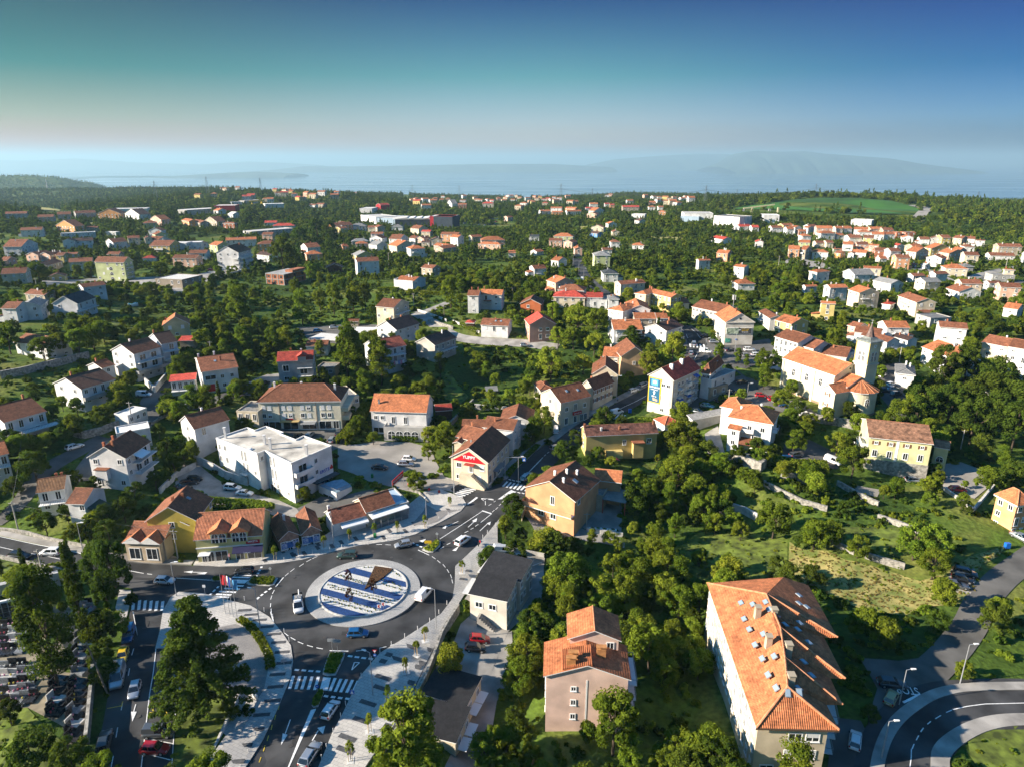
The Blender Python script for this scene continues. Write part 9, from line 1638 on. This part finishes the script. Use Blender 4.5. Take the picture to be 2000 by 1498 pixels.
person(pl('35.9 218.7')[0],.9,mat('blue_jacket',(.10,.22,.45),.9,0),mat('black_trousers',0),HB,'person in a blue jacket on the main road pavement')
p=pl('-7.5 137.3')[0];e=empty('motor_scooter',(p[0],p[1],.28),1.3,'black and red scooter parked at the promenade kerb','scooter')
for x in(-.6,.6): link('wheel',cached('mw',lambda:MB().tube((0,-.06,0),(0,.06,0),.26,.26,12).mesh('wheel',[TYRE])),e,(x,0,.26))
MB().hexa([(-.75,-.15,.35),(.1,-.15,.3),(.1,.15,.3),(-.75,.15,.35),(-.8,-.14,.78),(-.05,-.14,.78),(-.05,.14,.78),(-.8,.14,.78)]).build('body',BLK,e);MB().hexa([(.35,-.18,.3),(.6,-.14,.3),(.6,.14,.3),(.35,.18,.3),(.42,-.16,.95),(.5,-.12,.95),(.5,.12,.95),(.42,.16,.95)]).build('leg_shield',SR_,e);bx(-.7,0,-.14,.14,.79,.88).build('seat',BLK,e);MB().tube((.45,-.33,1.05),(.45,.33,1.05),.025,.025,6).tube((.5,0,.6),(.45,0,1.05),.03,.03,6).build('handlebar',GALV,e);bx(-.05,.45,-.14,.14,.26,.32).build('footboard',BLK,e)
drape('cemetery_path',pl('-95.5 105.4 -90.1 110.7 -86.9 114.3 -82.7 115.1 -72.8 98 -62.3 79.2 -65.2 78.8 -67.7 81.9 -75.6 85.5 -80.2 84.2'),.06,mat('pale_path',(.26,.22,.15),.95,.35,.4))
drape('lawn',pl('-111.2 127.9 -96.7 123.9 -95.6 121.8 -103.3 118.2 -104.3 117.7'),.1,GRASS);drape('lawn',pl('-80.1 83.9 -75.6 85.5 -70.5 81.8 -65.6 78.8 -62.4 79 -58.7 74.2 -73.8 74.7'),.08,GRASS);drape('cemetery_path',pl('-103.7 117.4 -95.6 121.8 -92.7 122.7 -92 121.6 -101.2 114.1'),.12,CONC)
rwall(pl('-100.7 113.2 -96.7 116.5 -92.3 120'),3.0,1.2,'long niche wall of the cemetery under the path',WCON,1);
h_=(-93.2,109.2,2.9,4.3,2,.44);e=empty('urn_wall',(h_[0],h_[1],h_[2]),h_[5],'dark glazed urn niches in a white grid on the cemetery wall','urn wall')
for i in range(8):
 for j in range(3): link('urn_niche',cached('niche',lambda:bx(-.42,.42,-.9,-.1,.1,.95).mesh('urn_niche',[DARK])),e,(-3.6+i*1.02,-.3,.2+j*1.02))
bx(-4.3,4.3,-1.0,-.5,-.2,3.6).build('niche_frame',FRAME,e)
GR=[mat('black_granite',(.03,.03,.032),.25,.3,3),mat('grey_granite',(.22,.23,.24),.4,.3,4),mat('pale_marble',(.48,.47,.44),.5,.2,2)]
FLW=[mat('flowers_red',(.38,.05,.07),.9,0),mat('flowers_yellow',(.45,.36,.06),.9,0),mat('flowers_white',(.5,.5,.46),.9,0),mat('flowers_pink',(.42,.2,.28),.9,0)]
def grave(p,rz,m,f,k):
 cn=['black granite','grey granite','pale marble'][m];fn=['red','yellow','white','pink'][f]
 e=empty('grave',G(p,.05),rz+rnd.uniform(-.05,.05),'%s grave with %s flowers in the cemetery'%(cn,fn),'grave','graves of the cemetery')
 link('slab',cached(('gs',m),lambda:bx(-.95,.95,-1.15,1.15,-.3,.28).box(-.85,.85,-1.05,1.05,.281,.36).mesh('slab',[GR[m]])),e);link('headstone',cached(('gh',m,k%2),lambda:bx(-.7,.7,.95,1.12,.36,1.15+.25*(k%2)).mesh('headstone',[GR[m]])),e)
 for s in ((-.35,.5),(.3,.6)) if k%3 else ((0,.4),): link('flowers',cached(('gf',f),lambda:MB().ball((0,0,.14),.15,0,7,5).tube((0,0,-.05),(0,0,.1),.12,.14,6).mesh('flowers',[FLW[f]])),e,(s[0],s[1],.4))
k=0
for P,rz in ((pl('-93 104.3 -91.7 104.6 -90.4 105 -89.2 105.4 -91.4 102 -90.1 102.4 -88.9 102.8 -87.6 103.2 -89.8 99.9 -88.6 100.2 -87.4 100.6 -88.1 97.8 -86.9 98.1 -85.5 98.5 -85.3 93.5 -84.2 93.9 -82.9 94.3 -83.9 91.4 -82.6 91.7 -81.4 92.1 -80.2 92.5 -82.4 89.3 -81.1 89.6 -79.9 89.9 -78.7 90.2 -79.7 85.8 -78.4 86.2 -77.2 86.6 -76.2 87.2 -84.5 112 -84.2 113.3 -83.7 114 -82.6 112.8 -81.2 87.6 -79.9 87.9 -78.8 88.3 -77.7 88.7'),.1),(pl('-73.6 90 -72.8 88.5 -72 87.1 -71.2 85.7 -70.5 84.5 -76.1 99.8 -74.6 97.6 -73.3 95.4 -72.2 93.5 -71 91 -70.2 89.5 -69.4 88 -68.6 86.6 -67.8 85.2 -67.1 83.9 -66.4 82.6 -65.7 81.3 -65 80.1 -74.5 91.4 -77.3 102.3 -78.4 104.3 -83.2 110.3 -82 108'),1.45)):
 for p in P: grave(p,rz,rnd.choice((0,0,0,1,1,2)),rnd.randrange(4),k);k+=1
def letter(F,side,u,z,s,size,m,off=.1,name='lettering',bold=True,sx=1):
 L=F.w if side in 'FB' else F.d;x,y,r=side_pos(F.w,F.d,side,u*L);c,q=math.cos(F.rz),math.sin(F.rz);x2=x+off*math.sin(r);y2=y-off*math.cos(r)
 o=text_on(s,size,(F.x+x2*c-y2*q,F.y+x2*q+y2*c,F.z+z),F.rz+r,m,name,F.root,math.pi/2,bold=bold);o.scale=(sx,1,1);return o
letter(HK,'F',.86,4.42,'MIKETA',.62,SW_,.20);letter(YP,'F',.5,7.55,'YUPPY',1.25,SW_,.12);letter(d_,'F',.78,5.2,'ERSTE',1.25,mat('bank_blue',(.01,.06,.42),.5,0),.05)
lg=bx(-.5,.5,-.08,-.02,0,.75).tube((0,-.08,.95),(0,-.02,.95),.26,.26,10);onside(d_,'F',.955,'bank_logo',lg,SR_,4.9)
letter(RC,'R',.55,3.4,'MLIN I PEKARE',.42,SW_,.56);onside(SB,'F',.27,'sign_board',bx(-2.3,2.3,-.14,-.02,3.0,11.4),SY_);onside(SB,'F',.27,'sign_face',bx(-1.95,1.95,-.18,-.141,3.3,11.1),mat('sign_petrol',(.01,.10,.19),.5,0))
onside(SB,'F',.27,'sign_logo',bx(-1.2,1.2,-.22,-.181,8.9,10.9),mat('sign_sky',(.10,.35,.68),.5,0));onside(SB,'F',.27,'sign_logo_mark',bx(-.6,.6,-.25,-.221,9.6,10.4),SW_)
letter(SB,'F',.27,8.25,'KONZUM',.85,SW_,.23);letter(SB,'F',.27,7.45,'SUPERMARKET',.42,SW_,.23);letter(SB,'F',.27,5.25,'300 m',.7,SW_,.23)
onside(SB,'F',.27,'sign_arrow',MB().hexa([(-.55,-.22,6.5),(.55,-.22,6.5),(.55,-.19,6.5),(-.55,-.19,6.5),(-.01,-.22,7.1),(.01,-.22,7.1),(.01,-.19,7.1),(-.01,-.19,7.1)]).box(-.18,.18,-.22,-.19,5.8,6.5),SW_);onside(SB,'F',.32,'sign_picture',MB().hexa([(-.8,-.22,3.8),(.9,-.22,3.7),(.9,-.19,3.7),(-.8,-.19,3.8),(-1.0,-.22,4.8),(.9,-.22,4.4),(.9,-.19,4.4),(-1.0,-.19,4.8)]),mat('sign_hand',(.62,.42,.30),.7,.3,3))
onside(BB,'F',.27,'billboard',bx(-2.6,2.6,-.22,-.02,4.1,6.6),FRAME);onside(BB,'F',.27,'billboard_face',bx(-2.5,2.5,-.25,-.221,4.2,6.5),mat('billboard_picture',(.05,.09,.06),.5,.5,.9,col2=(.55,.62,.45)));onside(BB,'F',.70,'billboard',bx(-2.6,2.6,-.22,-.02,4.1,6.6),FRAME);onside(BB,'F',.70,'billboard_face',bx(-2.5,2.5,-.25,-.221,4.2,6.5),mat('billboard_grey',(.05,.055,.06),.5,0))
for z,s,c in ((6.1,'NAJPOVOLJNIJE',SY_),(5.5,'CIJENE GUMA',SY_),(4.9,'VULKANIZER',SW_)): letter(BB,'F',.70,z,s,.42,c,.27)
onside(BB,'F',.12,'notice_board',bx(-1,1,-.12,-.02,.6,2.3),mat('notice',(.10,.40,.30),.6,.5,2));onside(BB,'F',.42,'round_blue_sign',MB().tube((0,-.1,1.9),(0,-.03,1.9),.35,.35,14),SB_)
o_=letter(HK,'F',.78,2.62,'CAFFE BAR',.30,SW_,1.74)
def T(P,key,label,sz=None,name='tree',n=4):
 for i,t in enumerate(P):
  x,y,r=t[:3];FOOT.append(circ((x,y),r*.55,8))
  lab=label if isinstance(label,str) else label[i]
  add_tree(x,y,r,key if key[-1].isdigit() else key+str(rnd.randrange(n)),lab,'trees in the town',name,'tree' if name!='shrub' else 'shrub',sz=sz)
p=pl('-48.2 86.3')[0];add_tree(p[0],p[1],6.9,'cedar0','big dark cedar with drooping tips on the west lawn','trees in the town',rz=1,sz=1.12)
p=pl('-73.9 90.5')[0];add_tree(p[0],p[1],5.4,'talldark0','tall black-green tree standing among the graves','trees in the town',sz=1.55)
p=pl('-76.5 102.2')[0];e=add_tree(p[0],p[1],9.3,'cypress0','tall narrow cypress at the cemetery gate','trees in the town',sz=1);e.scale=(8,8,10.5)
for (p,),l,h in ((pl('-105.2 121.6'),'small cypress on the lawn above the cemetery',2.4),(pl('-101.3 122.8'),'second small cypress on the lawn above the cemetery',3.0),(pl('59 268.5'),'slim cypress beside the pale cedar',5.5),(pl('-92.7 204'),'small cypress by the lane wall',3.2),(pl('129.6 320.3'),'cypress left of the tall yellow house',3.4)): e=add_tree(p[0],p[1],h,'cypress1',l,'trees in the town',sz=1);e.scale=(h*1.2,h*1.2,h)
T(pl('-84 119.5 3.5 -79.9 118.1 3.7 -78.2 112.3 3 -72.3 101.3 2.4',3),'dark',['leftmost crown of the dark clump at the left junction','rightmost crown of the dark clump at the left junction','lowest crown of the dark clump at the left junction','round dark tree over the parked blue van'],1.5)
T(pl('-66.7 74 3.7 -60.5 72.9 3.1 -75.7 82.1 2.3',3),'dark',['dark tree at the bottom left corner','dark tree left of the bottom kerb','dark tree below the graves at the left edge'])
T(pl('-15 75 5.6',3),'broad0','big bright round tree over the black flat roof at the bottom',1.1)
T(pl('2.6 99.7 4.1 1.2 95.5 3.4 11.7 122.9 4.8 8.9 119.5 3.4 10.8 111.4 3.3 15.2 80.6 4.8 -0.8 79.8 3.2 24.8 101.4 4.4 24.7 109.3 3.2 26.7 97.9 2.9 33.2 103.6 2.8 33.1 99.2 3 34 109 2.6 33.8 116.9 3.7 38 117.8 3.4 22.5 130.8 3 17.3 121 3.8 23.6 120.6 3.8 28.4 126.4 3.6 34.3 130.6 3.4 23.9 78.4 3.2 29.3 78.6 3.4 4.4 112.7 2.4',3),'broad',
 ['leafy tree left of the pink house','bushy tree at the driveway left of the pink house','bright tree above the pink house','tree at the corner of the back lane','tree behind the top roof of the pink house','large tree before the pink house corner','pale leafy tree at the bottom left of the pink house','bright tree right of the pink house','tree behind the pink house right side','tree in the dark gap right of the pink house','tree left of the long apartment house','clipped-looking tree by the long apartment wall','tree near the upper apartment corner','tree left of the apartment gable','tree above the apartment gable','tree in the narrow terraces','shrubby tree above the dark hollow','tree in the middle of the dark hollow','tree right of the narrow terraces','tree below the meadow wall','tree at the bottom before the long apartment house','bottom right tree before the apartment house','dark tree beside the flat building lane'])
T(pl('32.8 151.7 1.6',3),'cone0','light green spruce right of the orange house yard',1.0)
T(pl('33.9 142.1 2.9 39.5 146.2 2.5 47 153.2 2.4 40.1 155.6 3.3 35.7 158.3 2.9 32.9 160.2 2.5 45.3 158.1 3.1 47.4 147.1 1.9 43 134.3 1.6 47.8 130.8 1.7 36.9 134 2 24.8 138.3 1.6 25.4 134.7 1.8 30.3 139.7 1.8 51.2 157.5 2.7',3),'tall',
 ['rounded walnut tree above the dark hollow','tree right of the walnut','yellow-green tree on the wooded bank','dark tree right of the carport','tree behind the carport','tree under the yellow house garden','tree high on the wooded bank','small tree on the lawn edge','grey-green tree on the lower lawn','small tree by the lower lawn right','olive tree below the walnut','small tree by the narrow terraces','bright shrub tree below the lane','tree left below the walnut','tree below the villa store wall'])
T(pl('49 182.7 4',3),'cone1','big dark spruce right of the yellow house',.8);T(pl('44.5 172.2 3.4 52.4 186.2 3.2 52.2 175.7 2.8 42.5 182.2 1.3 42.6 175.9 1.5 51.9 167.6 2.9 55.5 171.4 2.3',3),'light',['pale broad tree before the big spruce','tree behind the big spruce','tree right of the pale broad tree','small bright conifer at the yellow house','grey bush tree on the yellow house lawn','tree on the bank below the spruce','tree on the slope below the villa'])
T(pl('90.2 164.9 4.3 90.6 175.3 3.5 69.1 136.9 3.7 61.9 142.9 4.6 105.4 155.8 2.9 109.8 149 2.2 97.6 156.3 2.7 94.7 156.4 1.8 88.1 130.7 4.3 91.6 129.4 4.3 76.5 131.9 2.8 88 123.5 3.4 79.1 176.6 3.5 84.2 183.1 3.1 78.8 186.6 2.6 73 175.7 1.5 63.1 160.1 2.1 121.1 192 4.8 121.1 185 3.7 124.3 184.7 3.1 54.4 143.3 2.3 42.2 133.7 2 46.8 129.3 2.2 47.6 124.3 2.1 116.6 159 1.2 49.3 181.3 5.7 43.6 164.2 5.7 47.6 159.2 4.2 47.7 151.9 3.6 48.7 173.7 4.5 51.3 157.2 3.2 51 167.1 3.9 54.4 156.7 2.8 49.4 146.8 2.6 54.5 148.9 2.2',3),'broad',
 ['big round bright tree before the lemon house','tree left of the lemon house','yellow-green tree in the terraced garden','dense dark tree over the white wall','tree before the silver estate','small tree at the gravel terrace wall','bush tree right of the villa driveway','small bush tree below the round tree','dark walnut above the dry meadow','spreading tree on the terraced slope','tree at the meadow fence','tree at the lower edge of the terraces','tree left below the church wall','tree on the slope under the church wall','tree right of the white villa','willow-like pale tree beside the villa','small tree below the villa store','round tree right of the church lot','tree at the corner of the lemon house','tree right behind the lemon house','small tree on the green lawn top','small bare tree on the green lawn','leafy young tree low on the green lawn','leafy bush at the apartment roof edge','little tree by the red car','tall tree left below the white villa','dark tree down the wooded bank','tree in the wooded bank centre','tree low on the wooded bank','tree high on the wooded bank left','bright tree in the wooded bank','tree in the bank above the wall','tree beside the white hollow wall','tree at the top of the green lawn','tree left of the dense dark tree'])
T(pl('55.7 84.9 1.6',3),'dark3','round bush tree beside the white hatchback at the bottom right');T(pl('58 93.3 2.1 59.2 96.7 1.5',3),'bush',['pink flowering bush by the right lane mouth','second flowering bush by the right lane mouth'],None,'shrub')
T(pl('121.9 191.9 5 134.6 206.7 4.8 149.3 225.4 6.3 158.1 228 6.4 145.2 198.9 7.7 162.9 217.1 7.2 149.3 193.4 7.5 134.3 185 6.3 133.1 194.6 6.1 143.8 181 5.7',3),'dark',['big round tree right of the apse','tree behind the big round tree','dark tree before the long white house right','dark tree right of the church hedge','tree in the dark right wood, left part','tree in the dark right wood, upper part','tree in the dark right wood, right edge','tree above the dark right lane','tree in the gully right of the church','tree at the right edge above the lane'],1.1)
T(pl('85.4 220 3.4 89.8 210.1 2.1 75.6 239.6 2.7 82.2 239 2.1 93.2 244.4 1.7 96.6 242 1.7 84 235.2 1.7',3),'tall',['tall leafy tree on the square before the nave','small tree on the church lawn','tree over the parked cars on the square','second tree over the parked cars','small tree by the square path','small tree beside the path bend','tree on the square grass strip'])
T(pl('14 238.4 6.1 48.8 233.4 5.5 9.9 197.2 3.6 6.2 192.7 3.1 59.7 244.1 5.2 28.3 284.1 6 35.1 277.5 5.3 32.2 259.8 4.5 24.7 266.3 4.4 18.6 268.1 4.1 38.8 226.2 2.7 -6.9 216.6 2.6 -0.9 216 2.8 6.3 226.3 3.1 26.6 242.8 3.8 40 354 4 57 333 3.8 71.6 290.5 4.2 70 313 2.4 0 292.3 3.4 18.3 299.4 4 81.2 290.3 1.4 83.2 285.4 2.1 82.1 271.3 1.8',3),'light',
 ['big bright tree in the green hollow','bright tree right of the sand gabled house','upper of the road trees by the cream house','lower of the road trees by the cream house','bright tree before the upper bend','tree left of the white village house','tall yellow-green conifer-like tree','feathery tree beside the pale cedar','dark conifer-like tree by the village houses','grey-green tree by the village houses','clipped tree at the main road pavement','small tree in the hollow','bush tree right in the hollow','tree under the cream corner house','dark tree right of the big bright tree','bright tree above the red long roof','tree at the yellow village house','big tree left of the long white house','conifer at the yellow village house','tree below the double orange house','tree below the red orange house','left plane tree at the bend','middle plane tree at the bend','right plane tree at the bend'])
T(pl('48.4 267.3 5.7',3),'cedar0','pale blue-green cedar in the village core',.55);T(pl('1.5 181.8 1.3',3),'light','small young tree by the uphill pavement') ;T(pl('3.8 186.1 1.8 6.7 190.9 3.1',3),'tall',['road tree behind the shop house','upper road tree behind the shop house'])
T(pl('-65 261.2 4.5',3),'cone','tall dark conifer between the white canopies',1.0,n=2);T(pl('-58 232.6 7.7 -46.4 230.3 6.3 -94 300 5.7 -105.9 276.8 3.2 -103.2 253.7 4.4 -87.9 259.4 4 -92.2 254.3 4.4 -115 360 4.1 -55 231.7 4.1 -50.8 221.8 3.5 -65.8 227.5 2.7 -26.1 237.8 3.3 -28.1 221.7 3.1 -33.5 222.5 2.2 -73.9 253.7 2.5 -84 317 5.4 -120 408 4.6 -76 322 4.9 -93 326 4.3 -70 320 4.9 -29 317 5.4 -26 350 4 -61 311 3.5 -119.6 293.2 6.2 -130 340 3.2 -125 344 2.6 -47.7 190.5 2.3',3),'tall',
 ['huge bright tree beside the laundry house','dark tree before the laundry house','yellow-green tree above the canopies','small bright tree in the wild valley','tree left in the wild valley','tree behind the mansard house','tree in the wild valley middle','light tree below the brick shell','tree below the huge bright tree','tree at the head of the bright hedge','tree behind the grey outbuilding','tree in the garden right of the laundry house','fruit tree on the slope','round fruit tree on the slope','small tree by the white cottage','tree below the tall white gabled house','dark tree beside the barn','tree left of the zigzag villa','tree on the garden slope','tree in the garden rows','round dark tree right of the zigzag villa','bright tree behind the round dark tree','tree below the zigzag villa','dark tree at the left of the valley','slender tree in the valley','small bright bush tree in the valley','bright tree in front of the hedge'])
T(pl('-153.7 233.5 5 -152.9 241.5 4.7 -160.3 233.8 4.1 -160.3 225 4.4 -154.6 251 3.9 -140.6 246.9 3.3 -136.7 256.4 3 -146.1 264.1 2.5 -176.8 232.2 4.9 -189.6 252.9 2.9 -169.9 257.1 3 -263 379 5.3 -259 420 4.7 -267 420 3.9 -169 318 3.6 -163 322 3.7 -153 323 4.3 -138 309 4.1 -135 324 4.3 -119.1 294.3 4.5 -118.3 187.8 2.6 -132.7 184.1 3 -118.5 270.7 3.6 -130.6 279.5 3.2 -199 342 3.9 -210 352 2.7 -211 309 3.5 -150.4 202.8 2 -215 418 4.7 -209 432 2.4 -129 190.1 2.7 -135.4 193.1 2.3',3),'broad',
 ['walnut tree behind the stepped white house','second walnut behind the stepped white house','third walnut to the left','fourth walnut to the left','tree right of the walnuts','dark reddish tree on the left lawn','tree before the yellow cream house','tree behind the yellow cream house','large tree at the left edge','tree below the left terrace house','tree left of the walnuts on the bank','tree beside the left big house','first tree before the green block','second tree before the green block','tree below the bungalow wall','second tree below the bungalow wall','third tree below the bungalow wall','tree right of the bungalow','fourth tree right of the bungalow','tree in the valley behind the yellow house','tree by the white garage','dark tree below the cluttered terrace','tree right of the yellow cream house','tree behind the lean-to','conifer by the brown red house','small conifer by the brown red house','olive tree by the slate-roofed house','bright spreading bush tree by the lane','hedge tree before the pink house','round clipped tree before the pink house','tree between the lane houses','shrub tree by the lane stairs'])
T(pl('-119 155 4.2 -105.5 136.5 3 -94.4 133.6 2.4 -89.2 132.9 2.9 -89.5 140.4 3 -92.9 138.4 2.7 -112 144.3 1.1 -122.9 151.6 2.6 -102.8 140.5 2.2 -91.2 148.3 2.6 -90.2 156.5 2.4 -95.3 173.3 3 -91.2 168 2.9 -90 171.8 2.6 -100.6 180.7 2 -109 155.1 1.8',3),'dark',
 ['large dark laurel below the lane','garden tree on the roadside terrace','rounded tree behind the roadside wall','tree left of the tan shop','dark tree behind the tan shop','tree right of the awning house','palm-like tree by the terrace','dark tree at the left edge below','tree right of the small car court','tree on the wild slope','tree on the wild slope upper part','tree behind the brown gabled house','tree on the slope left of the bank yard','tree by the bank yard wall','tree beside the white garage','tree between the left houses'])
T(pl('-1.4 141.6 2.7',3),'broad2','dense bush tree beside the orange house');T(pl('4.5 140.1 1.8 -27.7 168.6 2.5 -21.5 168.8 1.9',3),'bush',['bush in the orange house garden','bush before the restaurant','bush left of the shop garden'],None,'shrub')
T(pl('-41.3 187.6 2.1 -24.9 187.7 3 -23.8 177.9 2.6',3),'light',['round bush tree beside the restaurant entrance','pale willow right of the restaurant','bright bush at the terrace corner'])
T(pl('-147 441 9.5 -169 460 2.9 -153 508 2.6 -152 529 2.7 -207 426 3.5 -185 661 9.1 -189 617 8.5 -169 644 8.1',3),'dark',['very large dark tree right of the white block','dark tree at the white block corner','pine left of the orange house','pine right of the orange house','clipped round tree before the pink house','green tree on the wooded rise','tree on the left of the wooded rise','tree on the right of the wooded rise'])
def blocked(X,Y,pad=0):
 b=np.zeros(X.shape,bool)
 for p in FOOT:
  xs=[q[0] for q in p];ys=[q[1] for q in p]
  m=(X>min(xs)-1)&(X<max(xs)+1)&(Y>min(ys)-1)&(Y<max(ys)+1)
  if m.any():
   k=np.nonzero(m)[0];b[k]|=inpoly(X[k],Y[k],p)
 return b
def sight(P,R,Z):
 out=R.copy()
 for hx,hy,hz,hw in HREG:
  k=np.nonzero((P[:,1]<hy)&(P[:,1]>hy*.64)&(np.abs(P[:,0]-hx*P[:,1]/hy)<hw*.5+3.5))[0]
  if len(k): al=hz+(84-hz)*(hy-P[k,1])/hy-Z[k];out[k]=np.minimum(out[k],np.maximum(al,0)/2.6)
 return out
GLADE=[pl('55.5 151.4 66.6 161.8 74.1 156.7 86.2 159.3 104.8 159.4 121.7 150.2 108.9 128.3 88.5 111.3 81.9 124.4 64.6 139.4'),pl('-166 386 -155 470 -95 422 -56.8 376.5 -24.3 319.3 -26.2 283.7 -57.9 289.9 -91 296.1 -123.6 287.2 -156.1 330.8'),pl('-216.6 362.6 -173 340 -137.2 309.1 -113.6 242.7 -158.1 274.2 -174.4 266.9'),pl('-181.5 233.3 -154.8 239.8 -143 277.6 -122.8 242.8 -142.5 227.3 -147.8 207.5 -156.1 195.8'),pl('-32.5 261.1 -7.3 231.3 -13.7 213.7 -38 242.2'),pl('-98.9 278.4 -70.1 284.4 -60.3 249.6 -89.3 260.8'),pl('42.1 305.8 88 389 149 394 124.5 289.2 95.8 245.8 87.9 285.8')]
def inany(x,y,L):
 m=np.zeros(x.shape,bool)
 for p in L: m|=inpoly(x,y,p)
 return m
def fill():
 rg=np.random.default_rng(5)
 pts=[]
 for y0,y1,sp,ks in ((60,420,5.2,1),(420,800,6.2,1),(800,1500,8.5,1),(1500,2700,13,1),(2700,4600,24,1)):
  n=int((y1**2-y0**2)*.5*1.9/(sp*sp));y=np.sqrt(rg.random(n)*(y1**2-y0**2)+y0**2);u=(rg.random(n)*2-1)*.95;x=u*y
  pts.append(np.stack([x,y,np.full(n,sp)],1))
 P=np.concatenate(pts);
 dens=np.sin(P[:,0]/31+2*np.sin(P[:,1]/47))+np.sin(P[:,1]/26+1.7*np.sin(P[:,0]/39))
 keep=(rg.random(len(P))<np.where(P[:,1]<700,np.clip(.62+.3*dens,.12,1),np.where(P[:,1]<1500,.8,.95)))
 P=P[keep];P=P[~blocked(P[:,0],P[:,1])]
 R=P[:,2]*(.42+.34*rg.random(len(P)))
 R=np.where(P[:,1]<420,1.7+2.2*rg.random(len(P))**1.3,R*.85)
 R=np.minimum(R,np.where(P[:,1]>1300,4.0,6));R[inany(P[:,0],P[:,1],GLADE)&(rg.random(len(R))<.75)]=0
 Z=terr(P[:,0],P[:,1]);R=sight(P,R,Z);k=R>.7;P,R,Z=P[k],R[k],Z[k]
 A=np.stack([P[:,0],P[:,1],Z-.3,R],1)
 near=A[:,1]<420;mid=(A[:,1]>=420)
 scatter_stuff('woodland','far green wooded hills and groves between the houses',A[mid],['far%d'%i for i in range(6)])
 N=A[near]
 N=N[np.abs(N[:,0])<N[:,1]*.80+12]
 N=N[np.argsort(N[:,1])]
 hs=[(o.location.x,o.location.y,o['label']) for o in COL.objects if o.type=='EMPTY' and o.parent is None and o.name.split('.')[0] in('house','shop_building','apartment_block','church','restaurant','apartment_house','bank_building','flat_building','corner_building','garage','shed')]
 HX=np.array([(a,b) for a,b,_ in hs]);used={}
 n1=max(0,295-sum(1 for o in COL.objects if o.parent is None and o.name.split('.')[0]=='tree'))
 for x,y,z,r in N[:n1]:
  k=rnd.choice(('broad','broad','dark','dark','light','tall'));ad={'broad':'green leafy','dark':'dark green','light':'light green','tall':'tall green'}[k]
  i=int(np.argmin((HX[:,0]-x)**2+(HX[:,1]-y)**2));hx,hy,hl=hs[i];dx,dy=x-hx,y-hy
  w=hl.replace('house with','house,').split(',')[0].split();sh=' '.join(w[:7])
  rel='right of' if dx>abs(dy) else 'left of' if -dx>abs(dy) else 'behind' if dy>0 else 'in front of'
  lab='%s tree %s the %s'%(ad,rel,sh);used[lab]=used.get(lab,0)+1
  if used[lab]>1: lab=lab.replace(' tree ',[' ',' smaller tree ',' wider tree ',' farther tree ',' outer tree ',' last tree '][min(5,used[lab]-1)],1)
  add_tree(x,y,r,k+str(rnd.randrange(4)),lab,'trees filling the slopes')
 scatter_stuff('woodland','leafy trees filling the slopes between the houses',N[n1:],['broad0','broad1','dark0','dark1','light0','tall0','dark2','broad2'])
 for nm,keys,den in (('lawn',['under1','under3'],.22),('dry_meadow',['straw0','straw1','straw0','straw1','under3'],2.2)):
  A=[]
  for p,n_ in MEADOW:
   if n_!=nm: continue
   xs=[q[0] for q in p];ys=[q[1] for q in p];n=int((max(xs)-min(xs))*(max(ys)-min(ys))*den);x=rg.uniform(min(xs),max(xs),n);y=rg.uniform(min(ys),max(ys),n);k=inpoly(x,y,p);x,y=x[k],y[k]
   A.append(np.stack([x,y,terr(x,y)+.05,(.2+(.5 if nm=='lawn' else .3)*rg.random(len(x))**2)],1))
  scatter_stuff('weeds' if nm=='lawn' else 'dry_grass','tufts of weeds on the lawns' if nm=='lawn' else 'dry yellow grass tufts on the meadow',np.concatenate(A),keys)
 n=60000;y=np.sqrt(rg.random(n)*(520**2-70**2)+70**2);x=(rg.random(n)*2-1)*.9*y
 k=~blocked(x,y);x=x[k];y=y[k];d=np.sin(x/9+1.5*np.sin(y/13))+np.sin(y/8+1.7*np.sin(x/11));k=rg.random(len(x))<np.clip(.45+.3*d,.1,1);x=x[k];y=y[k]
 A=np.stack([x,y,terr(x,y)-.1,.5+1.3*rg.random(len(x))**2],1)
 scatter_stuff('undergrowth','low bushes and scrub growing between the houses',A,['under%d'%i for i in range(4)])
for P,w in ((pl('329 1027 350 995 370 969 388 941 412 917 438 903 478 918 512 928 539 934'),60),(pl('47 483 45 432 46 403 47.7 376.3'),12),(pl('-36.4 296.5 -28 283.7 -20.4 277.6 -8.5 274 6.3 271.6'),10),(pl('-1072 1541 -1034 1525 -987 1495 -666 1033'),40),(pl('-66 877 -55 883 -44 880 -33 885 -22 893'),45),(pl('-254 383 -250 410 -228 407'),30),(pl('67.6 200.7 82.5 181.1 94.1 161.9 64 160.2 75.4 149 88.8 138.9'),14)):
 for x,y in P: HREG.append((x,y,gz(x,y)+1,w))
if not globals().get('NOFILL'): fill()
